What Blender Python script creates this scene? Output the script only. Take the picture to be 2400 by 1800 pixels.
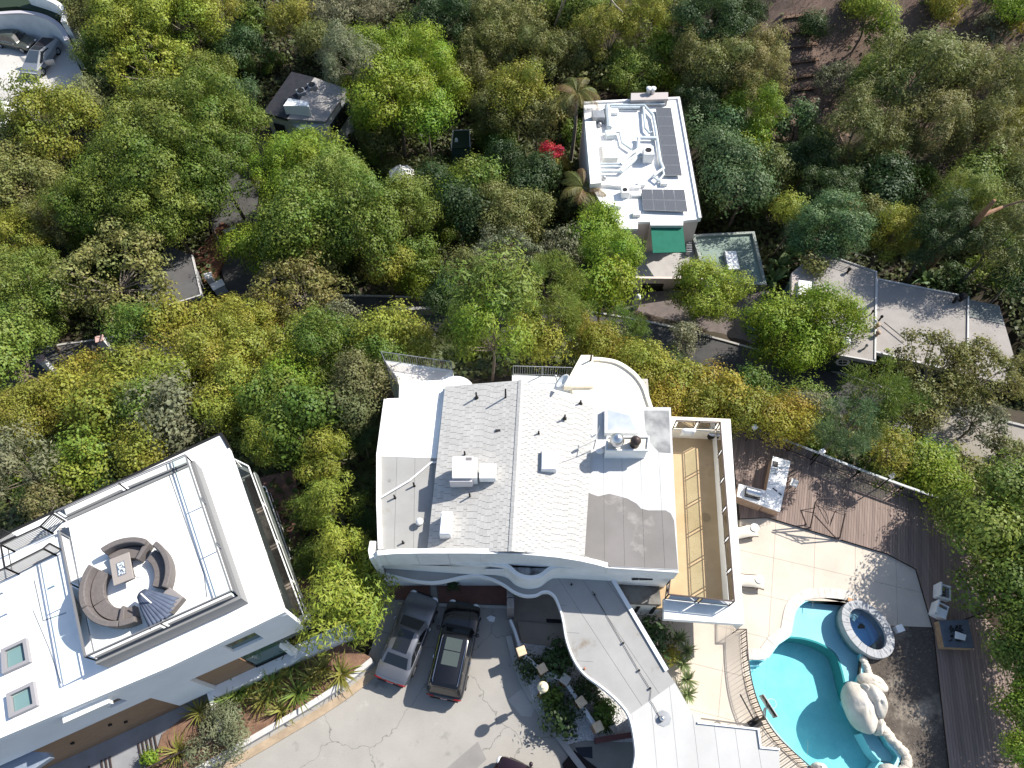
import bpy, bmesh, math, random
import numpy as np
from mathutils import Vector, Matrix
R = math.radians
for _o in list(bpy.data.objects):
    bpy.data.objects.remove(_o)
SC = bpy.context.scene
COL = SC.collection
# ---------------------------------------------------------------- camera
CAMH, TILT, FPX = 40.0, R(30), 1664.0          # metres above the drive, tilt off the vertical, focal length in photo pixels
cam = bpy.data.cameras.new('camera'); cam.sensor_width = 36; cam.lens = FPX/2400*36; cam.clip_end = 2000
camo = bpy.data.objects.new('camera', cam); COL.objects.link(camo)
camo.location = (0, 0, CAMH); camo.rotation_euler = (TILT, 0, 0); SC.camera = camo
# ---------------------------------------------------------------- light
SUN_AZ, SUN_EL = R(29), R(43.5)
W = bpy.data.worlds.new('World'); SC.world = W; W.use_nodes = True
_n = W.node_tree.nodes; _bg = _n['Background']
_sky = _n.new('ShaderNodeTexSky'); _sky.sky_type = 'NISHITA'; _sky.sun_disc = False
_sky.sun_elevation = SUN_EL; _sky.sun_rotation = math.pi/2-SUN_AZ
W.node_tree.links.new(_sky.outputs[0], _bg.inputs[0]); _bg.inputs[1].default_value = 0.12
_s = bpy.data.lights.new('sun', 'SUN'); _s.energy = 4.9; _s.angle = R(0.53); _s.color = (1, .955, .88)
_so = bpy.data.objects.new('sun', _s); COL.objects.link(_so); _so.location = (30, 20, 90)
_so.rotation_euler = Vector((-math.cos(SUN_EL)*math.cos(SUN_AZ), -math.cos(SUN_EL)*math.sin(SUN_AZ), -math.sin(SUN_EL))).to_track_quat('-Z', 'Y').to_euler()
SC.view_settings.view_transform = 'Standard'; SC.view_settings.look = 'None'
SC.view_settings.exposure = 0.68; SC.view_settings.gamma = 1
SC.cycles.max_bounces = 6; SC.cycles.diffuse_bounces = 3; SC.cycles.glossy_bounces = 3
SC.cycles.transparent_max_bounces = 12; SC.cycles.transmission_bounces = 3
SC.cycles.caustics_reflective = False; SC.cycles.caustics_refractive = False
SC.cycles.use_denoising = True
# ---------------------------------------------------------------- picture <-> place
_ct, _st = math.cos(TILT), math.sin(TILT)
def P(px, py, z=0.0):
    """where the line of sight through photo pixel (px,py) meets the level z"""
    u = (px-1200)/FPX; v = (900-py)/FPX
    d = Vector((u, _st+v*_ct, -_ct+v*_st))
    t = (z-CAMH)/d.z
    return Vector((u*t, d.y*t, z))
def PP(pts, z=0.0): return [P(p[0], p[1], p[2] if len(p) > 2 else z) for p in pts]
def ppm(px, py, z):          # photo pixels per metre across the view there
    v = (900-py)/FPX
    return FPX/((z-CAMH)/(-_ct+v*_st))
def on_plane(px, py, A, B, off=0.0):
    """(u,z) on the vertical plane through A,B (shifted off metres to its right) that is seen at this pixel"""
    u = (px-1200)/FPX; v = (900-py)/FPX
    d = Vector((u, _st+v*_ct, -_ct+v*_st)); o = Vector((0, 0, CAMH))
    e = Vector((B.x-A.x, B.y-A.y, 0)).normalized(); n = Vector((e.y, -e.x, 0))
    t = ((A+n*off)-o).dot(n)/d.dot(n); q = o+d*t
    return ((q-A).dot(e), q.z)
class Face:
    """coordinates on a vertical wall: at(u, z, off)"""
    def __init__(s, A, B):
        s.A, s.B = A, B; s.e = Vector((B.x-A.x, B.y-A.y, 0)); s.L = s.e.length; s.e.normalize(); s.n = Vector((s.e.y, -s.e.x, 0))
    def at(s, u, z, off=0.0):
        q = s.A+s.e*u+s.n*off; return Vector((q.x, q.y, z))
    def px(s, px, py, off=0.0): return on_plane(px, py, s.A, s.B, off)
# ---------------------------------------------------------------- mesh building
class MB:
    def __init__(s): s.v = []; s.f = []
    def add(s, vs, fs):
        k = len(s.v); s.v += [Vector(q) for q in vs]; s.f += [[i+k for i in f] for f in fs]; return s
    def slab(s, top, th=None, zb=None):
        """solid below a polygon: by thickness th or down to level zb"""
        n = len(top); top = [Vector(t) for t in top]
        ar = sum(top[i].x*top[(i+1) % n].y-top[(i+1) % n].x*top[i].y for i in range(n))
        if ar < 0: top = top[::-1]
        bot = [Vector((t.x, t.y, (t.z-th) if zb is None else zb)) for t in top]
        fs = [list(range(n)), list(range(2*n-1, n-1, -1))]+[[(i+1) % n, i, n+i, n+(i+1) % n] for i in range(n)]
        return s.add(top+bot, fs)
    def box(s, c, size, rz=0.0, M=None):
        x, y, z = size[0]/2, size[1]/2, size[2]/2
        vs = [Vector((a*x, b*y, d*z)) for d in (-1, 1) for b in (-1, 1) for a in (-1, 1)]
        m = M if M is not None else Matrix.Rotation(rz, 3, 'Z')
        return s.add([Vector(c)+m@q for q in vs], [[0, 2, 3, 1], [4, 5, 7, 6], [0, 1, 5, 4], [2, 6, 7, 3], [0, 4, 6, 2], [1, 3, 7, 5]])
    def bar(s, a, b, w, h=None):
        """square bar from a to b"""
        a, b = Vector(a), Vector(b); d = b-a; L = d.length
        if L < 1e-6: return s
        h = w if h is None else h
        z = d/L; up = Vector((0, 0, 1)) if abs(z.z) < .95 else Vector((0, 1, 0))
        x = z.cross(up).normalized(); y = x.cross(z).normalized()
        M = Matrix((x, y, z)).transposed()
        return s.box((a+b)/2, (w, h, L), M=M)
    def tube(s, pts, r, n=8, cap=True):
        pts = [Vector(p) for p in pts]; m = len(pts); rs = r if isinstance(r, (list, tuple)) else [r]*m
        k = len(s.v); prev = None
        for i in range(m):
            t = (pts[min(i+1, m-1)]-pts[max(i-1, 0)]).normalized()
            if prev is None:
                up = Vector((0, 0, 1)) if abs(t.z) < .9 else Vector((1, 0, 0)); a = t.cross(up).normalized()
            else:
                a = (prev-t*prev.dot(t)); a = a.normalized() if a.length > 1e-6 else t.orthogonal().normalized()
            prev = a; b = t.cross(a)
            for j in range(n):
                an = 2*math.pi*j/n; s.v.append(pts[i]+(a*math.cos(an)+b*math.sin(an))*rs[i])
        for i in range(m-1):
            for j in range(n):
                s.f.append([k+i*n+j, k+i*n+(j+1) % n, k+(i+1)*n+(j+1) % n, k+(i+1)*n+j])
        if cap: s.f.append([k+j for j in range(n)][::-1]); s.f.append([k+(m-1)*n+j for j in range(n)])
        return s
    def lathe(s, c, prof, n=16, sx=1.0, sy=1.0, rz=0.0):
        c = Vector(c); k = len(s.v); m = len(prof); cr, sr = math.cos(rz), math.sin(rz)
        for r, z in prof:
            for j in range(n):
                an = 2*math.pi*j/n; x, y = r*math.cos(an)*sx, r*math.sin(an)*sy
                s.v.append(c+Vector((x*cr-y*sr, x*sr+y*cr, z)))
        for i in range(m-1):
            for j in range(n):
                s.f.append([k+i*n+j, k+i*n+(j+1) % n, k+(i+1)*n+(j+1) % n, k+(i+1)*n+j])
        s.f.append([k+j for j in range(n)][::-1]); s.f.append([k+(m-1)*n+j for j in range(n)])
        return s
    def wall(s, path, th, zb, closed=False, side=0.0):
        """upright wall along path (z of each point = top), th thick (side: -1..1 shifts it), down to zb"""
        path = [Vector(p) for p in path]; n = len(path); L, Rr = [], []
        for i in range(n):
            a = path[(i-1) % n] if (closed or i > 0) else None; b = path[(i+1) % n] if (closed or i < n-1) else None
            ds = []
            if a is not None: ds.append(Vector((path[i].x-a.x, path[i].y-a.y)).normalized())
            if b is not None: ds.append(Vector((b.x-path[i].x, b.y-path[i].y)).normalized())
            ns = [Vector((-d.y, d.x)) for d in ds]; nn = ns[0] if len(ns) == 1 else (ns[0]+ns[1]).normalized()
            k = 1.0 if len(ns) == 1 else min(2.0, 1/max(.35, nn.dot(ns[0])))
            L.append(path[i]+Vector((nn.x, nn.y, 0))*(th/2*(1+side)*k)); Rr.append(path[i]-Vector((nn.x, nn.y, 0))*(th/2*(1-side)*k))
        k0 = len(s.v)
        zbs = zb if isinstance(zb, (list, tuple)) else [zb]*n
        for i in range(n):
            s.v += [L[i], Rr[i], Vector((Rr[i].x, Rr[i].y, zbs[i])), Vector((L[i].x, L[i].y, zbs[i]))]
        m = n if closed else n-1
        for i in range(m):
            a, b = k0+4*i, k0+4*((i+1) % n)
            s.f += [[a, a+1, b+1, b], [a+1, a+2, b+2, b+1], [a+2, a+3, b+3, b+2], [a+3, a, b, b+3]]
        if not closed:
            a = k0; s.f.append([a+3, a+2, a+1, a]); a = k0+4*(n-1); s.f.append([a, a+1, a+2, a+3])
        return s
    def quad(s, a, b, c, d): return s.add([a, b, c, d], [[0, 1, 2, 3]])
    def ell(s, c, r, n=16, m=10, noise=0.0, seed=0, M=None):
        """lumpy ellipsoid"""
        rnd = random.Random(seed); k = len(s.v); c = Vector(c)
        ph = [rnd.uniform(0, 6.28) for _ in range(6)]
        def rad(a, b): return 1+noise*(math.sin(2*a+ph[0])*math.cos(b*2+ph[1])+.6*math.sin(3*a+ph[2]+b*3)+.4*math.sin(5*a+ph[3])*math.sin(4*b+ph[4]))
        def pt(a, b):
            q = Vector((math.cos(a)*math.cos(b)*r[0], math.sin(a)*math.cos(b)*r[1], math.sin(b)*r[2]))*rad(a, b)
            return c+(M@q if M is not None else q)
        s.v.append(c+(M@Vector((0, 0, -r[2])) if M is not None else Vector((0, 0, -r[2]))))
        for i in range(1, m):
            for j in range(n): s.v.append(pt(2*math.pi*j/n, -math.pi/2+math.pi*i/m))
        s.v.append(c+(M@Vector((0, 0, r[2])) if M is not None else Vector((0, 0, r[2]))))
        for j in range(n):
            s.f.append([k, k+1+(j+1) % n, k+1+j]); t = k+1+(m-2)*n; s.f.append([t+j, t+(j+1) % n, k+1+(m-1)*n])
        for i in range(m-2):
            for j in range(n): a = k+1+i*n; s.f.append([a+j, a+(j+1) % n, a+n+(j+1) % n, a+n+j])
        return s
    def mesh(s, name, org, smooth=False):
        me = bpy.data.meshes.new(name); me.from_pydata([tuple(q-org) for q in s.v], [], s.f); me.update()
        if smooth:
            me.polygons.foreach_set('use_smooth', [True]*len(me.polygons))
            if smooth == 'auto': me.set_sharp_from_angle(angle=R(38))
        return me
ORG = {}
def tag(o, label=None, cat=None, group=None, kind=None):
    if label: o['label'] = label
    if cat: o['category'] = cat
    if group: o['group'] = group
    if kind: o['kind'] = kind
    return o
def thing(name, label, cat, loc, group=None):
    o = bpy.data.objects.new(name, None); COL.objects.link(o); o.location = loc; o.empty_display_size = .3
    ORG[o] = Vector(loc); return tag(o, label, cat, group)
def obj(name, mb, mat, parent=None, smooth=False, label=None, kind=None, org=None):
    g = ORG[parent] if parent is not None else (Vector(org) if org is not None else
        Vector((sum(q.x for q in mb.v)/len(mb.v), sum(q.y for q in mb.v)/len(mb.v), min(q.z for q in mb.v))))
    o = bpy.data.objects.new(name, mb.mesh(name, g, smooth)); COL.objects.link(o)
    if mat is not None: o.data.materials.append(mat)
    if parent is not None: o.parent = parent
    else: o.location = g
    ORG[o] = g
    return tag(o, label, None, None, kind)
def solo(name, mb, mat, label, cat, group=None, smooth=False):
    return tag(obj(name, mb, mat, None, smooth), label, cat, group)
def struct(name, mb, mat, smooth=False, label=None): return tag(obj(name, mb, mat, None, smooth), label, None, None, 'structure')
def bevel(o, w=.02, seg=2):
    m = o.modifiers.new('bevel', 'BEVEL'); m.width = w; m.segments = seg; m.limit_method = 'ANGLE'; m.angle_limit = R(35); return o
def copy_part(o, parent, delta):
    """a second piece that shares the first one's mesh, moved by delta"""
    c = o.copy(); COL.objects.link(c); c.parent = parent; c.location = o.location+Vector(delta); ORG[c] = ORG.get(parent, Vector((0, 0, 0))); return c
# ---- polygons
def clip_half(poly, p, n):
    """part of polygon on the side where (q-p).n >= 0 (x,y only; z carried along)"""
    out = []; m = len(poly)
    for i in range(m):
        a, b = poly[i], poly[(i+1) % m]
        da = (a.x-p.x)*n.x+(a.y-p.y)*n.y; db = (b.x-p.x)*n.x+(b.y-p.y)*n.y
        if da >= 0: out.append(a.copy())
        if (da >= 0) != (db >= 0): out.append(a.lerp(b, da/(da-db)))
    return out
def area(poly): return abs(sum(poly[i].x*poly[(i+1) % len(poly)].y-poly[(i+1) % len(poly)].x*poly[i].y for i in range(len(poly))))/2
def strips(poly, d, width, gap=.015, start=None, n=Vector((0, 0, 0))):
    """cut a polygon into strips running along d, width apart"""
    d = Vector((d.x, d.y, 0)).normalized(); nn = Vector((-d.y, d.x, 0))
    ts = [q.dot(nn) for q in poly]; t = min(ts) if start is None else start
    while t > min(ts): t -= width
    out = []
    while t < max(ts):
        a = clip_half(poly, nn*(t+gap/2), nn)
        if len(a) > 2:
            b = clip_half(a, nn*(t+width-gap/2), -nn)
            if len(b) > 2 and area(b) > .004: out.append(b)
        t += width
    return out
def inside(poly, x, y):
    c = False; n = len(poly); j = n-1
    for i in range(n):
        a, b = poly[i], poly[j]
        if (a.y > y) != (b.y > y) and x < (b.x-a.x)*(y-a.y)/(b.y-a.y)+a.x: c = not c
        j = i
    return c
def smooth_path(pts, k=4, closed=False):
    """Catmull-Rom through points"""
    pts = [Vector(p) for p in pts]; n = len(pts); out = []
    m = n if closed else n-1
    for i in range(m):
        if closed: a, b, c, d = pts[(i-1) % n], pts[i], pts[(i+1) % n], pts[(i+2) % n]
        else: a, b, c, d = pts[max(i-1, 0)], pts[i], pts[i+1], pts[min(i+2, n-1)]
        for j in range(k):
            t = j/k; out.append(.5*((2*b)+(c-a)*t+(2*a-5*b+4*c-d)*t*t+(3*b-a-3*c+d)*t**3))
    if not closed: out.append(pts[-1])
    return out
# ---------------------------------------------------------------- materials
MATS = {}
def mat(name, col, rough=.7, col2=None, scale=2.0, detail=6, contrast=(.35, .65), metal=0.0, bump=0.0, bscale=None, spec=.3, grain=0.0, gscale=30.0, stretch=None, spots=None):
    """procedural material: base colour, a second colour in cloudy patches, fine grain, relief; spots=(colour, scale, lo, hi) for stains"""
    if name in MATS: return MATS[name]
    m = bpy.data.materials.new(name); m.use_nodes = True; nt = m.node_tree; N, L = nt.nodes, nt.links
    b = N['Principled BSDF']; b.inputs['Roughness'].default_value = rough; b.inputs['Metallic'].default_value = metal
    b.inputs['Specular IOR Level'].default_value = spec
    c4 = (*col, 1); b.inputs['Base Color'].default_value = c4
    geo = N.new('ShaderNodeNewGeometry'); pos = geo.outputs['Position']
    if stretch:
        mp = N.new('ShaderNodeMapping'); L.new(pos, mp.inputs[0]); mp.inputs['Rotation'].default_value = (0, 0, stretch[1]); mp.inputs['Scale'].default_value = stretch[0]; pos = mp.outputs[0]
    cur = None
    def noise(sc, de=6, r=.6):
        t = N.new('ShaderNodeTexNoise'); t.inputs['Scale'].default_value = sc; t.inputs['Detail'].default_value = de; t.inputs['Roughness'].default_value = r
        L.new(pos, t.inputs['Vector']); return t.outputs['Fac']
    def ramp(fac, lo, hi):
        r = N.new('ShaderNodeMapRange'); r.inputs[1].default_value = lo; r.inputs[2].default_value = hi; L.new(fac, r.inputs[0]); return r.outputs[0]
    def mix(fac, a, bcol, mode='MIX'):
        x = N.new('ShaderNodeMix'); x.data_type = 'RGBA'; x.blend_type = mode
        L.new(fac, x.inputs[0]) if not isinstance(fac, float) else setattr(x.inputs[0], 'default_value', fac)
        for s_, q in ((6, a), (7, bcol)):
            if isinstance(q, tuple): x.inputs[s_].default_value = q
            else: L.new(q, x.inputs[s_])
        return x.outputs[2]
    if col2: cur = mix(ramp(noise(scale, detail), *contrast), c4, (*col2, 1))
    if spots:
        sl = spots if isinstance(spots, list) else [spots]
        for sp in sl: cur = mix(ramp(noise(sp[1], 5, .65), sp[2], sp[3]), cur if cur is not None else c4, (*sp[0], 1))
    if grain:
        g = ramp(noise(gscale, 3, .7), .25, .75); mm = N.new('ShaderNodeMath'); mm.operation = 'MULTIPLY_ADD'; L.new(g, mm.inputs[0])
        mm.inputs[1].default_value = grain*2; mm.inputs[2].default_value = 1-grain
        cb = N.new('ShaderNodeCombineColor'); [L.new(mm.outputs[0], cb.inputs[i]) for i in range(3)]
        cur = mix(1.0, cur if cur is not None else c4, cb.outputs[0], 'MULTIPLY')
    if cur is not None: L.new(cur, b.inputs['Base Color'])
    if bump:
        bp = N.new('ShaderNodeBump'); bp.inputs['Strength'].default_value = bump; bp.inputs['Distance'].default_value = .03
        L.new(noise(bscale or 12, 6, .65), bp.inputs['Height']); L.new(bp.outputs[0], b.inputs['Normal'])
    MATS[name] = m; return m
def glass(name, tint=(.75, .9, .85), refl=.12, rough=.02, wave=0.0):
    """thin clear sheet: tinted see-through plus mirror by viewing angle"""
    if name in MATS: return MATS[name]
    m = bpy.data.materials.new(name); m.use_nodes = True; nt = m.node_tree; N, L = nt.nodes, nt.links
    for q in list(N):
        if q.type != 'OUTPUT_MATERIAL': N.remove(q)
    out = [q for q in N if q.type == 'OUTPUT_MATERIAL'][0]
    tr = N.new('ShaderNodeBsdfTransparent'); tr.inputs[0].default_value = (*tint, 1)
    gl = N.new('ShaderNodeBsdfGlossy'); gl.inputs['Roughness'].default_value = rough
    fr = N.new('ShaderNodeFresnel'); fr.inputs[0].default_value = 1.0+refl*4
    mx = N.new('ShaderNodeMixShader'); L.new(fr.outputs[0], mx.inputs[0]); L.new(tr.outputs[0], mx.inputs[1]); L.new(gl.outputs[0], mx.inputs[2]); L.new(mx.outputs[0], out.inputs[0])
    if wave:
        t = N.new('ShaderNodeTexNoise'); t.inputs['Scale'].default_value = 3.2; t.inputs['Detail'].default_value = 4; t.inputs['Distortion'].default_value = .6
        ge = N.new('ShaderNodeNewGeometry'); L.new(ge.outputs['Position'], t.inputs['Vector'])
        bp = N.new('ShaderNodeBump'); bp.inputs['Strength'].default_value = wave; bp.inputs['Distance'].default_value = .05
        L.new(t.outputs['Fac'], bp.inputs['Height']); L.new(bp.outputs[0], gl.inputs['Normal']); L.new(bp.outputs[0], fr.inputs['Normal'])
    MATS[name] = m; return m
white = mat('white stucco', (.80, .80, .78), .8, (.70, .70, .67), .9, grain=.03, bump=.1, bscale=25)
whiter = mat('white roof coating', (.84, .84, .82), .75, (.72, .72, .70), .5, contrast=(.45, .75), grain=.02, spots=[((.50, .49, .47), .5, .62, .76), ((.22, .215, .21), .8, .71, .79)])
cream = mat('stained cream stucco', (.80, .74, .62), .85, (.74, .62, .45), .8, contrast=(.5, .7), grain=.03, spots=((.42, .33, .23), .7, .66, .8))
greyroof = mat('grey roofing membrane', (.42, .415, .40), .8, (.35, .345, .33), .6, grain=.05, spots=[((.24, .235, .22), .9, .62, .8), ((.52, .51, .48), .35, .6, .75)])
paleroof = mat('pale roofing membrane', (.33, .325, .31), .8, (.28, .275, .26), .5, grain=.05, spots=[((.27, .25, .21), .7, .60, .75), ((.13, .125, .12), 1.1, .68, .78)])
silver = mat('silver roof coating', (.55, .55, .54), .75, (.47, .47, .46), .45, grain=.04, spots=((.30, .30, .29), .5, .68, .82))
brownroof = mat('brown roof coating', (.215, .20, .187), .85, (.18, .168, .156), .5, grain=.06, spots=((.32, .30, .275), .6, .6, .75))
seam = mat('dark roof seam', (.12, .12, .12), .9)
tan = mat('tan balcony floor', (.47, .345, .205), .8, (.37, .26, .14), .6, contrast=(.35, .7), grain=.06, spots=((.20, .14, .08), .45, .58, .78))
concrete = mat('beige pool deck concrete', (.56, .49, .41), .85, (.48, .42, .35), .4, grain=.05, gscale=18, spots=((.42, .37, .31), 1.3, .62, .8))
concrete2 = mat('grey concrete', (.44, .42, .39), .9, (.36, .345, .32), .6, grain=.06, spots=((.25, .24, .22), 1.1, .62, .8))
palecon = mat('pale concrete drive', (.53, .505, .47), .9, (.46, .44, .41), .35, grain=.06)
asphalt = mat('worn pale asphalt', (.345, .325, .295), .95, (.29, .275, .25), .45, contrast=(.35, .7), grain=.16, gscale=26, bump=.25, bscale=60, spots=[((.19, .182, .17), .32, .60, .68), ((.10, .098, .095), 2.2, .70, .76), ((.40, .38, .35), 1.1, .64, .76)])
patchm = mat('asphalt patch', (.25, .235, .22), .95, (.21, .2, .19), 1.2, grain=.1)
road = mat('road asphalt', (.085, .082, .08), .95, (.06, .058, .057), .7, grain=.15, gscale=20, spots=((.13, .12, .11), .5, .6, .8))
roadp = mat('pale road concrete', (.34, .31, .27), .95, (.28, .255, .22), .5, grain=.1)
deckm = mat('weathered brown deck boards', (.235, .175, .148), .75, (.19, .138, .115), 1.5, grain=.18, gscale=3.0, stretch=((6.0, .35, 1), R(0)))
darkmetal = mat('dark metal', (.025, .024, .024), .5, metal=.3)
bronze = mat('brown metal', (.07, .05, .045), .5, metal=.3)
greymetal = mat('grey metal', (.35, .36, .37), .45, metal=.5, col2=(.28, .29, .3), scale=2)
steel = mat('stainless steel', (.62, .62, .63), .28, metal=.9)
galv = mat('painted duct metal', (.55, .60, .62), .5, (.48, .53, .55), 2, metal=.1)
whitemetal = mat('white metal', (.78, .78, .77), .45, (.7, .7, .69), 2)
black = mat('black', (.008, .008, .009), .6)
clear = glass('clear railing glass', (.88, .95, .93), .055)
green_glass = glass('green glass', (.55, .78, .72), .14)
window = mat('dark window glass', (.02, .03, .035), .06, spec=.6)
windowb = mat('blue skylight glass', (.16, .26, .26), .1, spec=.5)
frost = mat('frosted skylight dome', (.72, .75, .77), .18, (.6, .64, .68), 1.5, spec=.5)
soil = mat('brown soil', (.16, .10, .07), .95, (.10, .065, .045), 1.4, grain=.3, gscale=14, bump=.6, bscale=9)
mulch = mat('dark soil', (.085, .07, .058), .95, (.26, .22, .175), .42, contrast=(.52, .66), grain=.35, gscale=9, bump=.6, bscale=10)
brick = mat('orange brick', (.50, .30, .17), .85, (.40, .23, .13), 4, grain=.1)
darkbrick = mat('dark red brick', (.10, .05, .04), .9, (.13, .075, .06), 5, grain=.1)
stone = mat('pale stone', (.60, .56, .50), .85, (.50, .46, .41), 2, grain=.08, bump=.3, bscale=8)
boulder = mat('cream boulder', (.62, .58, .51), .85, (.48, .43, .36), 1.2, grain=.1, bump=.9, bscale=7, spots=((.30, .27, .22), 1.6, .66, .78))
wood = mat('brown wood siding', (.30, .19, .115), .6, (.24, .15, .09), 1.2, grain=.1, gscale=4, stretch=((.4, 5, 5), 0))
wicker = mat('grey brown wicker', (.150, .132, .126), .8, (.12, .105, .10), 9, grain=.25, gscale=40)
navy = mat('slate blue canvas', (.095, .115, .165), .85, (.075, .09, .13), 3, grain=.06)
darkcush = mat('dark cushion', (.035, .032, .042), .9)
terracotta = mat('terracotta', (.42, .16, .09), .8)
# ================================================================ terrain and roads
CTRL = [  # photo pixel and level of the ground there
 (0,1500,0),(300,1200,-.6),(515,1080,-.8),(560,1250,-.3),(700,1300,-.3),(800,1150,-1.0),(880,1000,-1.2),(760,1000,-3.2),(640,960,-5.5),
 (900,1450,0),(1100,1700,0),(700,1600,.1),(1300,1600,.1),(1200,1900,0),(600,1900,0),(1600,1600,0),(1900,1400,0),(2100,1500,0),(2300,1600,0),(2400,1300,-.3),(2200,1250,-.3),(1700,1200,-.2),
 (1200,900,-1.5),(900,860,-2.0),(1500,900,-1.5),(1720,1000,-1.0),(2000,1100,-1.0),(2150,1165,-1.0),(2300,1170,-2.5),(2400,1180,-2),
 (1250,830,-4.0),(1550,860,-4.5),(1700,905,-6.0),(1950,1010,-5.0),
 (2400,1090,-6.0),(2200,1035,-7.0),(2060,965,-8.0),(1900,900,-9),(1720,840,-10),(1600,790,-10.6),(1500,755,-11),(1000,745,-13),(850,735,-13.3),(600,760,-14),(400,830,-14),(150,860,-14),(0,900,-14),(-200,960,-14),
 (100,1000,-10),(300,1000,-8.5),(480,960,-7.5),(0,1160,-6.5),(-150,1240,-6),(700,880,-9.5),(850,850,-7.5),(1050,830,-7),(1000,800,-9.5),(1200,790,-9),(1400,790,-8.6),
 (1600,700,-13),(1450,600,-13.2),(1750,640,-12.5),(1950,830,-10),(2100,850,-9.8),(2300,880,-9.2),(2400,850,-8.8),(1900,620,-11),(2300,640,-10.5),
 (1450,250,-13.5),(1250,450,-14),(1000,400,-14.5),(950,500,-14.5),(700,300,-14.5),(550,500,-14.5),(480,620,-14.3),(300,500,-14),(0,600,-13),(80,120,-12),(0,260,-12.5),(250,150,-13),(450,300,-14.5),
 (700,60,-13.5),(1000,100,-14),(1200,100,-13),(1400,60,-11.5),(1000,-100,-9),(400,-100,-10),(0,-100,-9),(1600,100,-11.5),(1850,260,-11.5),(1880,100,-9.0),(1900,-60,-5.5),
 (2200,300,-12),(2100,450,-13),(2400,400,-10.5),(2250,120,-8.5),(2400,-50,-4),(2500,200,-7),(2000,550,-12.2),(1750,450,-13)]
_c = np.array([tuple(P(*q)) for q in CTRL]); _X = _c[:, :2]; _Z = _c[:, 2]
def _tps(r2): return np.where(r2 > 1e-9, r2*np.log(np.maximum(r2, 1e-9)), 0)
_n = len(_X); _K = _tps(((_X[:, None]-_X[None])**2).sum(-1))+np.eye(_n)*40.0
_A = np.zeros((_n+3, _n+3)); _A[:_n, :_n] = _K; _A[:_n, _n] = 1
_A[:_n, _n+1:] = _X; _A[_n, :_n] = 1; _A[_n+1:, :_n] = _X.T
_W = np.linalg.solve(_A, np.concatenate([_Z, np.zeros(3)]))
_LO, _HI = _X.min(0), _X.max(0)
def terr_np(xy):
    q = np.clip(xy, _LO-4, _HI+4)
    k = _tps(((q[:, None]-_X[None])**2).sum(-1)); z = k@_W[:_n]+_W[_n]+q@_W[_n+1:]
    return np.clip(z, -17, 1.0)
def terr(x, y): return float(terr_np(np.array([[x, y]]))[0])
def ground_px(px, py, h=0.0):
    """place seen at this pixel at height h above the terrain"""
    z = -8.0+h
    for _ in range(40):
        q = P(px, py, z); z += .5*(terr(q.x, q.y)+h-z)
    return P(px, py, z)
FLAT = []      # (polygon, level): ground is pressed below these
drive_px = smooth_path([Vector((x, y, 0)) for x, y in [(895,1340),(890,1425),(870,1520),(845,1560),(800,1600),(720,1660),(600,1725),(480,1800),(420,1840)]], 3)
DRIVE = [P(q.x, q.y, 0) for q in drive_px]+PP([(420,1980),(1000,1980),(1560,1980),(1560,1700),(1560,1340)])
DECKZ = .10
POOLDECK = PP([(1480,1400),(1600,1380),(1735,1200),(1790,1196),(2080,1290),(2148,1330),(2185,1470),(2160,1464),(2083,1463),(2060,1560),(2085,1600),(2160,1800),(2170,1980),(1500,1980)], DECKZ)
YARD = PP([(1700,1000),(1760,1010),(2195,1180),(2300,1450),(2420,1560),(2500,1980),(1480,1980),(1480,1400),(1690,1380)], DECKZ-.05)
MAINFP = PP([(905,850),(1400,850),(1720,985),(1745,1460),(1560,1480),(1440,1350),(900,1345),(885,1080)], 0)
LEFTFP = PP([(518,1040),(540,1060),(720,1470),(420,1640),(150,1790),(-250,1990),(-250,1370)], 0)
FLAT += [(DRIVE, -.02), (YARD, -.02), (MAINFP, -1.5), (LEFTFP, -.6)]
FLAT += [(PP([(540,1660),(420,1820),(330,1900),(-250,2200),(-250,1800),(150,1700)], 0), -.25)]
def road_strip(pts, width):
    c = smooth_path([P(*q) for q in pts], 6); L, Rr = [], []
    for i, q in enumerate(c):
        t = (c[min(i+1, len(c)-1)]-c[max(i-1, 0)]); t = Vector((-t.y, t.x, 0)).normalized()
        L.append(q+t*width/2); Rr.append(q-t*width/2)
    return c, L, Rr
RC, RL, RR_ = road_strip([(2560,1120,-5.6),(2400,1075,-6.0),(2250,1035,-6.8),(2120,995,-7.6),(2000,955,-8.4),(1900,922,-9.0),(1780,888,-9.7),(1650,850,-10.4),(1500,812,-11.2),(1350,786,-12),(1200,768,-12.5),(1000,756,-13),(850,750,-13.4),(700,752,-13.8),(560,775,-14),(400,815,-14.1),(250,850,-14.1),(120,870,-14.1),(-50,905,-14.1),(-250,960,-14)], 5.4)
LANE, LL, LR = road_strip([(640,745,-13.95),(600,690,-14.1),(575,620,-14.3),(555,560,-14.4),(550,500,-14.5),(560,440,-14.5),(585,380,-14.5),(600,330,-14.5)], 4.6)
BRICKDRV = PP([(1480,690),(1790,700),(1790,740),(1770,800),(1745,862),(1640,828),(1560,803),(1480,786),(1430,760)], -12.3)
def brz(q): return -12.4+2.2*max(0, min(1, (q.x-9.0)/13.0))
UPDRIVE = PP([(-160,60),(120,70),(158,92),(182,150),(208,205),(90,240),(-160,260)], -12)
_rp = [Vector((q.x, q.y, 0)) for q in RL]+[Vector((q.x, q.y, 0)) for q in RR_[::-1]]
_lp = [Vector((q.x, q.y, 0)) for q in LL]+[Vector((q.x, q.y, 0)) for q in LR[::-1]]
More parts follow.
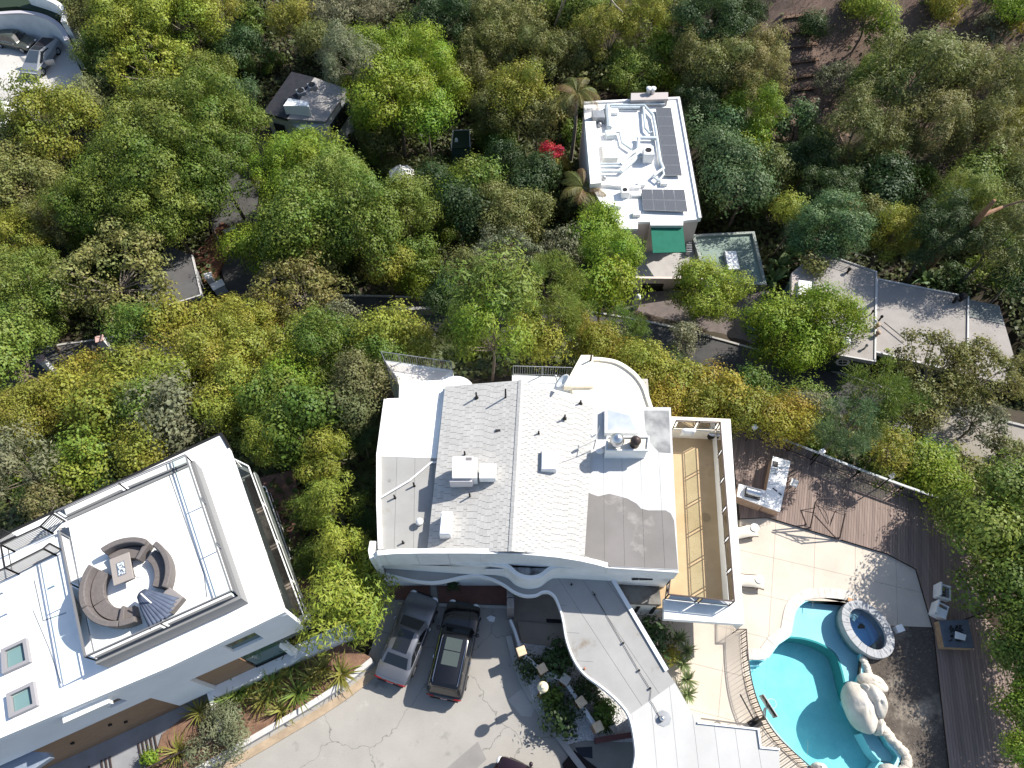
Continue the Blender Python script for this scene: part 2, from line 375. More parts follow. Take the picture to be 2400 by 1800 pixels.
POOL_PX = [(1885,1408),(1862,1432),(1854,1470),(1848,1490),(1822,1508),(1806,1530),(1790,1545),(1751,1546),(1756,1585),(1766,1625),(1785,1670),(1812,1712),(1845,1750),(1880,1785),(1905,1810),(1950,1850),(2010,1880),(2080,1860),(2095,1800),(2108,1772),(2085,1745),(2062,1705),(2030,1680),(2000,1640),(2005,1605),(2020,1580),(2019,1530),(1995,1500),(1978,1470),(1980,1440),(1998,1412),(1960,1404),(1920,1402)]
FLAT += [(PP(POOL_PX), -1.9)]
FLAT += [(BRICKDRV, -12.6), (UPDRIVE, -12.2)]
FLAT += [(PP([(1380,250),(1590,240),(1640,560),(1640,640),(1790,680),(1790,720),(1480,715),(1440,560)], -12.9), -13.3)]
FLAT += [(PP([(1850,640),(1930,590),(2350,700),(2380,840),(2270,890),(1970,850)], -9.5), -10.4)]
def _grid(x0, x1, y0, y1, st):
    xs = np.arange(x0, x1+1e-6, st); ys = np.arange(y0, y1+1e-6, st); return xs, ys
def build_terrain():
    xs = np.concatenate([np.array([-260, -190, -140]), np.arange(-104, 104.1, .8), np.array([140, 190, 260])])
    ys = np.concatenate([np.array([-200, -120, -70]), np.arange(-40, 122.1, .8), np.array([150, 200, 280])])
    X, Y = np.meshgrid(xs, ys); xy = np.stack([X.ravel(), Y.ravel()], 1)
    z = np.concatenate([terr_np(xy[i:i+20000]) for i in range(0, len(xy), 20000)])
    z += .18*np.sin(xy[:, 0]*.9+np.sin(xy[:, 1]*.7)*2)*np.cos(xy[:, 1]*.8+.5)*(z < -1)
    def pip(poly, pad):
        px = np.array([q.x for q in poly]); py = np.array([q.y for q in poly]); c = np.zeros(len(xy), bool); j = len(px)-1
        box = (xy[:, 0] > px.min()-pad) & (xy[:, 0] < px.max()+pad) & (xy[:, 1] > py.min()-pad) & (xy[:, 1] < py.max()+pad)
        d = np.full(len(xy), 1e9)
        for i in range(len(px)):
            cond = ((py[i] > xy[:, 1]) != (py[j] > xy[:, 1]))
            with np.errstate(divide='ignore', invalid='ignore'):
                xx = (px[j]-px[i])*(xy[:, 1]-py[i])/(py[j]-py[i])+px[i]
            c ^= cond & (xy[:, 0] < xx)
            ab = np.array([px[j]-px[i], py[j]-py[i]]); l2 = (ab**2).sum()+1e-9
            tt = np.clip(((xy[:, 0]-px[i])*ab[0]+(xy[:, 1]-py[i])*ab[1])/l2, 0, 1)
            d = np.minimum(d, np.hypot(xy[:, 0]-px[i]-tt*ab[0], xy[:, 1]-py[i]-tt*ab[1])); j = i
        return c, d
    for poly, lv in FLAT:
        c, d = pip(poly, 3); m = c | (d < .9)
        z = np.where(m, np.minimum(z, lv-.35), z)
        m2 = c & (d > 1.0); z = np.where(m2, lv-.5, z)
    for cen, w in ((RC, 2.7), (LANE, 2.3)):
        cc = np.array([tuple(q) for q in cen]); 
        for k0 in range(0, len(xy), 8000):
            q = xy[k0:k0+8000]; dd = ((q[:, None]-cc[None, :, :2])**2).sum(-1); i = dd.argmin(1); dm = np.sqrt(dd.min(1)); rz = cc[i, 2]-.3
            t = np.clip((dm-w-.6)/3.0, 0, 1); t = t*t*(3-2*t); zz = z[k0:k0+8000]
            z[k0:k0+8000] = np.where(dm < w+3.6, rz*(1-t)+zz*t, zz)
    nx, ny = len(xs), len(ys); idx = np.arange(nx*ny).reshape(ny, nx)
    f = np.stack([idx[:-1, :-1], idx[:-1, 1:], idx[1:, 1:], idx[1:, :-1]], -1).reshape(-1, 4)
    me = bpy.data.meshes.new('ground'); me.vertices.add(nx*ny); me.vertices.foreach_set('co', np.column_stack([xy, z]).astype(np.float32).ravel())
    me.loops.add(f.size); me.loops.foreach_set('vertex_index', f.astype(np.int32).ravel())
    me.polygons.add(len(f)); me.polygons.foreach_set('loop_start', np.arange(0, f.size, 4, dtype=np.int32)); me.polygons.foreach_set('use_smooth', np.ones(len(f), bool))
    me.update(); me.validate()
    o = bpy.data.objects.new('ground', me); COL.objects.link(o); o['kind'] = 'structure'
    m = mat('hillside soil', (.062, .046, .034), .95, (.034, .034, .018), .35, contrast=(.4, .65), grain=.35, gscale=7, bump=.8, bscale=4, spots=((.10, .072, .055), 1.1, .6, .8))
    me.materials.append(m)
    m2 = mat('dry hillside soil', (.185, .125, .098), .95, (.11, .078, .06), .5, contrast=(.35, .7), grain=.35, gscale=7, bump=.8, bscale=4, spots=((.24, .175, .14), 1.1, .55, .75)); me.materials.append(m2)
    fc_ = np.column_stack([xy, z])[f].mean(1); a_ = np.array(tuple(P(1820, 260, -11)))[:2]; dry = (fc_[:, 0] > a_[0]+2*np.sin(fc_[:, 1]*.5)) & (fc_[:, 1] > a_[1]+4*np.sin(fc_[:, 0]*.35)-(fc_[:, 0]-a_[0])*.25)
    me.polygons.foreach_set('material_index', dry.astype(np.int32)); return o
build_terrain()
# roads
def ribbon(L, Rr, lift=0.0):
    m = MB(); n = len(L); up = Vector((0, 0, lift))
    m.v = [q+up for q in L]+[q+up for q in Rr]; m.f = [[i, n+i, n+i+1, i+1] for i in range(n-1)]
    for i in range(n-1): pass
    return m
_k = [i for i, q in enumerate(RC) if q.x > P(2085, 985, -7.8).x]
i0 = max(_k)
struct('road', ribbon(RL[i0:], RR_[i0:]), road, True)
struct('road', ribbon(RL[:i0+1], RR_[:i0+1]), roadp, True)
struct('lane', ribbon(LL, LR, .02), road, True)
for nm, ln in (('kerb', RL), ('kerb', RR_)):
    m = MB(); m.wall([q+Vector((0, 0, .13)) for q in ln], .18, [q.z-.3 for q in ln]); struct(nm, m, concrete2)
m = MB(); m.slab([Vector((q.x, q.y, brz(q))) for q in BRICKDRV], .3)
paver = mat('brown driveway pavers', (.22, .18, .165), .9, (.18, .15, .14), 1.5, grain=.12)
def brick_lines(m, sc, mortar, col):
    """lay a fine brick joint pattern over a material's colour"""
    nt = m.node_tree; N, L = nt.nodes, nt.links; b = N['Principled BSDF']; src = b.inputs['Base Color'].links[0].from_socket if b.inputs['Base Color'].links else None
    t = N.new('ShaderNodeTexBrick'); t.inputs['Scale'].default_value = sc; t.inputs['Mortar Size'].default_value = mortar; t.inputs['Color1'].default_value = (1, 1, 1, 1); t.inputs['Color2'].default_value = (.82, .82, .82, 1); t.inputs['Mortar'].default_value = (*col, 1)
    g = N.new('ShaderNodeNewGeometry'); L.new(g.outputs['Position'], t.inputs[0]); x = N.new('ShaderNodeMix'); x.data_type = 'RGBA'; x.blend_type = 'MULTIPLY'; x.inputs[0].default_value = 1
    if src: L.new(src, x.inputs[6])
    L.new(t.outputs[0], x.inputs[7]); L.new(x.outputs[2], b.inputs['Base Color'])
brick_lines(paver, 2.0, .02, (.5, .5, .5))
struct('driveway', m, paver)
m = MB(); m.slab(UPDRIVE, .5); struct('driveway', m, palecon)
# front court
def cracks(m, sc, wd, col):
    nt = m.node_tree; N, L = nt.nodes, nt.links; b = N['Principled BSDF']; g = N.new('ShaderNodeNewGeometry'); nz = N.new('ShaderNodeTexNoise'); nz.inputs['Scale'].default_value = .9; nz.inputs['Detail'].default_value = 5; L.new(g.outputs['Position'], nz.inputs['Vector'])
    vm = N.new('ShaderNodeVectorMath'); vm.operation = 'MULTIPLY_ADD'; vm.inputs[1].default_value = (1.6, 1.6, 0); L.new(nz.outputs['Color'], vm.inputs[0]); L.new(g.outputs['Position'], vm.inputs[2])
    v = N.new('ShaderNodeTexVoronoi'); v.feature = 'DISTANCE_TO_EDGE'; v.inputs['Scale'].default_value = sc; L.new(vm.outputs[0], v.inputs['Vector'])
    r = N.new('ShaderNodeMapRange'); r.inputs[1].default_value = 0; r.inputs[2].default_value = wd; r.inputs[3].default_value = .75; r.inputs[4].default_value = 0; L.new(v.outputs['Distance'], r.inputs[0])
    x = N.new('ShaderNodeMix'); x.data_type = 'RGBA'; x.inputs[7].default_value = (*col, 1); L.new(r.outputs[0], x.inputs[0]); L.new(b.inputs['Base Color'].links[0].from_socket, x.inputs[6]); L.new(x.outputs[2], b.inputs['Base Color'])
cracks(asphalt, .21, .006, (.10, .097, .09)); cracks(road, .18, .006, (.03, .03, .03)); cracks(roadp, .2, .006, (.12, .11, .1))
m = MB(); m.slab(DRIVE, .4); struct('driveway', m, asphalt)
struct('driveway_patch', MB().slab(PP([(1120,1738),(1140,1780),(1075,1840),(1000,1840)], .006), .004), patchm)
struct('driveway_patch', MB().slab(PP([(1190,1640),(1222,1614),(1260,1640),(1245,1680),(1222,1678)], .012), .01), concrete2)
for a, b, w in (((1128,1545),(1125,1590),.03), ((1125,1590),(1170,1640),.03), ((985,1545),(1010,1580),.025), ((1180,1500),(1195,1560),.03), ((1150,1720),(1220,1690),.02), ((930,1670),(960,1680),.02)):
    pass
# ================================================================ main house
H = thing('hillside_house', 'large white hillside house with grey shingled gable roof in the middle', 'house', P(1230, 1150, 0))
ZE, ZR, ZF = 6.2, 7.15, 6.15
# walls under each roof
wl = PP([(1046,907),(1224,893),(1345,925),(1400,955),(1570,957),(1588,1334),(1425,1326),(1300,1300),(1002,1290)], 6.0)
obj('wall', MB().slab(wl, zb=-2.0), white, H)
obj('wall', MB().slab(PP([(905,937),(1040,937),(1004,1288),(892,1288)], 5.2), zb=-2.0), white, H)
# gable roof: decks and real shingles
def slope(a, b, c, d, nm):
    """a-b ridge->, corners: a eave top, b ridge top, c ridge bottom, d eave bottom"""
    th = Vector((0, 0, -.12)); a, b, c, d = [q_-Vector((0, 0, .1)) for q_ in (a, b, c, d)]
    m = MB(); m.add([a, b, c, d, a+th, b+th, c+th, d+th], [[0, 1, 2, 3], [7, 6, 5, 4], [0, 4, 5, 1], [1, 5, 6, 2], [2, 6, 7, 3], [3, 7, 4, 0]])
    return obj(nm, m, mat('roof underlay', (.22, .215, .205), .9), H)
def shingle_mesh(a, b, c, d, nc, nr, rnd, lift=.012):
    m = MB(); up = (b-a).cross(d-a).normalized(); up = up if up.z > 0 else -up
    for i in range(nc):
        off = rnd.random(); s0, s1 = i/nc, (i+1)/nc+.15/nc
        n2 = nr+1
        for j in range(n2):
            t0 = max(0, (j-off)/nr); t1 = min(1, (j+1-off)/nr)
            if t1-t0 < .004: continue
            g = .025/nr
            def q(s, t): return (a.lerp(b, min(1, s))).lerp(d.lerp(c, min(1, s)), t)
            h = rnd.uniform(.7, 1.2)*lift*.3
            lo0, lo1 = q(s0, t0+g)+up*(h+.005), q(s0, t1-g)+up*(h+.005); hi0, hi1 = q(s1, t0+g)+up*.004, q(s1, t1-g)+up*.004
            m.add([lo0, lo1, hi1, hi0, lo0-up*.02, lo1-up*.02], [[0, 1, 2, 3], [0, 4, 5, 1], [0, 3, 4], [1, 5, 2]])
    return m
def shingle_mat(name, c1, c2, c3):
    m = mat(name, c1, .9, c2, .8, contrast=(.35, .7), grain=.18, gscale=22, spots=(c3, .6, .68, .84))
    nt = m.node_tree; N, L = nt.nodes, nt.links; b = N['Principled BSDF']; g = N.new('ShaderNodeNewGeometry')
    mr = N.new('ShaderNodeMapRange'); mr.inputs[3].default_value = .93; mr.inputs[4].default_value = 1.05; L.new(g.outputs['Random Per Island'], mr.inputs[0])
    cb = N.new('ShaderNodeCombineColor'); [L.new(mr.outputs[0], cb.inputs[i]) for i in range(3)]
    x = N.new('ShaderNodeMix'); x.data_type = 'RGBA'; x.blend_type = 'MULTIPLY'; x.inputs[0].default_value = 1
    L.new(b.inputs['Base Color'].links[0].from_socket, x.inputs[6]); L.new(cb.outputs[0], x.inputs[7]); L.new(x.outputs[2], b.inputs['Base Color']); return m
shm = shingle_mat('grey asphalt shingle', (.45, .437, .412), (.415, .402, .38), (.33, .315, .295))
rnd = random.Random(3)
a, b, c, d = P(1043, 905, ZE), P(1222, 891, ZR), P(1199, 1293, ZR), P(1001, 1292, ZE)
rw = slope(a, b, c, d, 'roof'); obj('shingles', shingle_mesh(a, b, c, d, 23, 27, rnd), shm, rw, kind='stuff')
a2, d2 = P(1392, 950, ZE+.1), P(1370, 1303, ZE+.1)
re_ = slope(a2, b, c, d2, 'roof'); obj('shingles', shingle_mesh(a2, b, c, d2, 23, 27, rnd), shm, re_, kind='stuff')
m = MB()
for i in range(34):
    q0, q1 = b.lerp(c, i/34), b.lerp(c, (i+.96)/34)
    for sx in (-1, 1):
        m.add([q0+Vector((0, 0, .06)), q1+Vector((0, 0, .05)), q1+Vector((sx*.16, 0, .0)), q0+Vector((sx*.16, 0, .01))], [[0, 1, 2, 3]])
obj('ridge_shingles', m, shm, rw, kind='stuff')
# flat roofs
flat_e = PP([(1385,953),(1572,955),(1590,1336),(1430,1328),(1370,1304)], ZF)
fe = obj('roof', MB().slab(flat_e, .25), seam, H)
dm = (P(1480, 1300, ZF)-P(1470, 980, ZF))
for s_ in strips([q+Vector((0, 0, .012)) for q in flat_e], dm, .96, .012): obj('roofing_sheet', MB().slab(s_, .01), silver, fe)
br = PP([(1372,1150),(1385,1157),(1402,1163),(1428,1157),(1452,1163),(1470,1168),(1492,1180),(1503,1192),(1520,1196),(1560,1196),(1572,1203),(1580,1220),(1589,1334),(1430,1327),(1370,1302)], ZF+.02)
for s_ in strips(br, dm, .96, .014): obj('roofing_sheet', MB().slab(s_, .006), brownroof, fe, label='brown stained roofing sheet')
st = PP([(1510,962),(1568,962),(1572,1062),(1545,1060),(1526,1040),(1512,1005)], ZF+.02)
obj('roof_patch', MB().slab(st, .004), mat('sooty roof coating', (.36, .36, .35), .9, (.20, .20, .20), .9, contrast=(.4, .6), grain=.1), fe)
flat_w = PP([(888,1068),(1026,1073),(1002,1290),(893,1288)], 5.75)
fw = obj('roof', MB().slab(flat_w, .6), seam, H)
for s_ in strips([q+Vector((0, 0, .012)) for q in flat_w], P(940, 1280, 5)-P(945, 1080, 5), .95, .014): obj('roofing_sheet', MB().slab(s_, .01), paleroof, fw)
obj('roof_edge', MB().wall(PP([(887,1060),(887,1180),(891,1286)], 5.92), .22, 5.2), whitemetal, fw)
flat_n = PP([(906,934),(935,933),(936,896),(1050,890),(1046,910),(1026,1074),(887,1069)], 5.78)
fn = obj('roof', MB().slab(flat_n, .6), whiter, H, label='bright white coated flat roof')
obj('roof_edge', MB().wall(PP([(1049,905),(1036,990),(1027,1072)], 6.0), .2, 5.3), white, fn)
obj('roof_edge', MB().wall(PP([(904,935),(895,1000),(886,1068)], 5.9), .2, 5.2), white, fn)
obj('wall', MB().slab(PP([(936,896),(1050,890),(1046,936),(937,936)], 5.15), zb=-3.5), white, H)
# downpipe across the low roof
obj('drain_pipe', MB().tube(PP([(889,1168),(960,1126),(1010,1084),(1062,1081)], 5.88), .05), whitemetal, fw)
# round white dormer
c0 = P(1068, 920, 5.8); obj('round_tower', MB().lathe((c0.x, c0.y, 0), [(1.0, -3), (1.0, 5.6), (1.06, 5.65), (1.06, 5.8), (.5, 5.82), (.46, 5.55), (.001, 5.5)], 28), white, H, smooth='auto')
c0 = P(1070, 914, 5.6); obj('dome_skylight', MB().lathe((c0.x, c0.y, 5.5), [(.46, 0), (.43, .18), (.3, .33), (.12, .42), (.001, .44)], 20), frost, H, smooth=True)
# north-west terrace with railing
tz = 3.6
terr_p = PP([(899,845),(1062,868),(1062,900),(936,905),(932,890),(915,862)], tz)
obj('terrace', MB().slab(terr_p, zb=-5), white, H); obj('terrace_floor', MB().slab(PP([(903,850),(1056,871),(1030,890),(934,890)], tz+.02), .02), mat('pale terrace tile', (.66, .62, .57), .8, (.58, .54, .5), 1.4), H)
def railing(name, path, h, parent, mt, posts=1.2, picket=.14, r=.016, rails=(0.08, 1.0), topr=.03, label=None):
    """metal railing: posts, rails and pickets along a path (z = floor)"""
    m = MB(); path = [Vector(p) for p in path]
    for a, b in zip(path[:-1], path[1:]):
        L = (b-a).length
        for k in rails: m.bar(a+Vector((0, 0, h*k)), b+Vector((0, 0, h*k)), topr if k == max(rails) else .02)
        n = max(1, round(L/posts))
        for i in range(n+1): q = a.lerp(b, i/n); m.bar(q, q+Vector((0, 0, h)), .035)
        if picket:
            n = max(1, round(L/picket))
            for i in range(1, n): q = a.lerp(b, i/n); m.bar(q+Vector((0, 0, h*rails[0])), q+Vector((0, 0, h*max(rails))), r)
    return obj(name, m, mt, parent, label=label)
railing('railing', PP([(899,845),(1060,868),(1062,890)], tz), 1.0, H, greymetal)
railing('railing', PP([(899,845),(908,866),(932,900)], tz), 1.0, H, greymetal)
# middle north terrace and its railing
obj('terrace', MB().slab(PP([(1200,878),(1338,884),(1338,930),(1200,905)], tz), zb=-5), white, H)
railing('railing', PP([(1203,878),(1338,882)], tz), 1.0, H, greymetal, posts=2)
# cream quarter-round terrace roof at north-east
arc = [(1353,842),(1390,840),(1410,841),(1440,846),(1465,858),(1490,878),(1508,903),(1518,930),(1527,957)]
cz = 4.6
qr = PP([(1336,882),(1348,862),(1362,834),(1388,832)], cz)+smooth_path(PP(arc[1:], cz), 3)+PP([(1400,962),(1345,935)], cz)
obj('terrace', MB().slab(qr, zb=-5), cream, H, label='cream stained rounded terrace roof')
obj('parapet', MB().wall(smooth_path(PP(arc[1:], cz+.14), 3), .2, cz-.4), mat('cream trim', (.82, .78, .68), .8), H)
obj('parapet', MB().slab(PP([(1362,832),(1390,832),(1392,905),(1322,905)], cz+.25), .5), cream, H)
q = P(1384, 845, cz+.25); obj('vent_pipe', MB().tube([q, q+Vector((0, 0, .55))], .06), darkmetal, H)
obj('ledge', MB().slab(PP([(1490,888),(1518,888),(1522,930),(1500,905)], 3.6), zb=-3), concrete2, H)
# south: upper parapet, gutter, lower parapet
up = [(876,1304,6.35),(884,1296,6.6),(930,1292,6.75),(1000,1291,6.85),(1100,1291,6.9),(1200,1292,6.9),(1260,1296,6.85),(1310,1301,6.75),(1360,1309,6.55),(1400,1318,6.38),(1424,1325,6.2)]
upw = [P(*q) for q in up]
obj('parapet', MB().wall(upw, .24, 4.9), white, H)
for i in range(7):
    u = 900+75*i; q = P(u, 1294, 6.8); 
    obj('joint', MB().box((q.x, upw[4].y-.126, 5.9), (.012, .01, 1.75)), mat('joint line', (.5, .5, .5), .9), H)
obj('fascia', MB().wall(PP([(1424,1326,6.12),(1500,1331,6.12),(1590,1337,6.12)]), .2, 4.9), white, H)
low = smooth_path(PP([(888,1303,5.2),(1000,1311,5.2),(1100,1318,5.2),(1160,1320,5.2),(1190,1327,5.2),(1212,1345,5.2),(1238,1353,5.2),(1266,1349,5.2),(1288,1333,5.2),(1312,1327,5.2),(1400,1331,5.2),(1490,1336,5.2),(1583,1341,5.2)]), 4)
gutter = [Vector((q.x, q.y+.05, 4.95)) for q in low]+[Vector((q.x, q.y+.1, 4.95)) for q in upw[::-1]]
obj('gutter_roof', MB().slab(gutter, .2), mat('mildewed roof ledge', (.34, .35, .36), .9, (.09, .095, .1), 1.6, contrast=(.42, .6), grain=.2), H)
obj('parapet', MB().wall(low, .2, 3.2), white, H)
obj('vent_opening', MB().box(P(1160, 1331, 4.6)+Vector((0, -.12, 0)), (.85, .06, .42)), black, H)
obj('vent_frame', MB().wall([P(1160, 1331, 4.6)+Vector((x, -.14, z)) for x, z in ((-.47, .26), (.47, .26))], .05, 4.35), whitemetal, H)
q = P(910, 1315, 4.7); obj('vent_opening', MB().box(q+Vector((0, -.1, 0)), (.2, .06, .2)), greymetal, H)
# canopy with the wavy edge
CZ = 3.3
wave = [(905,1345),(930,1352),(970,1361),(1010,1365),(1040,1362),(1080,1353),(1115,1349),(1150,1356),(1180,1370),(1205,1387),(1230,1396),(1255,1395),(1270,1388),(1285,1387),(1300,1398),(1312,1425),(1320,1455),(1328,1500),(1345,1545),(1370,1580),(1410,1610),(1445,1640),(1470,1670),(1481,1700),(1488,1740),(1490,1770),(1485,1800),(1478,1830),(1470,1880)]
wv = smooth_path(PP(wave, CZ), 4)
back = PP([(1830,1880),(1826,1756),(1782,1752),(1776,1709),(1634,1694),(1607,1644),(1581,1598),(1562,1572),(1437,1361),(1300,1352),(1180,1345),(1000,1338),(905,1330)], CZ)
canopy = wv+back
cn = obj('canopy_roof', MB().slab(canopy, .3), seam, H)
sA, sB = P(1475, 1676, CZ), P(1582, 1600, CZ); nrm = Vector((-(sB-sA).y, (sB-sA).x, 0))
lift = Vector((0, 0, .012)); can2 = [q+lift for q in canopy]
upper = clip_half(can2, sA, nrm); lower = clip_half(can2, sA, -nrm)
kA, kB = P(1260, 1340, CZ), P(1330, 1400, CZ)
sd = P(1500, 1660, CZ)-P(1330, 1400, CZ)
split = clip_half(upper, P(1318, 1400, CZ), Vector((1, .45, 0))); west = clip_half(upper, P(1318, 1400, CZ), Vector((-1, -.45, 0)))
cs = mat('grey canopy roofing', (.335, .33, .32), .8, (.285, .28, .27), .5, grain=.05, spots=((.20, .165, .125), .5, .60, .72))
for s_ in strips(split, sd, 1.02, .014): obj('roofing_sheet', MB().slab(s_, .01), cs, cn)
for s_ in strips(west, Vector((1, -.06, 0)), 1.3, .012): obj('roofing_sheet', MB().slab(s_, .01), cs, cn)
cw = mat('white canopy roofing', (.48, .475, .46), .8, (.42, .415, .40), .4, grain=.03, spots=((.36, .32, .26), .5, .7, .82))
for s_ in strips(lower, Vector((0, 1, 0)), .95, .012): obj('roofing_sheet', MB().slab(s_, .01), cw, cn)
obj('lip', MB().wall([q+Vector((0, 0, .09)) for q in wv], .09, CZ-.32), mat('white trim', (.72, .73, .74), .6), H, smooth='auto')
obj('lip', MB().wall([q+Vector((0, 0, .10)) for q in back[1:5]], .08, CZ-.32), MATS['white trim'], H)
obj('gutter', MB().wall([q+Vector((0, 0, .12)) for q in back[7:9]], .2, CZ-.2), MATS['white trim'], H)
obj('conduit', MB().tube([P(1388, 1385, CZ+.06), P(1496, 1570, CZ+.06), P(1526, 1618, CZ+.06), P(1523, 1642, CZ+.06), P(1530, 1650, CZ+.06), P(1548, 1685, CZ+.06)], .012, 6), black, cn)
q = P(1554, 1684, CZ); obj('roof_drain', MB().slab([q+Vector((math.cos(i*.785)*.38, math.sin(i*.785)*.36, .03)) for i in range(8)], .02), greymetal, cn)
obj('roof_vent', MB().lathe(P(1551, 1684, CZ+.02), [(.13, 0), (.13, .2), (.05, .26), (.001, .27)], 12), steel, cn, True)
for u, v in ((1460,1508),(1497,1572),(1523,1614),(1370,1568),(1393,1395),(1339,1371)):
    q = P(u, v, CZ); obj('roof_vent', MB().lathe((q.x, q.y, CZ), [(.04, 0), (.04, .1), (.055, .12), (.055, .15), (.001, .17)], 10), terracotta if u == 1370 else darkmetal, cn, True)
obj('wall', MB().slab(PP([(1520,1860),(1810,1860),(1805,1770),(1640,1705),(1540,1640)], CZ-.31), zb=0), white, H)
# ground floor under the canopy: walls, doors, brick court
g0 = Face(P(895, 1365, 0), P(1196, 1365, 0))
obj('wall', MB().slab(PP([(890,1340),(1440,1340),(1440,1300),(890,1300)], CZ-.4), zb=-.4), white, H)
gf = Face(P(890, 1341, 0), P(1440, 1341, 0))
for u0, u1 in ((1.0, 3.2), (3.9, 6.9)):
    dd = obj('garage_door', MB().slab([gf.at(u0, 2.4, .04), gf.at(u1, 2.4, .04), gf.at(u1, 2.4, 0), gf.at(u0, 2.4, 0)], zb=0), mat('blue grey door', (.10, .13, .18), .6), H)
    for k in range(3): obj('door_panel', MB().slab([gf.at(u0+.1, .75*k+.72, .06), gf.at(u1-.1, .75*k+.72, .06), gf.at(u1-.1, .75*k+.72, .04), gf.at(u0+.1, .75*k+.72, .04)], zb=.75*k+.08), MATS['blue grey door'], dd)
bc = obj('brick_court', MB().slab(PP([(1028,1413),(1190,1418),(1190,1372),(1022,1368)], .05), .1), mat('mortar dark', (.13, .11, .10), .95), None); tag(bc, kind='structure')
mm = MB(); a_, b_ = P(1030, 1411, .055), P(1188, 1416, .055); c_, d_ = P(1188, 1374, .055), P(1026, 1370, .055)
for i in range(30):
    for j in range(8):
        def bq(s, t): return a_.lerp(b_, s).lerp(d_.lerp(c_, s), t)
        mm.slab([bq((i+.05)/30, (j+.06)/8), bq((i+.95)/30, (j+.06)/8), bq((i+.95)/30, (j+.94)/8), bq((i+.05)/30, (j+.94)/8)], .02)
o = obj('bricks', mm, mat('red court brick', (.20, .09, .065), .9, (.15, .07, .055), 3), bc, kind='stuff')
bc2 = obj('brick_court', MB().slab(PP([(912,1405),(1010,1408),(1008,1368),(905,1362)], .05), .1), MATS['mortar dark']); tag(bc2, kind='structure')
mm = MB(); a_, b_ = P(914, 1403, .055), P(1008, 1406, .055); c_, d_ = P(1006, 1370, .055), P(907, 1364, .055)
for i in range(18):
    for j in range(7):
        mm.slab([bq((i+.05)/18, (j+.06)/7), bq((i+.95)/18, (j+.06)/7), bq((i+.95)/18, (j+.94)/7), bq((i+.05)/18, (j+.94)/7)], .02)
obj('bricks', mm, MATS['red court brick'], bc2, kind='stuff')
struct('step', MB().slab(PP([(1030,1414),(1190,1420),(1190,1426),(1028,1421)], .12), .2), concrete2)
# left stub wall at the end of the parapet
obj('parapet', MB().wall(PP([(874,1268,5.9),(870,1290,6.0),(874,1310,6.0)]), .3, 2.5), white, H)
# ---- skylights, chimney, vents
def box_px(x0, y0, x1, y1, z0, z1, sk=0):
    """box whose TOP shows at these pixels"""
    t = PP([(x0, y0), (x1, y0), (x1-sk, y1), (x0-sk, y1)], z1); return MB().slab(t, zb=z0)
zs = lambda px, py: ZR-.55
def curb(name, x0, y0, x1, y1, z0, z1, mt, sk=0, label=None):
    o = obj(name, box_px(x0, y0, x1, y1, z0, z1, sk), mt, H, label=label); bevel(o, .02); return o
sk = curb('skylight', 1034, 1199, 1061, 1252, 6.2, 7.05, whitemetal, 5); obj('skylight_dome', box_px(1036, 1201, 1059, 1250, 7.05, 7.1, 5), mat('white dome', (.83, .83, .83), .35), sk)
sk = curb('skylight', 1269, 1055, 1306, 1101, 6.5, 7.12, whitemetal, 1); obj('skylight_dome', box_px(1271, 1057, 1304, 1099, 7.12, 7.16, 1), MATS['white dome'], sk)
x0, y0, x1, y1 = 1421, 959, 1493, 1011
sk = obj('skylight', MB().wall(PP([(x0,y0),(x1,y0),(x1,y1),(x0,y1)], 6.55), .16, ZF, closed=True), whitemetal, H)
b4 = PP([(x0,y0),(x1,y0),(x1,y1),(x0,y1)], 6.53); ap = (b4[0]+b4[2])/2+Vector((.35, 0, .55))
obj('skylight_glass', MB().add(b4+[ap], [[0, 1, 4], [1, 2, 4], [2, 3, 4], [3, 0, 4]]), frost, sk)
ch = obj('chimney', box_px(1424, 1023, 1521, 1054, ZF, 7.25, 3), white, H); obj('chimney_top', MB().slab(PP([(1426,1025),(1519,1025),(1516,1052),(1424,1052)], 7.27), .02), cream, ch)
obj('chimney_rim', MB().wall(PP([(1424,1023),(1521,1023),(1518,1054),(1421,1054)], 7.38), .08, 7.2, closed=True), white, ch)
q = P(1443, 1042, 7.28); obj('chimney_cap', MB().lathe(q, [(.16, 0), (.16, .35), (.36, .38), (.38, .55), (.3, .8), (.14, .95), (.001, .98)], 20), steel, ch, True)
q = P(1487, 1042, 7.28); obj('chimney_cap', MB().lathe(q, [(.24, 0), (.24, .4), (.27, .42), (.27, .5), (.2, .62), (.1, .72), (.001, .74)], 20), bronze, ch, True)
for u, v, z, h in ((1117,934,6.7,.5),(1185,935,6.95,.9),(1323,983,6.8,.35),(1090,1069,6.5,.4),(972,1142,5.75,.45),(927,1170,5.75,.4),(1102,1168,6.55,.5),(946,1275,5.75,.3),(1262,1020,6.9,.3),(1360,948,6.5,.3)):
    q = P(u, v, z-.15); mm = MB().lathe((q.x, q.y, z-.15), [(.12, .1), (.05, .2), (.045, .15+h), (.001, .16+h)], 10); obj('vent_pipe', mm, darkmetal, H, True)
obj('roof_vent', MB().slab(PP([(1161,1006),(1173,1006),(1173,1011),(1161,1011)], 6.95), .1), darkmetal, H)
q = P(985, 1228, 5.75); obj('roof_vent', MB().lathe((q.x, q.y, 5.75), [(.12, 0), (.12, .3), (.2, .32), (.18, .42), (.001, .48)], 14), whitemetal, H, True)
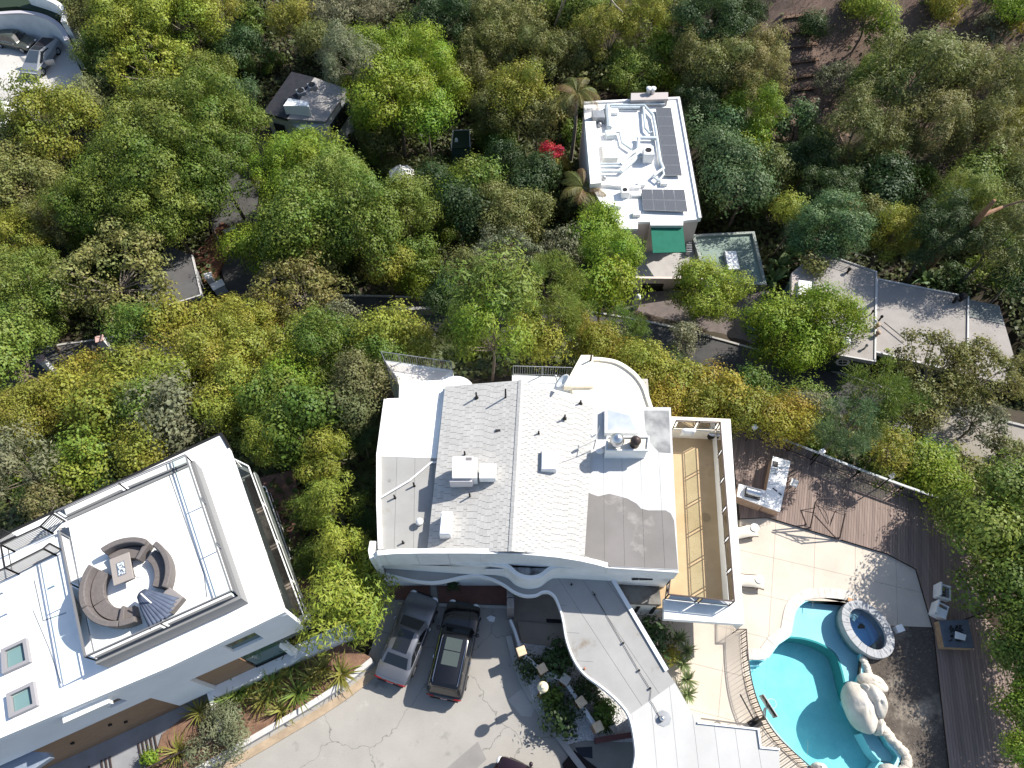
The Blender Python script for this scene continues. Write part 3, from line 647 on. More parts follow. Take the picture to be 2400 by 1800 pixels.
# ---- things on the roof
t = thing('rooftop_air_conditioner', 'large pinkish white air conditioner box on the shingled roof', 'air conditioner', P(1083, 1105, 6.6))
o = obj('housing', box_px(1060, 1069, 1109, 1120, 6.75, 7.75, 1), mat('unit white', (.78, .74, .73), .5, (.7, .66, .65), 2), t); bevel(o, .03)
obj('side_panel', box_px(1109, 1072, 1118, 1120, 6.75, 7.6), whitemetal, t)
g = PP([(1092,1071),(1106,1071),(1106,1080),(1092,1080)], 7.765)
for k in range(4):
    y = 1072+k*2; obj('grille_slot', MB().slab(PP([(1091,y),(1106,y),(1106,y+1.1),(1091,y+1.1)], 7.76), .02), black, t)
f_ = P(1062, 1122, 6.9); obj('lower_panel', MB().box((P(1082, 1122, 7).x, P(1082, 1121, 7.75).y-.05, 7.2), (1.1, .08, .7)), mat('panel grey', (.55, .52, .52), .6), t)
for u, v in ((1062, 1120), (1107, 1118)): q = P(u, v, 6.5); obj('leg', MB().bar(Vector((q.x, q.y, 6.4)), Vector((q.x, q.y, 6.8)), .07), darkmetal, t)
t = thing('rooftop_air_conditioner', 'smaller square white unit beside the large air conditioner', 'air conditioner', P(1142, 1104, 6.8))
o = obj('housing', box_px(1124, 1086, 1163, 1121, 7.0, 7.5, 1), whitemetal, t); bevel(o, .03)
for u, v in ((1125, 1120), (1160, 1118), (1160, 1088)): q = P(u, v, 6.9); obj('leg', MB().bar(Vector((q.x, q.y, 6.6)), Vector((q.x, q.y, 7.02)), .05), darkmetal, t)
def dish(px, py, z, rad, label, az, mt=whitemetal):
    q = P(px, py, z); t = thing('satellite_dish', label, 'satellite dish', q)
    M = Matrix.Rotation(az, 3, 'Z')@Matrix.Rotation(R(48), 3, 'X'); mm = MB(); n = 20; c = q+Vector((0, 0, .62)); k = 0
    for j, (rr, dz) in enumerate(((.02, 0), (.4, .05), (.75, .13), (1, .22))):
        for i in range(n): an = 6.2832*i/n; mm.v.append(c+M@Vector((rr*rad*math.cos(an), rr*rad*.9*math.sin(an), dz*rad)))
    for j in range(3):
        for i in range(n): mm.f.append([j*n+i, j*n+(i+1) % n, (j+1)*n+(i+1) % n, (j+1)*n+i])
    o = obj('reflector', mm, mt, t, True); o.modifiers.new('s', 'SOLIDIFY').thickness = .015
    obj('mast', MB().tube([q, q+Vector((0, 0, .6))], .03), greymetal, t)
    tip = c+M@Vector((0, -rad*.2, rad*1.1)); obj('feed_arm', MB().tube([c+M@Vector((0, -rad*.85, .15*rad)), tip], .018, 6), darkmetal, t); obj('feed_horn', MB().lathe(tip, [(.05, -.05), (.06, .05), (.001, .07)], 8), greymetal, t)
dish(1318, 910, 6.55, .5, 'white satellite dish at the north edge of the shingled roof', R(-120))
t = thing('roof_antenna', 'thin crossed metal antenna beside the chimney block', 'antenna', P(1391, 1052, 6.4)); q = ORG[t]
obj('mast', MB().tube([q, q+Vector((0, 0, 1.1))], .025), greymetal, t); tp = q+Vector((0, 0, 1.05))
obj('boom', MB().bar(tp, tp+Vector((-1.1, -.55, 0)), .03), greymetal, t); obj('boom', MB().bar(tp, tp+Vector((.25, .75, .1)), .03), greymetal, t); obj('panel', MB().box(tp+Vector((-.1, .3, 0)), (.25, .12, .3), .6), whitemetal, t)
obj('junction_box', MB().ell(q+Vector((.3, -.2, .15)), (.22, .14, .15), 10, 6), whitemetal, t)
# ---- balcony on the east side
BZ, BP = 2.5, 3.5
outer = PP([(1574,976),(1712,982),(1744,1463),(1556,1450)], BP)
bi = PP([(1570,1012),(1676,1012),(1704,1412),(1560,1405)], BZ)
obj('balcony_floor', MB().slab(PP([(1565,985),(1690,985),(1715,1420),(1540,1425)], BZ), .4), tan, H)
obj('balcony_base', MB().slab([Vector((q.x-(.35 if i in (1, 2) else 0), q.y+(2.3 if i > 1 else -.3), BZ-.41)) for i, q in enumerate(outer)], zb=-.6), white, H)
def inset(pa, pb, px_, z): return
# broad parapets: outer edge to inner edge
io = PP([(1574,1007),(1680,1012),(1708,1418),(1556,1402)], BP)
obj('parapet', MB().slab([outer[0], outer[1], io[1], io[0]], zb=BZ-.4), cream, H)
obj('parapet', MB().slab([outer[1], outer[2], io[2], io[1]], zb=BZ-.4), white, H)
obj('parapet', MB().slab([outer[2], outer[3], io[3], io[2]], zb=BP-.45), white, H)
def glass_rail(parent, path, h, nm='railing', post_mt=bronze, gl=clear, step=1.55, double=True, label=None):
    rl = MB(); path = [Vector(p) for p in path]; o_ = None; panes = []
    for a, b in zip(path[:-1], path[1:]):
        L = (b-a).length; n = max(1, round(L/step)); e = (b-a).normalized()
        rl.bar(a+Vector((0, 0, h)), b+Vector((0, 0, h)), .05); rl.bar(a+Vector((0, 0, h-.13)), b+Vector((0, 0, h-.13)), .03); rl.bar(a+Vector((0, 0, .1)), b+Vector((0, 0, .1)), .04)
        for i in range(n+1):
            q = a.lerp(b, i/n)
            for s_ in ((-.09, .09) if double else (0,)):
                qq = q+e*s_*(0 if i in (0, n) else 1); rl.bar(qq, qq+Vector((0, 0, h)), .045)
            if i < n: panes.append((a.lerp(b, (i+.12/L*n*.9)/n) if 0 else a.lerp(b, i/n)+e*.13, a.lerp(b, (i+1)/n)-e*.13))
    o_ = obj(nm, rl, post_mt, parent, label=label)
    for a, b in panes:
        nn = Vector((-(b-a).y, (b-a).x, 0)).normalized()*.006; z0, z1 = Vector((0, 0, .13)), Vector((0, 0, h-.15))
        obj('glass_pane', MB().add([a+z0-nn, b+z0-nn, b+z1-nn, a+z1-nn, a+z0+nn, b+z0+nn, b+z1+nn, a+z1+nn], [[3, 2, 1, 0], [4, 5, 6, 7], [0, 1, 5, 4], [1, 2, 6, 5], [2, 3, 7, 6], [3, 0, 4, 7]]), gl, o_)
    return o_
glass_rail(H, PP([(1577,1004),(1678,1008),(1709,1420),(1558,1404),(1562,1372)], BP), 1.0)
o = obj('floor_drain', MB().lathe(P(1654, 1213, BZ+.005), [(.26, 0), (.26, .01), (.22, .012), (.001, .012)], 20), mat('brown drain', (.3, .22, .12), .8), H)
t = thing('cloth', 'pale cloth hanging over the balcony glass rail', 'cloth', P(1616, 1013, BP))
q = P(1616, 1006, BP+1.06); mm = MB()
for i in range(5):
    for j in range(7):
        s_, w_ = i/4-.5, j/6; dy = .03+.35*abs(w_-.5)**1.2*(1 if w_ > .5 else -1)*0
        mm.v.append(Vector((q.x+s_*.75+.03*math.sin(j), q.y+(.09 if w_ < .35 else (-.09 if w_ > .45 else 0))+.015*math.sin(i*2), q.z-abs(w_-.4)*1.1)))
for i in range(4):
    for j in range(6): k = i*7+j; mm.f.append([k, k+1, k+8, k+7])
o = obj('fabric', mm, mat('pale fabric', (.7, .7, .69), .9), t, True); o.modifiers.new('s', 'SOLIDIFY').thickness = .012
q = P(1663, 1023, BZ); t = thing('balcony_planter_pot', 'black round pot in the corner of the tan balcony', 'pot', q)
obj('bowl', MB().lathe(q, [(.2, 0), (.3, .3), (.33, .75), (.28, .78), (.24, .6), (.001, .58)], 18), black, t, True); obj('rim', MB().lathe(q+Vector((0, 0, .74)), [(.3, 0), (.36, .02), (.36, .07), (.3, .08)], 18), steel, t, True)
# windows below the east roof and by the side yard
for u in (1497, 1515, 1531):
    q = P(u, 1369, 5.0); obj('wall_vent', MB().box((q.x, low[-3].y-.11, 4.1), (.34, .06, .14)), darkmetal, H)
obj('low_roof', MB().slab(PP([(1448,1370),(1545,1375),(1550,1417),(1470,1413)], 2.7), .3), mat('dirty low roof', (.20, .19, .17), .9, (.07, .065, .06), .8, contrast=(.4, .65), grain=.1), H)
obj('wall', MB().slab(PP([(1440,1362),(1558,1360),(1555,1420),(1470,1415)], 2.38), zb=0), white, H)
f2 = Face(P(1472, 1416, 2.3), P(1556, 1421, 2.3))
for u in (.5, 1.35): obj('slot_window', MB().slab([f2.at(u, 2.0, .05), f2.at(u+.18, 2.0, .05), f2.at(u+.18, 2.0, 0), f2.at(u, 2.0, 0)], zb=.6), black, H)
# ================================================================ modern white house on the left
LZ = 8.0
M_ = thing('modern_house', 'modern flat-roofed white house with roof terrace at the left', 'house', P(330, 1400, 0))
roofL = PP([(518,1017),(537,1050),(668,1434),(400,1562),(0,1730),(-260,1840),(-260,1385),(0,1262),(30,1245)], LZ)
wr = mat('bright white roof', (.86, .86, .85), .7, (.80, .80, .79), .6, grain=.02, spots=((.66, .67, .64), .3, .66, .8))
lr = obj('roof', MB().slab(roofL, .35), wr, M_)
obj('roof_edge', MB().wall([q+Vector((0, 0, .05)) for q in (roofL[7], roofL[8], roofL[0], roofL[1])], .12, LZ-.4), darkmetal, M_)
fc = Face(P(0, 1730, LZ), P(668, 1434, LZ))
def fpx(x, y, off=0.0): return fc.px(x, y, off)
zb1 = fpx(450, 1591)[1]; zb2 = fpx(426, 1651)[1]; zw = max(.15, fpx(222, 1757, -.3)[1])
uA, uB = fpx(301, 1621)[0], fpx(393, 1576)[0]
fm = mat('white facade', (.76, .77, .78), .7, (.70, .71, .72), .7, grain=.02)
core = [q.copy() for q in roofL]; 
obj('wall', MB().slab([fc.at(fc.L-1.9, LZ-.36, -.5), fc.at(-8, LZ-.36, -.5), P(-260, 1400, LZ-.36), P(440, 1078, LZ-.36), P(455, 1095, LZ-.36)], zb=-2.5), white, M_)
def panel(nm, u0, u1, z0, z1, off, th, mt, parent=M_, label=None):
    return obj(nm, MB().slab([fc.at(u0, z1, off), fc.at(u1, z1, off), fc.at(u1, z1, off-th), fc.at(u0, z1, off-th)], zb=z0), mt, parent, label=label)
# upper white wall with window holes: pieces left and right of each opening
w1a, w1b = fpx(515, 1511), fpx(586, 1477); wz1, wz0 = LZ-.85, fpx(548, 1527)[1]; wu0, wu1 = fpx(530, 1519)[0], fpx(600, 1484)[0]
s1a, s1b = fpx(240, 1655)[0], fpx(283, 1637)[0]; sz1 = fpx(262, 1642)[1]; sz0 = fpx(250, 1663)[1]
obj('facade_band', MB().slab([fc.at(-8, LZ-.36, .02), fc.at(fc.L, LZ-.36, .02), fc.at(fc.L, LZ-.36, -.25), fc.at(-8, LZ-.36, -.25)], zb=wz1), fm, M_)
for u0, u1, z0, z1 in ((-8, s1a, zb1, wz1), (s1a, s1b, zb1, sz0), (s1b, wu0, zb1, wz1), (wu0, wu1, zb1, wz0), (wu1, fc.L, zb1, wz1)):
    if z1 > z0: panel('facade_panel', u0, u1, z0, z1-.002, .02, .27, fm)
if sz1 < wz1: panel('facade_panel', s1a, s1b, sz1, wz1-.002, .02, .27, fm)
panel('window', wu0, wu1, wz0, wz1, -.12, .03, mat('green window', (.05, .10, .085), .08, spec=.6)); panel('slot_window', s1a, s1b, sz0, sz1, -.15, .03, mat('brown slot', (.16, .10, .06), .5))
panel('facade_panel', uA, uB, zb2, zb1-.002, .02, .27, fm)
panel('wood_siding', -8, uA-.02, zw, zb1-.002, -.2, .12, wood); 
uC = fpx(640, 1540, -.2)[0]
zr = fpx(507, 1606, -.2)[1]
panel('wood_siding', uB+.02, fpx(560, 1545, -.2)[0], zr, zb1-.002, -.2, .12, wood)
wa, wb = fpx(565, 1545, -.2)[0], fpx(660, 1500, -.2)[0]
panel('window', wa+.1, wb, zr+.15, zb1-.1, -.22, .04, MATS['green window']); panel('window_frame', wa, wb+.1, zr, zr+.14, -.15, .12, darkmetal)
for x, y in ((170, 1742), (258, 1699), (295, 1692)):
    u, z = fpx(x, y, -.15); panel('wall_lamp', u-.06, u+.06, z-.08, z+.08, -.1, .08, darkmetal)
# cantilever ledge strip and lower slab at far left
s0, s1 = fpx(160, 1680)[0], fpx(245, 1628)[0]
panel('ledge', s0, s1, LZ-1.0, LZ-.62, .32, .3, white)
obj('low_roof', MB().slab(PP([(-120,1762),(0,1755),(112,1764),(118,1776),(40,1830),(-120,1880)], 4.4), .35), mat('blue grey stone', (.20, .24, .30), .5, (.30, .33, .38), 1.2, contrast=(.45, .65)), M_)
# ledge, porch and slatted rails in front
pz = .15
ledge = [fc.at(uB-.3, zr, .35), fc.at(fc.L+1.6, zr, .35), fc.at(fc.L+1.6, zr, -.4), fc.at(uB-.3, zr, -.4)]
obj('ledge', MB().slab(ledge, zb=-.4), white, M_)
porch = [fc.at(-8, pz, 2.1), fc.at(uA+1.4, pz, 2.1), fc.at(uA+1.4, pz, -.3), fc.at(-8, pz, -.3)]
obj('porch', MB().slab(porch, zb=-.5), mat('porch grey', (.27, .27, .28), .8, (.22, .22, .23), 1, grain=.06), M_)
obj('porch_edge', MB().wall([fc.at(uA+1.4, zr, -.2), fc.at(uA+1.4, zr-.3, 1.9)], .2, -.4), white, M_)
for k, (u0, n, st) in enumerate(((uA-2.6, 5, .2), (uA+.3, 7, .17), (uA-6.2, 6, .24), (uA-4.4, 3, .2))):
    for i in range(n): obj('slat', MB().bar(fc.at(u0+i*st, pz+.04, .6), fc.at(u0+i*st, pz+.04, 2.05), .05, .08), bronze, M_)
obj('porch_rail', MB().bar(fc.at(-8, pz+.75, 2.05), fc.at(uA+1.3, pz+.75, 2.05), .07), bronze, M_)
mm = MB()
for i in range(40):
    q = fc.at(uA+1.3-i*.2, pz, 2.05); mm.bar(q, q+Vector((0, 0, .75)), .03)
obj('rail_pickets', mm, bronze, M_)
# low white ledge wrapping the corner, second floor beams at the east end
ez = 4.0
be = PP([(548,1080),(560,1110),(716,1456),(640,1490)], ez)
obj('balcony_floor', MB().slab([Vector((q_.x, q_.y, 3.95)) for q_ in PP([(470,1075),(548,1068),(586,1090),(720,1456),(640,1492),(560,1490)], 5.0)], .35), mat('green grey balcony floor', (.13, .145, .13), .8, (.09, .1, .09), 1.5, grain=.1), M_)
gr = glass_rail(M_, [Vector((q_.x, q_.y, 4.0)) for q_ in PP([(550,1076),(582,1092),(716,1455),(640,1490)], 5.0)], 1.0, post_mt=white, gl=green_glass, step=2.2, double=False)
obj('balcony_planter', MB().wall([Vector((q_.x, q_.y, 4.2)) for q_ in PP([(570,1105),(692,1430)], 5.0)], .4, 3.9), mulch, M_)
obj('beam', MB().bar(P(610, 1487, 4.1), P(728, 1440, 4.1)+Vector((0, -.1, 0)), .35, .3), white, M_)
obj('beam', MB().bar(P(628, 1482, 4.1), P(690, 1530, 1.4), .35, .3), white, M_)
obj('ledge', MB().slab(PP([(640,1525),(715,1505),(716,1540),(660,1560)], 1.0), zb=-.4), concrete2, M_)
for u, v in ((637, 1450), (612, 1463)): obj('column', MB().box(P(u, v, 4.6), (.22, .22, 1.3)), white, M_)
# roof terrace
TZ = 8.9
tp = PP([(158,1217),(452,1085),(558,1398),(226,1548),(190,1380)], TZ)
tr = obj('roof_terrace', MB().slab(tp, zb=LZ-.1), mat('white terrace floor', (.84, .84, .82), .8, (.76, .77, .74), .7, contrast=(.4, .7), grain=.02), M_)
d1 = (P(400,1100,TZ)-P(500,1420,TZ))
mm = MB(); mm.wall(PP([(397,1115,TZ+.008),(478,1345,TZ+.008),(485,1400,TZ+.008)]), .05, TZ-.01); obj('floor_joint', mm, greymetal, tr)
for a, b in (((60,1420),(140,1600)), ((0,1590),(140,1540)), ((100,1700),(60,1590))):
    pass
obj('floor_joint', MB().wall(PP([(77,1430,LZ+.008),(115,1520,LZ+.008),(143,1602,LZ+.008)]), .04, LZ-.01), greymetal, lr)
obj('floor_joint', MB().wall(PP([(80,1360,LZ+.008),(101,1455,LZ+.008),(155,1436,LZ+.008)]), .05, LZ-.01), greymetal, lr)
def frame_rail(path, h, skip=()):
    glass_rail(M_, path, h, post_mt=mat('slate metal', (.16, .16, .165), .5), gl=clear, step=2.4, double=False)
frame_rail(PP([(165,1262),(190,1380),(226,1548),(558,1398),(452,1085),(300,1150),(155,1216)], TZ), .95)
obj('terrace_kerb', MB().wall(PP([(155,1216),(452,1084),(560,1400),(224,1552)], TZ+.1), .16, LZ), mat('grey kerb', (.20, .20, .20), .7), M_)
for pts in ([(5,1524),(56,1500),(64,1549),(8,1574)], [(18,1628),(73,1602),(81,1651),(24,1677)]):
    sk = obj('skylight', MB().wall(PP(pts, LZ+.25), .14, LZ, closed=True), mat('mauve frame', (.27, .26, .27), .6), M_)
    obj('skylight_well', MB().slab(PP(pts, LZ+.04), .03), mat('well white', (.62, .75, .66), .6), sk)
    cx = sum(p[0] for p in pts)/4; cy = sum(p[1] for p in pts)/4
    obj('skylight_glass', MB().slab(PP([((p[0]-cx)*.72+cx+4, (p[1]-cy)*.74+cy+1) for p in pts], LZ+.07), .02), windowb, sk)
for x, y, h in ((10, 1388, .5), (20, 1437, .4), (130, 1372, .3)):
    q = P(x, y, LZ); obj('vent_pipe', MB().tube([q, q+Vector((0, 0, h))], .05), whitemetal, M_)
# stairs up to the terrace and cable railings
for i in range(3):
    q0, q1 = P(130+i*9, 1240+i*16, LZ), P(155+i*5, 1228+i*16, LZ)
    obj('step', MB().slab([P(136+8*i, 1238, LZ+.2*i+.15), P(144+8*i, 1235, LZ+.2*i+.15), P(158+8*i, 1272, LZ+.2*i+.15), P(150+8*i, 1276, LZ+.2*i+.15)], zb=LZ-.05), concrete2, M_)
def cable(path, h, parent=M_, n=8):
    mm = MB(); path = [Vector(p) for p in path]
    for a, b in zip(path[:-1], path[1:]):
        for k in range(1, n+1): mm.bar(a+Vector((0, 0, h*k/n)), b+Vector((0, 0, h*k/n)), .03 if k < n else .06)
        for q in (a, b): mm.bar(q, q+Vector((0, 0, h)), .06)
    return obj('cable_railing', mm, darkmetal, parent)
cable(PP([(35,1293),(125,1251),(153,1222)], LZ), 1.05); cable(PP([(45,1346),(132,1302),(146,1290)], LZ), 1.05); cable(PP([(-40,1385),(45,1346)], LZ), 1.05); cable(PP([(35,1293),(45,1346)], LZ), 1.05, n=2)
mm = MB()
for i in range(22):
    q = P(-30+3.2*i, 1288-1.5*i+(0), LZ-.05); mm.bar(q, q+Vector((0, 0, 1.05)), .025)
mm.bar(P(-30, 1288, LZ+1), P(38, 1256, LZ+1), .05); obj('picket_railing', mm, darkmetal, M_)
# sunken lawn terrace to the east with glass rail and globe
yl = PP([(600,1150),(634,1156),(692,1322),(662,1330)], -.1)
obj('lawn_tray', MB().slab(yl, .6), mat('artificial turf', (.06, .13, .05), .9, (.045, .1, .04), 3, grain=.2, gscale=40), M_)
glass_rail(M_, PP([(602,1148),(634,1156),(692,1322),(660,1332)], -.1), 1.0, post_mt=whitemetal, gl=green_glass, step=3, double=False)
q = P(652, 1288, -.1); t = thing('globe_lamp', 'white globe on the narrow green lawn strip beside the modern house', 'lamp', q)
obj('globe', MB().ell(q+Vector((0, 0, .42)), (.38, .38, .38), 20, 12), mat('white globe', (.8, .8, .8), .3), t, True); obj('base', MB().lathe(q, [(.2, 0), (.18, .08), (.001, .08)], 14), greymetal, t)
# ---- furniture on the roof terrace
def arc_solid(mm, c, r0, r1, a0, a1, z0, z1, n=16, lean=0.0):
    k = len(mm.v)
    for i in range(n+1):
        an = R(a0+(a1-a0)*i/n); cs_, sn = math.cos(an), math.sin(an)
        for r, z in ((r0, z0), (r1, z0), (r1+lean, z1), (r0+lean, z1)): mm.v.append(Vector((c.x+cs_*r, c.y+sn*r, z)))
    for i in range(n):
        a = k+4*i; b = a+4
        for j in range(4): mm.f.append([a+j, a+(j+1) % 4, b+(j+1) % 4, b+j])
    mm.f.append([k, k+3, k+2, k+1]); e = k+4*n; mm.f.append([e, e+1, e+2, e+3]); return mm
def sofa(label, c, a0, a1, splits, arm=None, ro=1.83):
    mid = R((a0+a1)/2); loc = Vector((c.x+1.5*math.cos(mid), c.y+1.5*math.sin(mid), TZ+.0))
    t = thing('curved_sofa', label, 'sofa', loc, 'curved wicker sofas on the roof terrace'); z = TZ+.01
    edges = [a0]+splits+[a1]
    for e0, e1 in zip(edges[:-1], edges[1:]):
        o = obj('seat', arc_solid(MB(), c, 1.04, ro-.26, e0+.4, e1-.4, z, z+.36), wicker, t, 'auto'); bevel(o, .025)
        o = obj('backrest', arc_solid(MB(), c, ro-.25, ro, e0+.4, e1-.4, z, z+.74, lean=.06), wicker, t, 'auto'); bevel(o, .04)
    if arm is not None: o = obj('armrest', arc_solid(MB(), c, 1.0, ro-.02, arm-4, arm+4, z, z+.56, 4), wicker, t); bevel(o, .03)
    return t
sc_ = P(303, 1368, TZ+.3)
sofa('curved wicker sofa with its back to the north, above the fire table', Vector((sc_.x-.15, sc_.y+.05, 0)), 70, 134, [], 71)
sofa('curved wicker sofa at the east side of the round seating group', sc_+Vector((.0, .1, 0)), -12, 62, [])
sofa('long curved wicker sofa at the west side of the round seating group', sc_, 157, 299, [218, 277], 277)
q = P(300, 1342, TZ); t = thing('fire_table', 'rectangular wicker fire table with white pebbles in the middle of the sofas', 'table', q); rz = R(-66)
o = obj('top', MB().box(q+Vector((0, 0, .58)), (1.25, .84, .08), rz), mat('taupe table', (.30, .265, .24), .7, grain=.1), t); bevel(o, .02)
obj('base', MB().box(q+Vector((0, 0, .27)), (.8, .5, .54), rz), wicker, t); obj('burner_tray', MB().box(q+Vector((0, 0, .626)), (.62, .34, .02), rz), steel, t)
mm = MB(); rr = random.Random(5)
for i in range(60):
    p_ = Matrix.Rotation(rz, 3, 'Z')@Vector((rr.uniform(-.26, .26), rr.uniform(-.13, .13), 0)); mm.ell(q+p_+Vector((0, 0, .645)), (.03, .028, .02), 6, 4)
obj('pebbles', mm, mat('pale pebbles', (.7, .75, .76), .4, (.5, .55, .56), 20), t, True, kind='stuff')
q = P(330, 1337, TZ); solo('hoop', MB().tube([q+Vector((.24*math.cos(i*.3927), .3*math.sin(i*.3927), .03)) for i in range(17)], .015, 6, False), whitemetal, 'thin pale hoop lying on the floor beside the fire table', 'hoop')
q = P(407, 1411, TZ); t = thing('ottoman', 'square grey wicker ottoman near the folded umbrella', 'ottoman', q); rz = R(-32)
o = obj('base', MB().box(q+Vector((0, 0, .2)), (.86, .76, .4), rz), wicker, t); bevel(o, .03); o = obj('cushion', MB().box(q+Vector((0, 0, .43)), (.84, .74, .06), rz), mat('taupe cushion', (.24, .22, .22), .9), t); bevel(o, .02)
t = thing('patio_umbrella', 'folded slate blue patio umbrella leaning over the roof terrace', 'umbrella', P(352, 1400, TZ)); a_, b_ = P(330, 1390, TZ+.7), P(388, 1440, TZ+.8)
obj('pole', MB().tube([P(330, 1391, TZ+1.3), P(345, 1405, TZ+1.2), P(390, 1445, TZ+.4)], .03), whitemetal, t)
for k in range(9):
    f = k/8-.5; mm = MB(); ax = (b_-a_).normalized(); sd_ = ax.cross(Vector((0, 0, 1))).normalized()
    st_ = a_+sd_*f*.3; en = b_+sd_*f*1.25+ax*(.25-.6*abs(f))
    n_ = 7; w0, w1 = .07, .16
    for i in range(n_):
        u_ = i/(n_-1); p_ = st_.lerp(en, u_); w_ = w0+(w1-w0)*u_; zz = .12*math.sin(u_*3.1)+.1*(.25-f*f)*4
        for s_, h_ in ((-1, 0), (-.3, .09), (.3, .1), (1, 0)): mm.v.append(p_+sd_*s_*w_+Vector((0, 0, zz+h_*(.4+u_))))
    for i in range(n_-1):
        for j in range(3): a = i*4+j; mm.f.append([a, a+1, a+5, a+4])
    o = obj('canopy_fold', mm, navy, t, True); o.modifiers.new('s', 'SOLIDIFY').thickness = .03
obj('base', MB().lathe(P(352, 1405, TZ), [(.32, 0), (.32, .06), (.06, .1), (.05, .4), (.001, .4)], 18), greymetal, t)
# ================================================================ tall white house with solar panels
T = thing('terraced_house', 'tall white flat-roofed house with rooftop ducts and solar panels', 'house', P(1510, 480, -13.2))
RZ, TFZ, GZ = -6.7, -10.2, -12.7
ro = PP([(1368,243),(1590,232),(1640,513),(1601,517),(1601,528),(1525,528),(1524,520),(1495,520),(1495,536),(1455,537),(1405,470),(1380,425)], RZ)
wr2 = mat('warm white roof', (.85, .84, .82), .75, (.78, .77, .75), .5, grain=.03, spots=((.58, .56, .53), .6, .66, .8))  # roof coating's own warm white, with random greyish blotches
pinkw = mat('pale pink stucco', (.66, .58, .53), .85, (.58, .50, .45), .8, grain=.04, spots=((.45, .37, .32), .9, .66, .8))
tr_ = obj('roof', MB().slab(ro, .3), wr2, T)
wi = [q.copy() for q in ro]; ctr = sum(wi, Vector())/len(wi)
obj('wall', MB().slab([ctr+(Vector((q.x, q.y, RZ-.3))-Vector((ctr.x, ctr.y, 0))-Vector((0, 0, ctr.z-RZ)) if 0 else Vector((q.x-ctr.x, q.y-ctr.y, 0))*.99+Vector((0, 0, -.3)))  for q in ro], zb=GZ-1), pinkw, T)
obj('parapet', MB().wall([q+Vector((0, 0, .18)) for q in (ro[0], ro[1], ro[2])], .22, RZ-.35), wr2, T)
obj('parapet', MB().slab(PP([(1371,285),(1396,284),(1410,428),(1384,431)], RZ+.9), zb=RZ-.3), wr2, T)
obj('gutter', MB().tube([q+Vector((.16, 0, .1)) for q in (ro[1], ro[2])], .07, 6), darkmetal, T)
obj('roof_edge', MB().slab(PP([(1384,432),(1412,432),(1500,440),(1502,436),(1410,425)], RZ+.35), zb=RZ-.1), wr2, T)
ch = obj('chimney', MB().slab(PP([(1479,218),(1566,216),(1566,232),(1479,235)], RZ+.8), zb=RZ-4), mat('grey pink stucco', (.42, .38, .36), .85), T)
for u in (1519, 1529): obj('chimney_pot', MB().lathe(P(u, 219, RZ+.8), [(.2, 0), (.2, .5), (.28, .52), (.28, .62), (.001, .66)], 14), whitemetal, ch, True)
# solar panels
cellm = mat('solar cells', (.075, .08, .09), .3, spec=.35)
brick_lines(cellm, 5.5, .05, (1.7, 1.7, 1.7))
cellm.node_tree.nodes['Brick Texture'].offset = 0; cellm.node_tree.nodes['Brick Texture'].inputs['Brick Width'].default_value = .75; cellm.node_tree.nodes['Brick Texture'].inputs['Row Height'].default_value = .75; cellm.node_tree.nodes['Brick Texture'].inputs['Color2'].default_value = (.9, .9, .9, 1)
_b = cellm.node_tree.nodes['Principled BSDF']; _mx = [n for n in cellm.node_tree.nodes if n.type == 'MIX'][-1]; _mx.inputs[6].default_value = (.085, .09, .10, 1)
def solar(nm, label, cs, nu, nv, zl, zh):
    a, b, c, d = cs; t = thing('solar_panel_array', label, 'solar panels', (a+c)/2, 'solar panel arrays on the tall white house')
    for i in range(nu):
        for j in range(nv):
            def q(s, tt): return a.lerp(b, s).lerp(d.lerp(c, s), tt)
            g = .012; p4 = [q((i+g)/nu, (j+g)/nv), q((i+1-g)/nu, (j+g)/nv), q((i+1-g)/nu, (j+1-g)/nv), q((i+g)/nu, (j+1-g)/nv)]
            o = obj('panel', MB().slab(p4, .05), greymetal, t)
            cc = sum(p4, Vector())/4; obj('cells', MB().slab([cc+(k-cc)*.965+Vector((0, 0, .004)) for k in p4], .002), cellm, o)
    for s in (.1, .9): obj('rail', MB().bar(q(s, 0)-Vector((0, 0, .12)), q(s, 1)-Vector((0, 0, .12)), .06), greymetal, t)
    return t
solar('s', 'long row of seven grey solar panels along the east roof edge', PP([(1536,252),(1573,252),(1599,411),(1557,411)], RZ+.35), 1, 7, 0, 0)
solar('s', 'wide block of grey solar panels near the south roof edge', PP([(1503,443),(1604,444),(1612,496),(1507,492)], RZ+.35), 4, 2, 0, 0)
# ducts and units on this roof
def duct(pts, r=.16, lab=None): return obj('duct', MB().tube(PP(pts, RZ+.35), r, 8), galv, T, 'auto')
duct([(1423,248),(1428,300)], .28); duct([(1424,247),(1510,247),(1530,270),(1536,300),(1548,380),(1555,395),(1540,405),(1532,412)], .15); duct([(1432,252),(1500,252)], .12)
duct([(1508,252),(1512,300),(1522,312),(1528,310)], .13); duct([(1490,242),(1558,244)], .1); duct([(1492,323),(1540,324)], .18); duct([(1497,322),(1495,350),(1480,360),(1455,385)], .16); duct([(1502,362),(1455,402)], .18)
duct([(1407,384),(1455,384)], .1); duct([(1407,391),(1455,391)], .1); duct([(1409,402),(1458,402)], .14); duct([(1440,310),(1452,310),(1458,335),(1480,350)], .12); duct([(1528,412),(1545,425)], .1); duct([(1552,395),(1556,408),(1545,422)], .1)
obj('duct_box', MB().slab(PP([(1418,305),(1442,303),(1446,316),(1422,318)], RZ+.5), zb=RZ), galv, T)
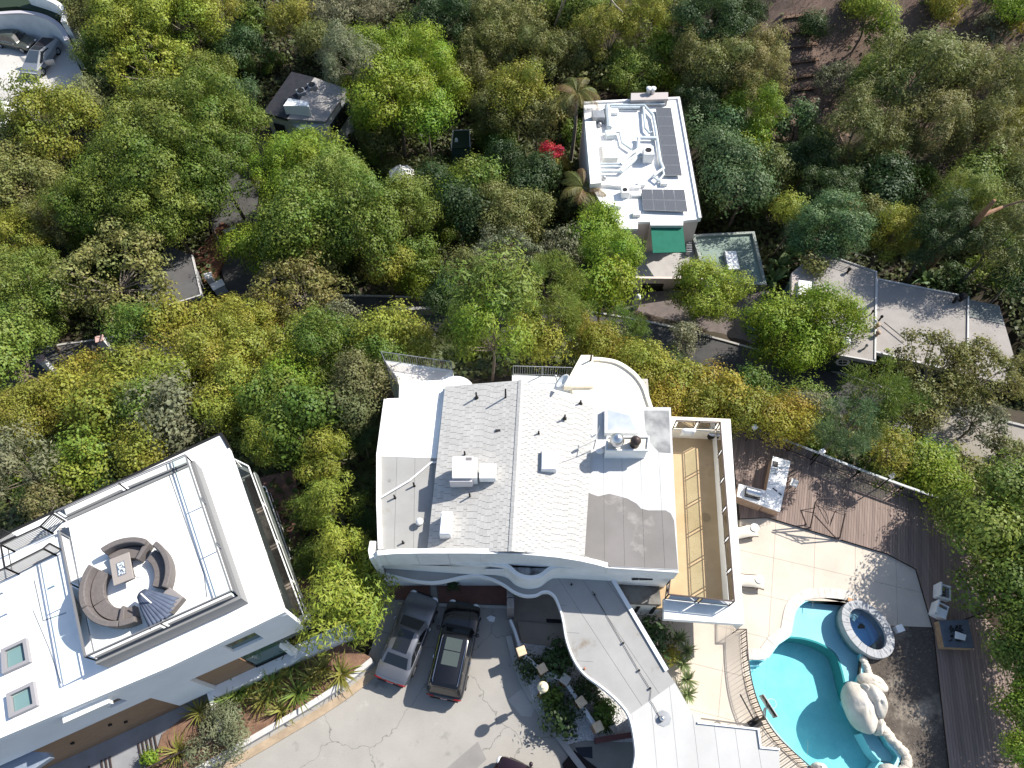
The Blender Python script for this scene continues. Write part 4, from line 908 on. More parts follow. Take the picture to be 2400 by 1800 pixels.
def unit(label, x0, y0, x1, y1, h, fan=True, mt=whitemetal, z=RZ, sk=3):
    t = thing('rooftop_unit', label, 'air conditioner', P((x0+x1)/2, (y0+y1)/2, z)); o = obj('housing', MB().slab(PP([(x0, y0), (x1, y0), (x1+sk, y1), (x0+sk, y1)], z+h), zb=z), mt, t); bevel(o, .03)
    if fan:
        q = P((x0+x1)/2+1, (y0+y1)/2, z+h+.006); r = .3*(x1-x0)/ppm(x0, y0, z); obj('fan_guard', MB().lathe(q, [(r, 0), (r, .03), (r*.85, .035), (r*.8, .01), (r*.3, .005), (.001, .005)], 18), black, t)
    return t
unit('boxy white air conditioner with round fan near the long solar row', 1507, 341, 1531, 362, 1.1)
unit('flat white rooftop box without fan west of the air conditioner', 1411, 330, 1446, 370, .6, False, mat('cream box', (.72, .71, .65), .5))
unit('grey ribbed box at the north-west corner of the white roof', 1387, 258, 1415, 275, .8, False, greymetal)
unit('small white fan unit at the edge of the lower roof step', 1455, 437, 1473, 452, .7)
unit('low white roof box beside the small fan unit', 1478, 447, 1500, 458, .3, False, whitemetal)
for k, (x, y) in enumerate(((1448,478),(1492,498),(1503,428),(1556,425),(1440,258))):
    q = PP([(x-9, y-5), (x+9, y-5), (x+10, y+6), (x-8, y+6)], RZ+.35); o = obj('roof_vent', MB().slab(q, zb=RZ), whitemetal, T); bevel(o, .05)
for x, y in ((1415, 418), (1405, 293)): obj('roof_vent', MB().ell(P(x, y, RZ+.15), (.25, .25, .3), 10, 6), greymetal, T, True)
# terrace over the garage, awning, garage block
ter = PP([(1490,560),(1622,560),(1640,648),(1494,648)], TFZ)
obj('terrace', MB().slab([P(1488,556,TFZ), P(1630,556,TFZ), P(1665,655,TFZ), P(1492,655,TFZ)], .3), mat('grey terrace', (.40, .38, .36), .85, (.33, .31, .3), .9, grain=.06), T)
g0, g1 = P(1493, 650, -9.6), P(1790, 668, -9.6)
gA, gB = P(1493, 652, TFZ), P(1789, 670, -10.0)
fg = Face(Vector((gA.x, gA.y, 0)), Vector((gB.x, gA.y, 0)))
obj('parapet', MB().wall([P(1490, 575, -9.7), P(1493, 650, -9.7), P(1668, 652, -9.7)], .22, TFZ-.2), pinkw, T)
obj('garage_wall', MB().slab([fg.at(0, TFZ-.05), fg.at(fg.L, TFZ-.05), fg.at(fg.L, TFZ-.05, -4.4), fg.at(0, TFZ-.05, -4)], zb=GZ-.6), pinkw, T)
gr_ = PP([(1624,556),(1764,549),(1791,668),(1660,672)], -9.85)
obj('garage_roof', MB().slab(gr_, .5), mat('green grey roofing', (.23, .29, .25), .85, (.19, .245, .21), .7, grain=.05, spots=((.45, .42, .36), .5, .7, .8)), T)
obj('garage_parapet', MB().wall([q+Vector((0, 0, .25)) for q in gr_], .25, -10.4, closed=True), mat('grey green trim', (.30, .33, .30), .8), T)
sk = obj('skylight', MB().slab(PP([(1697,590),(1726,588),(1735,632),(1706,633)], -9.4), zb=-9.9), greymetal, T); obj('skylight_dome', MB().slab(PP([(1699,589),(1725,588),(1733,630),(1708,631)], -9.33), .08), MATS['white dome'], sk)
for x0, x1 in ((1497, 1551), (1572, 1640), (1733, 1761)):
    u0, u1 = fg.px(x0, 690)[0], fg.px(x1, 690)[0]; zt = fg.px(1520, 677)[1]
    dd = obj('garage_door', MB().slab([fg.at(u0, zt, .03), fg.at(u1, zt, .03), fg.at(u1, zt, -.1), fg.at(u0, zt, -.1)], zb=GZ-.4), mat('dark door', (.022, .02, .02), .7), T)
    for k in range(3): obj('door_panel', MB().slab([fg.at(u0+.1, GZ+.1+.75*k+.68, .045), fg.at(u1-.1, GZ+.1+.75*k+.68, .045), fg.at(u1-.1, GZ+.1+.75*k+.68, .03), fg.at(u0+.1, GZ+.1+.75*k+.68, .03)], zb=GZ+.1+.75*k), MATS['dark door'], dd)
aw = PP([(1525,531),(1600,529)], RZ-.35); aw2 = PP([(1607,591),(1530,593)], RZ-1.1)
o = obj('awning', MB().add(aw+aw2, [[0, 1, 2, 3]]), mat('green awning canvas', (.015, .155, .10), .8, (.012, .135, .085), 2, grain=.03), T); o.modifiers.new('s', 'SOLIDIFY').thickness = .05
obj('awning_bar', MB().tube([aw2[0], aw2[1]], .05, 6), mat('green bar', (.012, .10, .07), .6), T)
obj('pilaster', MB().slab(PP([(1505,520),(1524,520),(1524,545),(1505,545)], RZ-1.4), zb=TFZ), pinkw, T)
for i in range(9): q = P(1612, 566+i*4.2, TFZ); obj('louvre', MB().box(q+Vector((0, 0, .3)), (.5, .06, .6)), greymetal, T)
fw_ = Face(P(1372, 285, RZ), P(1384, 430, RZ))
q = P(1483, 690, -13); t = thing('gate_pillar', 'slim white gate pillar left of the dark garage door', 'pillar', P(1487, 730, -12.6))
q = ORG[t]; obj('shaft', MB().box(q+Vector((0, 0, 1.0)), (.4, .4, 2.0)), white, t); obj('cap', MB().lathe(q+Vector((0, 0, 2.0)), [(.26, 0), (.26, .1), (.18, .16), (.2, .35), (.1, .5), (.001, .52)], 14), white, t, True)
# retaining kerb of the brick drive
struct('kerb', MB().wall([P(1480,788,-12.0), P(1560,804,-11.6), P(1640,829,-10.9), P(1745,862,-10.1), P(1830,880,-9.6)], .2, -13), concrete2)
for i, (x, y) in enumerate(((1752,745),(1753,765),(1752,785))):
    q = P(x, y, -11.2); t = thing('rubbish_bin', ('northernmost', 'middle', 'southernmost')[i]+' of three blue wheeled bins by the brick drive', 'bin', q, 'blue bins beside the brick drive')
    o = obj('body', MB().add([q+Vector(v_) for v_ in ((-.24, -.27, 0), (.24, -.27, 0), (.24, .27, 0), (-.24, .27, 0), (-.3, -.33, .95), (.3, -.33, .95), (.3, .36, .95), (-.3, .36, .95))], [[3, 2, 1, 0], [4, 5, 6, 7], [0, 1, 5, 4], [1, 2, 6, 5], [2, 3, 7, 6], [3, 0, 4, 7]]), mat('blue plastic', (.02, .08, .25), .5), t)
    o = obj('lid', MB().box(q+Vector((0, .03, .99)), (.64, .74, .07)), MATS['blue plastic'], t); bevel(o, .02)
    for sx in (-.26, .26): obj('wheel', MB().tube([q+Vector((sx-.03, .3, .1)), q+Vector((sx+.03, .3, .1))], .1, 12), black, t)
# ================================================================ low grey house on the right
G = thing('low_grey_house', 'low dark green house with grey gravelled flat roofs below the right hillside', 'house', P(2080, 760, -10))
gravel = mat('grey gravel roof', (.315, .29, .27), .95, (.265, .245, .225), .8, contrast=(.35, .7), grain=.2, gscale=20, spots=((.36, .315, .285), .3, .58, .75))
darkg = mat('dark green stucco', (.045, .075, .06), .8, (.035, .06, .05), 1, grain=.05)
r1 = PP([(1855,640),(1914,590),(2053,638),(2050,848),(1968,833),(1850,800)], -6.3)
r2 = PP([(2055,655),(2268,697),(2266,878),(2050,825)], -6.6)
r3 = PP([(2270,702),(2342,716),(2375,830),(2390,905),(2268,880)], -6.9)
for r_, m_, nm in ((r1, gravel, 'roof'), (r2, gravel, 'roof'), (r3, gravel, 'roof')):
    o = obj(nm, MB().slab(r_, .25), m_, G); c_ = sum(r_, Vector())/len(r_)
    obj('wall', MB().slab([c_+(q-c_)*.97-Vector((0, 0, .26)) for q in r_], zb=-10.6), darkg, G)
obj('roof_panel', MB().slab(PP([(2271,704),(2341,717),(2352,760),(2271,742)], -6.85), .04), mat('slate grey panel', (.16, .175, .165), .8), G)
lt = mat('pale grey trim', (.48, .47, .46), .7)
obj('roof_edge', MB().wall([q+Vector((0, 0, .12)) for q in (r2[3], r2[0], r2[1], r2[2])], .12, -6.9), lt, G); obj('roof_edge', MB().wall([q+Vector((0, 0, .1)) for q in (r1[1], r1[2], r1[3], r1[4])], .12, -6.6), lt, G)
obj('roof_edge', MB().wall([q+Vector((0, 0, .1)) for q in (r2[3], P(2160, 852, -6.6), r2[2])], .14, -6.9), lt, G)
obj('skylight', MB().slab(PP([(1872,656),(1903,660),(1903,692),(1871,690)], -5.7), zb=-6.4), whitemetal, G); sk = obj('skylight', MB().slab(PP([(1978,790),(1994,790),(1994,806),(1979,804)], -5.9), zb=-6.4), whitemetal, G)
obj('parapet', MB().slab(PP([(1856,641),(1872,646),(1870,692),(1855,690)], -6.0), zb=-6.5), mat('pink grey edge', (.40, .34, .31), .8), G)
railing('railing', PP([(1908,640),(1914,592),(2040,634)], -6.3), 1.3, G, darkmetal, posts=1.6, picket=.18, rails=(.1, .5, 1.0))
mm = MB(); mm.tube(PP([(2072,755),(2125,798)], -6.35), .04, 6); obj('cable', mm, darkmetal, G)
for x, y, r, mt in ((2051,770,.2,mat('tan clay', (.36, .26, .19), .8)),(2052,788,.2,mat('tan clay', (.36, .26, .19), .8)),(2060,751,.12,darkmetal),(2040,738,.1,darkmetal),(2025,818,.12,greymetal),(1985,640,.16,darkmetal),(2250,702,.35,black),(2235,708,.2,darkmetal)):
    q = P(x, y, -6.35); obj('roof_vent', MB().lathe((q.x, q.y, -6.4), [(r*.6, 0), (r*.6, .5), (r, .52), (r*.9, .65), (.001, .75)], 12), mt, G, True)
gs = Face(P(1968, 835, -6.6), P(2050, 850, -6.6)); gs2 = Face(P(2050, 828, -6.9), P(2266, 880, -6.9))
u, z = gs.px(1975, 848, .03); oc = [gs.at(u+.55*math.cos(R(22.5+45*i)), z+.55*math.sin(R(22.5+45*i)), .06) for i in range(8)]; oi = [gs.at(u+.36*math.cos(R(22.5+45*i)), z+.36*math.sin(R(22.5+45*i)), .07) for i in range(8)]
mm = MB(); mm.v = oc+oi; mm.f = [[i, (i+1) % 8, 8+(i+1) % 8, 8+i] for i in range(8)]; wn = obj('octagon_window', mm, whitemetal, G); mm = MB().add(oi, [list(range(8))]); obj('pane', mm, window, wn)
mm = MB(); mm.bar(oi[0], oi[4], .04); mm.bar(oi[2], oi[6], .04); obj('muntin', mm, whitemetal, wn)
ua, ub = gs2.px(2075, 842, .05)[0], gs2.px(2105, 850, .05)[0]
for k, (z0, z1) in enumerate(((-8.2, -7.1), (-9.6, -8.4))):
    fr_ = obj('window', MB().slab([gs2.at(ua, z1, .05), gs2.at(ub+.5, z1, .05), gs2.at(ub+.5, z1, 0), gs2.at(ua, z1, 0)], zb=z0), whitemetal, G)
    for i in range(4):
        for j in range(3):
            w_ = (ub+.5-ua-.2)/4; h_ = (z1-z0-.2)/3
            obj('pane', MB().slab([gs2.at(ua+.12+i*w_, z0+.1+(j+.85)*h_, .06), gs2.at(ua+.12+i*w_+w_*.8, z0+.1+(j+.85)*h_, .06), gs2.at(ua+.12+i*w_+w_*.8, z0+.1+(j+.85)*h_, .04), gs2.at(ua+.12+i*w_, z0+.1+(j+.85)*h_, .04)], zb=z0+.12+j*h_), window, fr_)
q = P(2136, 868, -8.2); t = thing('sunburst_ornament', 'pale sunburst ornament with thin rays beside the grey house', 'ornament', q)
obj('disc', MB().ell(q, (.2, .2, .12), 12, 8), lt, t, True)
for i in range(22):
    an = i*6.2832/22; e_ = q+Vector((math.cos(an)*.95, math.sin(an)*.6, math.sin(an)*.5)); obj('ray', MB().tube([q, e_], [.035, .008], 5), lt, t)
obj('post', MB().tube([q, Vector((q.x, q.y, -10))], .05), darkmetal, t)
# ================================================================ small house with dark roof, upper left
S = thing('cottage', 'small white cottage with a dark roof half in shade among the trees', 'house', P(700, 280, -13.5))
dz = -9.6
d_roof = PP([(618,268),(685,172),(737,187),(672,282)], dz); t_roof = PP([(737,187),(816,213),(764,288),(672,272)], dz)
ridge = [P(737, 185, dz+.5), P(674, 282, dz+.5)]
m = MB().add([d_roof[0], d_roof[1], ridge[0], ridge[1]], [[0, 1, 2, 3]]); o = obj('roof', m, mat('black shingle', (.018, .019, .024), .8, (.03, .03, .036), 2, grain=.2), S); o.modifiers.new('s', 'SOLIDIFY').thickness = .2
m = MB().add([ridge[1], ridge[0], t_roof[1], t_roof[2]], [[0, 1, 2, 3]]); o = obj('roof', m, mat('tan flat roof', (.34, .32, .30), .9, (.28, .26, .25), 1.2, grain=.1, spots=((.12, .11, .1), 1.5, .6, .7)), S); o.modifiers.new('s', 'SOLIDIFY').thickness = .2
wfp = [d_roof[0], d_roof[1], t_roof[1], t_roof[2], P(700, 300, dz), P(672, 282, dz)]
c_ = sum(wfp, Vector())/6; obj('wall', MB().slab([c_+(q-c_)*.95+Vector((0, 0, -.25)) for q in wfp], zb=-14.8), mat('blue white stucco', (.62, .64, .68), .85, (.55, .57, .6), 1), S)
ch = obj('chimney', MB().slab(PP([(664,248),(676,230),(722,238),(724,250),(712,248)], dz+1.7), zb=-14.8), white, S)
m = MB(); m.bar(ridge[0], ridge[1], .18, .1); obj('ridge_cap', m, darkmetal, S)
def cond(label, x, y, z): 
    q = P(x, y, z); t = thing('rooftop_unit', label, 'air conditioner', q); o = obj('housing', MB().box(q+Vector((0, 0, .42)), (.85, .85, .8), R(25)), greymetal, t); bevel(o, .03)
    obj('fan_guard', MB().lathe(q+Vector((0, 0, .83)), [(.36, 0), (.36, .04), (.3, .045), (.28, .01), (.1, .01), (.001, .012)], 18), black, t)
cond('grey square fan unit nearest the cottage chimney', 709, 228, dz+.2); cond('small grey fan unit behind the other on the cottage roof', 735, 214, dz+.2)
sf = Face(P(672, 284, dz-.2), P(764, 292, dz-.2))
m = Face(d_roof[0], P(672, 282, dz)); u0 = m.L*.35; obj('window', MB().slab([m.at(u0, -10.4, .12), m.at(u0+1.2, -10.4, .12), m.at(u0+1.2, -10.4, .0), m.at(u0, -10.4, .0)], zb=-11.8), window, S)
wf2 = Face(P(764, 288, dz), P(816, 213, dz)); obj('window', MB().slab([wf2.at(.6, -10.3, .1), wf2.at(wf2.L-.6, -10.3, .1), wf2.at(wf2.L-.6, -10.3, 0), wf2.at(.6, -10.3, 0)], zb=-12), window, S)
# ---- octagonal gazebo
q0 = P(940, 440, -14.3); t = thing('garden_gazebo', 'white octagonal canopy with thin legs at the edge of the dark garden', 'gazebo', q0); zc = -11.6; c = P(941, 408, zc)
ring = [c+Vector((1.35*math.cos(R(22.5+45*i)), 1.35*math.sin(R(22.5+45*i)), 0)) for i in range(8)]; ap = c+Vector((0, 0, .95))
for i in range(8):
    o = obj('canopy_panel', MB().add([ring[i], ring[(i+1) % 8], ap], [[0, 1, 2]]), mat('white canvas', (.80, .79, .75), .85, (.72, .7, .66), 1), t); o.modifiers.new('s', 'SOLIDIFY').thickness = .02
obj('valance', MB().wall(ring, .05, zc-.25, closed=True), mat('beige valance', (.5, .42, .33), .8), t); obj('finial', MB().lathe(ap, [(.06, -.05), (.09, .1), (.05, .25), (.001, .3)], 8), whitemetal, t, True)
for i in range(8): obj('leg', MB().bar(ring[i], Vector((ring[i].x, ring[i].y, -14.5)), .07), bronze, t)
# ---- green shed with pale obelisk
t = thing('garden_shed', 'dark green flat-topped garden shed with pale edge among trees', 'shed', P(1085, 340, -14.2))
sh = PP([(1062,306),(1100,305),(1102,345),(1058,348)], -11.8)
obj('roof', MB().slab(sh, .15), mat('dark green felt', (.02, .035, .018), .9), t); obj('roof_trim', MB().wall([q+Vector((0, 0, .06)) for q in (sh[3], sh[0], sh[1], sh[2])], .08, -12), lt, t); obj('wall', MB().slab([q-Vector((0, 0, .2)) for q in sh], zb=-14.6), darkg, t)
q = P(1073, 372, -14.2); t = thing('obelisk', 'pale tapering garden obelisk with a dark round vent in front of the green shed', 'obelisk', q)
w0, w1, hh = .55, .14, 2.6
m = MB().add([q+Vector(v_) for v_ in ((-w0, -w0, 0), (w0, -w0, 0), (w0, w0, 0), (-w0, w0, 0), (-w1, -w1, hh), (w1, -w1, hh), (w1, w1, hh), (-w1, w1, hh), (0, 0, hh+.25))], [[0, 1, 5, 4], [1, 2, 6, 5], [2, 3, 7, 6], [3, 0, 4, 7], [4, 5, 8], [5, 6, 8], [6, 7, 8], [7, 4, 8], [3, 2, 1, 0]]); obj('shaft', m, white, t)
obj('vent', MB().tube([q+Vector((0, -.47, .8)), q+Vector((0, -.52, .82))], .2, 16), black, t)
# ---- low grey flat roof by the lane
t = thing('carport', 'flat dark grey roofed carport with pale gutter under the yellowish tree', 'carport', P(430, 690, -14.2)); rz_ = -11.6
cp = PP([(472,692),(450,598),(395,575),(318,660),(362,726)], rz_); obj('roof', MB().slab(cp, .25), mat('dark membrane', (.11, .108, .108), .85, (.085, .083, .083), .9, grain=.06), t)
obj('gutter', MB().wall([q+Vector((0, 0, .08)) for q in (cp[1], cp[0], cp[4])], .12, rz_-.3), lt, t); c_ = sum(cp, Vector())/5; obj('wall', MB().slab([c_+(q-c_)*.9-Vector((0, 0, .26)) for q in cp], zb=-14.8), mat('grey wall', (.2, .2, .21), .8), t)
# brown leaf covered bank beside it
struct('bank', MB().slab(PP([(452,600),(520,520),(548,535),(530,600),(500,650),(478,660)], -13.9), .5), mat('leaf litter', (.19, .085, .05), .95, (.12, .06, .04), 1.5, grain=.3, gscale=10))
def pillar(label, x, y, z, h, w=.55, cap=white):
    q = P(x, y, z); t = thing('gate_pillar', label, 'pillar', q); obj('shaft', MB().box(q+Vector((0, 0, h/2)), (w, w, h), R(20)), white, t); o = obj('cap', MB().box(q+Vector((0, 0, h+.06)), (w+.16, w+.16, .14), R(20)), cap, t); bevel(o, .04)
pinkcap = mat('pink stone cap', (.55, .36, .33), .8)
pillar('white pillar with pink cap at the lower left road edge', 118, 862, -13.9, 1.5, cap=pinkcap); pillar('white pillar with pink cap under the yellow trees', 252, 815, -13.9, 1.4, cap=pinkcap)
pillar('pale gate post beside the letter box by the lane', 503, 672, -14.1, 1.6)
q = P(520, 685, -14.1); t = thing('letter_box', 'blue white box on a low wall beside the lane', 'box', q); o = obj('body', MB().box(q+Vector((0, 0, .55)), (1.1, .75, 1.1), R(35)), mat('blue white', (.52, .56, .62), .6), t); bevel(o, .04); o = obj('lid', MB().box(q+Vector((0, 0, 1.14)), (1.2, .85, .08), R(35)), whitemetal, t)
q = P(543, 546, -14.4); t = thing('lane_sign', 'small pale panel lying beside the lane', 'panel', q); obj('panel', MB().box(q+Vector((0, 0, .5)), (1.3, .5, .12), R(32)), lt, t); obj('post', MB().bar(q, q+Vector((0, 0, .5)), .1), darkmetal, t)
m = MB(); m.wall(smooth_path(PP([(880,722,-12.2),(1000,722,-12.1),(1022,715,-12.1)]), 3), .3, -14); solo('roadside_wall', m, concrete2, 'low pale retaining wall along the shaded road', 'wall')
m = MB(); m.wall(smooth_path(PP([(92,835,-12.8),(110,850,-12.8),(134,878,-12.9)]), 3), .3, -15); solo('roadside_wall', m, white, 'short white wall running down from the pink capped pillar', 'wall')
# ---- upper left court: curved wall
t = thing('curved_garden_wall', 'tall curved white garden wall behind the parked cars at upper left', 'wall', P(60, 40, -12)); 
cw_ = smooth_path(PP([(-120,45),(-40,36),(40,30),(80,33),(110,42),(135,58),(150,76),(158,96)], -8.6), 4)
obj('wall', MB().wall(cw_, .35, -12.2), mat('bluish white wall', (.60, .62, .63), .8, (.52, .54, .55), .8, grain=.03), t); obj('coping', MB().wall([q+Vector((0, 0, .12)) for q in cw_], .5, -8.62), mat('mauve coping', (.42, .40, .42), .8), t)
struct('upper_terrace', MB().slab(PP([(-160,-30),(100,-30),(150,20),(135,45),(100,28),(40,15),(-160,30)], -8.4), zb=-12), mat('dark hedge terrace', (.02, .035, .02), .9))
t2 = solo('curved_garden_wall', MB().wall(smooth_path(PP([(60,-20),(105,-6),(135,8),(150,25),(148,50)], -7.0), 4), .5, -11), white, 'pale upper curved wall at the very top left corner', 'wall')
t = thing('garden_wall', 'white rendered wall with metal railing at the left picture edge', 'wall', P(40, 240, -12)); obj('wall', MB().slab(PP([(-160,240),(50,236),(78,236),(60,255),(-160,300)], -11.2), zb=-14), white, t)
obj('wall', MB().slab(PP([(-160,262),(45,258),(20,300),(-160,340)], -11.6), zb=-15), white, t)
railing('railing', PP([(-60,233),(55,228),(70,212)], -12), 1.1, t, greymetal, posts=1.5)
# hillside terraces of timber at top right
for i, (x0, y0, x1, y1) in enumerate(((1836,43,1918,33),(1838,80,1916,68),(1838,112,1915,104),(1855,148,1918,140),(1855,183,1914,176),(1862,212,1915,206))):
    a_, b_ = ground_px(x0, y0, .25), ground_px(x1, y1, .25); z_ = max(a_.z, b_.z)
    t = thing('timber_terrace_step', ('uppermost', 'second from top', 'third from top', 'third from bottom', 'second from bottom', 'lowest')[i]+' of the plank terrace steps on the brown hillside', 'step', (a_+b_)/2, 'plank steps on the hillside')
    obj('plank', MB().bar(a_+Vector((0, 0, .1)), b_+Vector((0, 0, .1)), .45, .09), mat('old timber', (.20, .12, .08), .9, (.14, .09, .06), 3, grain=.2), t)
    for k in range(4): q = a_.lerp(b_, (k+.3)/4); obj('stake', MB().bar(q+Vector((0, -.08, -.5)), q+Vector((0, -.08, .3)), .08), MATS['old timber'], t)
# ================================================================ pool yard
pool = smooth_path(PP(POOL_PX), 2, closed=True)
deckpoly = PP([(1735,1212),(1792,1206),(2080,1296),(2146,1332),(2184,1470),(2083,1466),(2060,1440),(2020,1420)], DECKZ)+[Vector((q.x, q.y, DECKZ)) for q in PP(POOL_PX[::-1])[:3]]
deckpoly += [Vector((q.x, q.y, DECKZ)) for q in PP(POOL_PX[:16])]+PP([(1960,1980),(1500,1980),(1480,1400),(1600,1380),(1720,1380)], DECKZ)
pd = struct('pool_terrace', MB().slab([q-Vector((0, 0, .02)) for q in deckpoly], .35), mat('slab joint', (.36, .31, .26), .95))
dv = P(1815, 1500, 0)-P(1830, 1250, 0)
for s_ in strips(deckpoly, dv, 2.25, .014, start=0.4):
    for c_ in strips(s_, Vector((dv.y, -dv.x, 0)), 2.25, .014, start=.9):
        if area(c_) > .05: obj('concrete_slab', MB().slab(c_, .05), concrete, pd)
# timber deck, boards as geometry
DZ = .26
ndeck = PP([(1712,1002),(1760,1010),(2205,1184),(2300,1300),(2340,1420),(2190,1478),(2148,1333),(2080,1297),(1800,1212),(1735,1215)], DZ)
dk = struct('timber_deck', MB().slab([q-Vector((0, 0, .03)) for q in ndeck], .3), mat('deck shadow gap', (.02, .017, .015), .95))
mm = MB(); rr = random.Random(2)
for s_ in strips(ndeck, P(1850, 1250, DZ)-P(1873, 1010, DZ), .145, .012): mm.slab([q+Vector((0, 0, rr.uniform(-.003, .003))) for q in s_], .03)
isl = deckm.node_tree; _N, _L = isl.nodes, isl.links; _g = _N.new('ShaderNodeNewGeometry'); _mr = _N.new('ShaderNodeMapRange'); _mr.inputs[3].default_value = .78; _mr.inputs[4].default_value = 1.2; _L.new(_g.outputs['Random Per Island'], _mr.inputs[0])
_cb = _N.new('ShaderNodeCombineColor'); [_L.new(_mr.outputs[0], _cb.inputs[i]) for i in range(3)]; _x = _N.new('ShaderNodeMix'); _x.data_type = 'RGBA'; _x.blend_type = 'MULTIPLY'; _x.inputs[0].default_value = 1
_b = _N['Principled BSDF']; _L.new(_b.inputs['Base Color'].links[0].from_socket, _x.inputs[6]); _L.new(_cb.outputs[0], _x.inputs[7]); _L.new(_x.outputs[2], _b.inputs['Base Color'])
obj('deck_boards', mm, deckm, dk, kind='stuff')
sdeck = PP([(2190,1478),(2300,1440),(2420,1560),(2460,1980),(2262,1980),(2226,1800),(2205,1620)], .2)
dk2 = struct('timber_deck', MB().slab([q-Vector((0, 0, .03)) for q in sdeck], .3), MATS['deck shadow gap'])
mm = MB()
for s_ in strips(sdeck, P(2225, 1800, 0)-P(2192, 1500, 0), .145, .012): mm.slab([q+Vector((0, 0, rr.uniform(-.003, .003))) for q in s_], .03)
obj('deck_boards', mm, deckm, dk2, kind='stuff')
struct('soil_bed', MB().slab(PP([(2080,1462),(2186,1466),(2206,1620),(2228,1800),(2262,1980),(2140,1980),(2120,1790),(2085,1735),(2050,1690),(2015,1640),(2015,1570),(2020,1530),(2060,1500)], .06), .3), mulch)
mm = MB(); rr = random.Random(8)
sb = PP([(2080,1462),(2186,1466),(2206,1620),(2228,1800),(2200,1810),(2130,1790),(2085,1735),(2040,1660),(2035,1560)], .06)
for i in range(900):
    x, y = rr.uniform(min(q.x for q in sb), max(q.x for q in sb)), rr.uniform(min(q.y for q in sb), max(q.y for q in sb))
    if inside(sb, x, y): r_ = rr.uniform(.012, .045); mm.ell((x, y, .065), (r_, r_*.8, r_*.6), 5, 4)
tag(obj('gravel', mm, mat('grey gravel bits', (.22, .2, .17), .9, (.10, .085, .07), 3), None), 'scattered grit on the bare soil bed beside the pool', 'gravel', None, 'stuff')
# ---- the pool
WZ = -.06
pt = thing('swimming_pool', 'free-form turquoise swimming pool with shallow shelf', 'pool', P(1900, 1600, -1.6))
plaster = mat('turquoise plaster', (.33, .66, .72), .6, (.41, .73, .77), 1.2, grain=.06, gscale=10)
plast2 = mat('pale blue plaster', (.62, .78, .84), .6, (.52, .71, .79), .9, grain=.05)
edge_px = [(1848,1490),(1870,1491),(1892,1494),(1920,1502),(1945,1514),(1965,1530),(1976,1555),(1984,1585),(1990,1612),(2000,1640)]
shelf_edge = smooth_path(PP(edge_px), 3)
shelf = PP(POOL_PX[23:]+POOL_PX[:4])
obj('pool_floor', MB().slab([Vector((q.x, q.y, -1.55)) for q in pool], .2), plaster, pt)
obj('pool_wall', MB().wall([Vector((q.x, q.y, .07)) for q in pool], .16, -1.6, closed=True), plaster, pt, 'auto')
shp = [Vector((q.x, q.y, -.42)) for q in shelf_edge]+[Vector((q.x, q.y, -.42)) for q in PP(POOL_PX[24:]+POOL_PX[:3])]
obj('shelf', MB().slab(shp, zb=-1.54), plast2, pt)
obj('shelf_edge', MB().wall([Vector((q.x, q.y, -.41)) for q in shelf_edge], .1, -1.5), mat('teal tile', (.02, .26, .26), .5), pt)
for i in range(4):
    w_ = 1790-i*14; obj('step', MB().slab(PP([(1750+i*2, 1548+i*12), (w_, 1547+i*11), (w_-6, 1560+i*12), (1753+i*2, 1562+i*12)], -.32-.28*i), zb=-1.54), plast2, pt)
rb = smooth_path(PP([(2062,1702),(2086,1744),(2112,1774),(2094,1802),(2085,1840)]), 3)
obj('bench', MB().wall([Vector((q.x-.45, q.y-.2, -.5)) for q in rb], .7, -1.5), plast2, pt)
water = glass('pool water', (.70, .93, .95), .07, .02, .14)
obj('water', MB().add([Vector((q.x, q.y, WZ)) for q in pool], [list(range(len(pool)))]), water, pt)
cop = smooth_path(PP(POOL_PX[29:]+POOL_PX[:8]), 3); out_ = []
cp = thing('pool_coping', 'pale stone coping around the north-west pool edge', 'coping', cop[0]); 
def offset(path, d):
    r_ = []
    for i, q in enumerate(path):
        t = path[min(i+1, len(path)-1)]-path[max(i-1, 0)]; n = Vector((-t.y, t.x, 0)).normalized(); r_.append(q+n*d)
    return r_
ic, oc = offset(cop, .02), offset(cop, -.55)
if inside([Vector((q.x, q.y, 0)) for q in pool], oc[len(oc)//2].x, oc[len(oc)//2].y): ic, oc = offset(cop, -.02), offset(cop, .55)
for i in range(0, len(cop)-1):
    a, b, c, d = ic[i], ic[i+1], oc[i+1], oc[i]; cc = (a+b+c+d)/4; z = Vector((0, 0, DECKZ+.035+rr.uniform(-.005, .008)))
    o = obj('coping_stone', MB().slab([cc+(k-cc)*.975+z for k in (a, b, c, d)], .12), stone, cp)
cop2 = smooth_path(PP(POOL_PX[8:16]), 4); ic, oc = offset(cop2, 0), offset(cop2, -.35)
if inside([Vector((q.x, q.y, 0)) for q in pool], oc[4].x, oc[4].y): oc = offset(cop2, .35)
for i in range(len(cop2)-1):
    cc = (ic[i]+ic[i+1]+oc[i]+oc[i+1])/4; o = obj('coping_stone', MB().slab([cc+(k-cc)*.975+Vector((0, 0, DECKZ+.03)) for k in (ic[i], ic[i+1], oc[i+1], oc[i])], .12), mat('beige coping', (.55, .47, .38), .85, (.48, .41, .33), 2), cp)
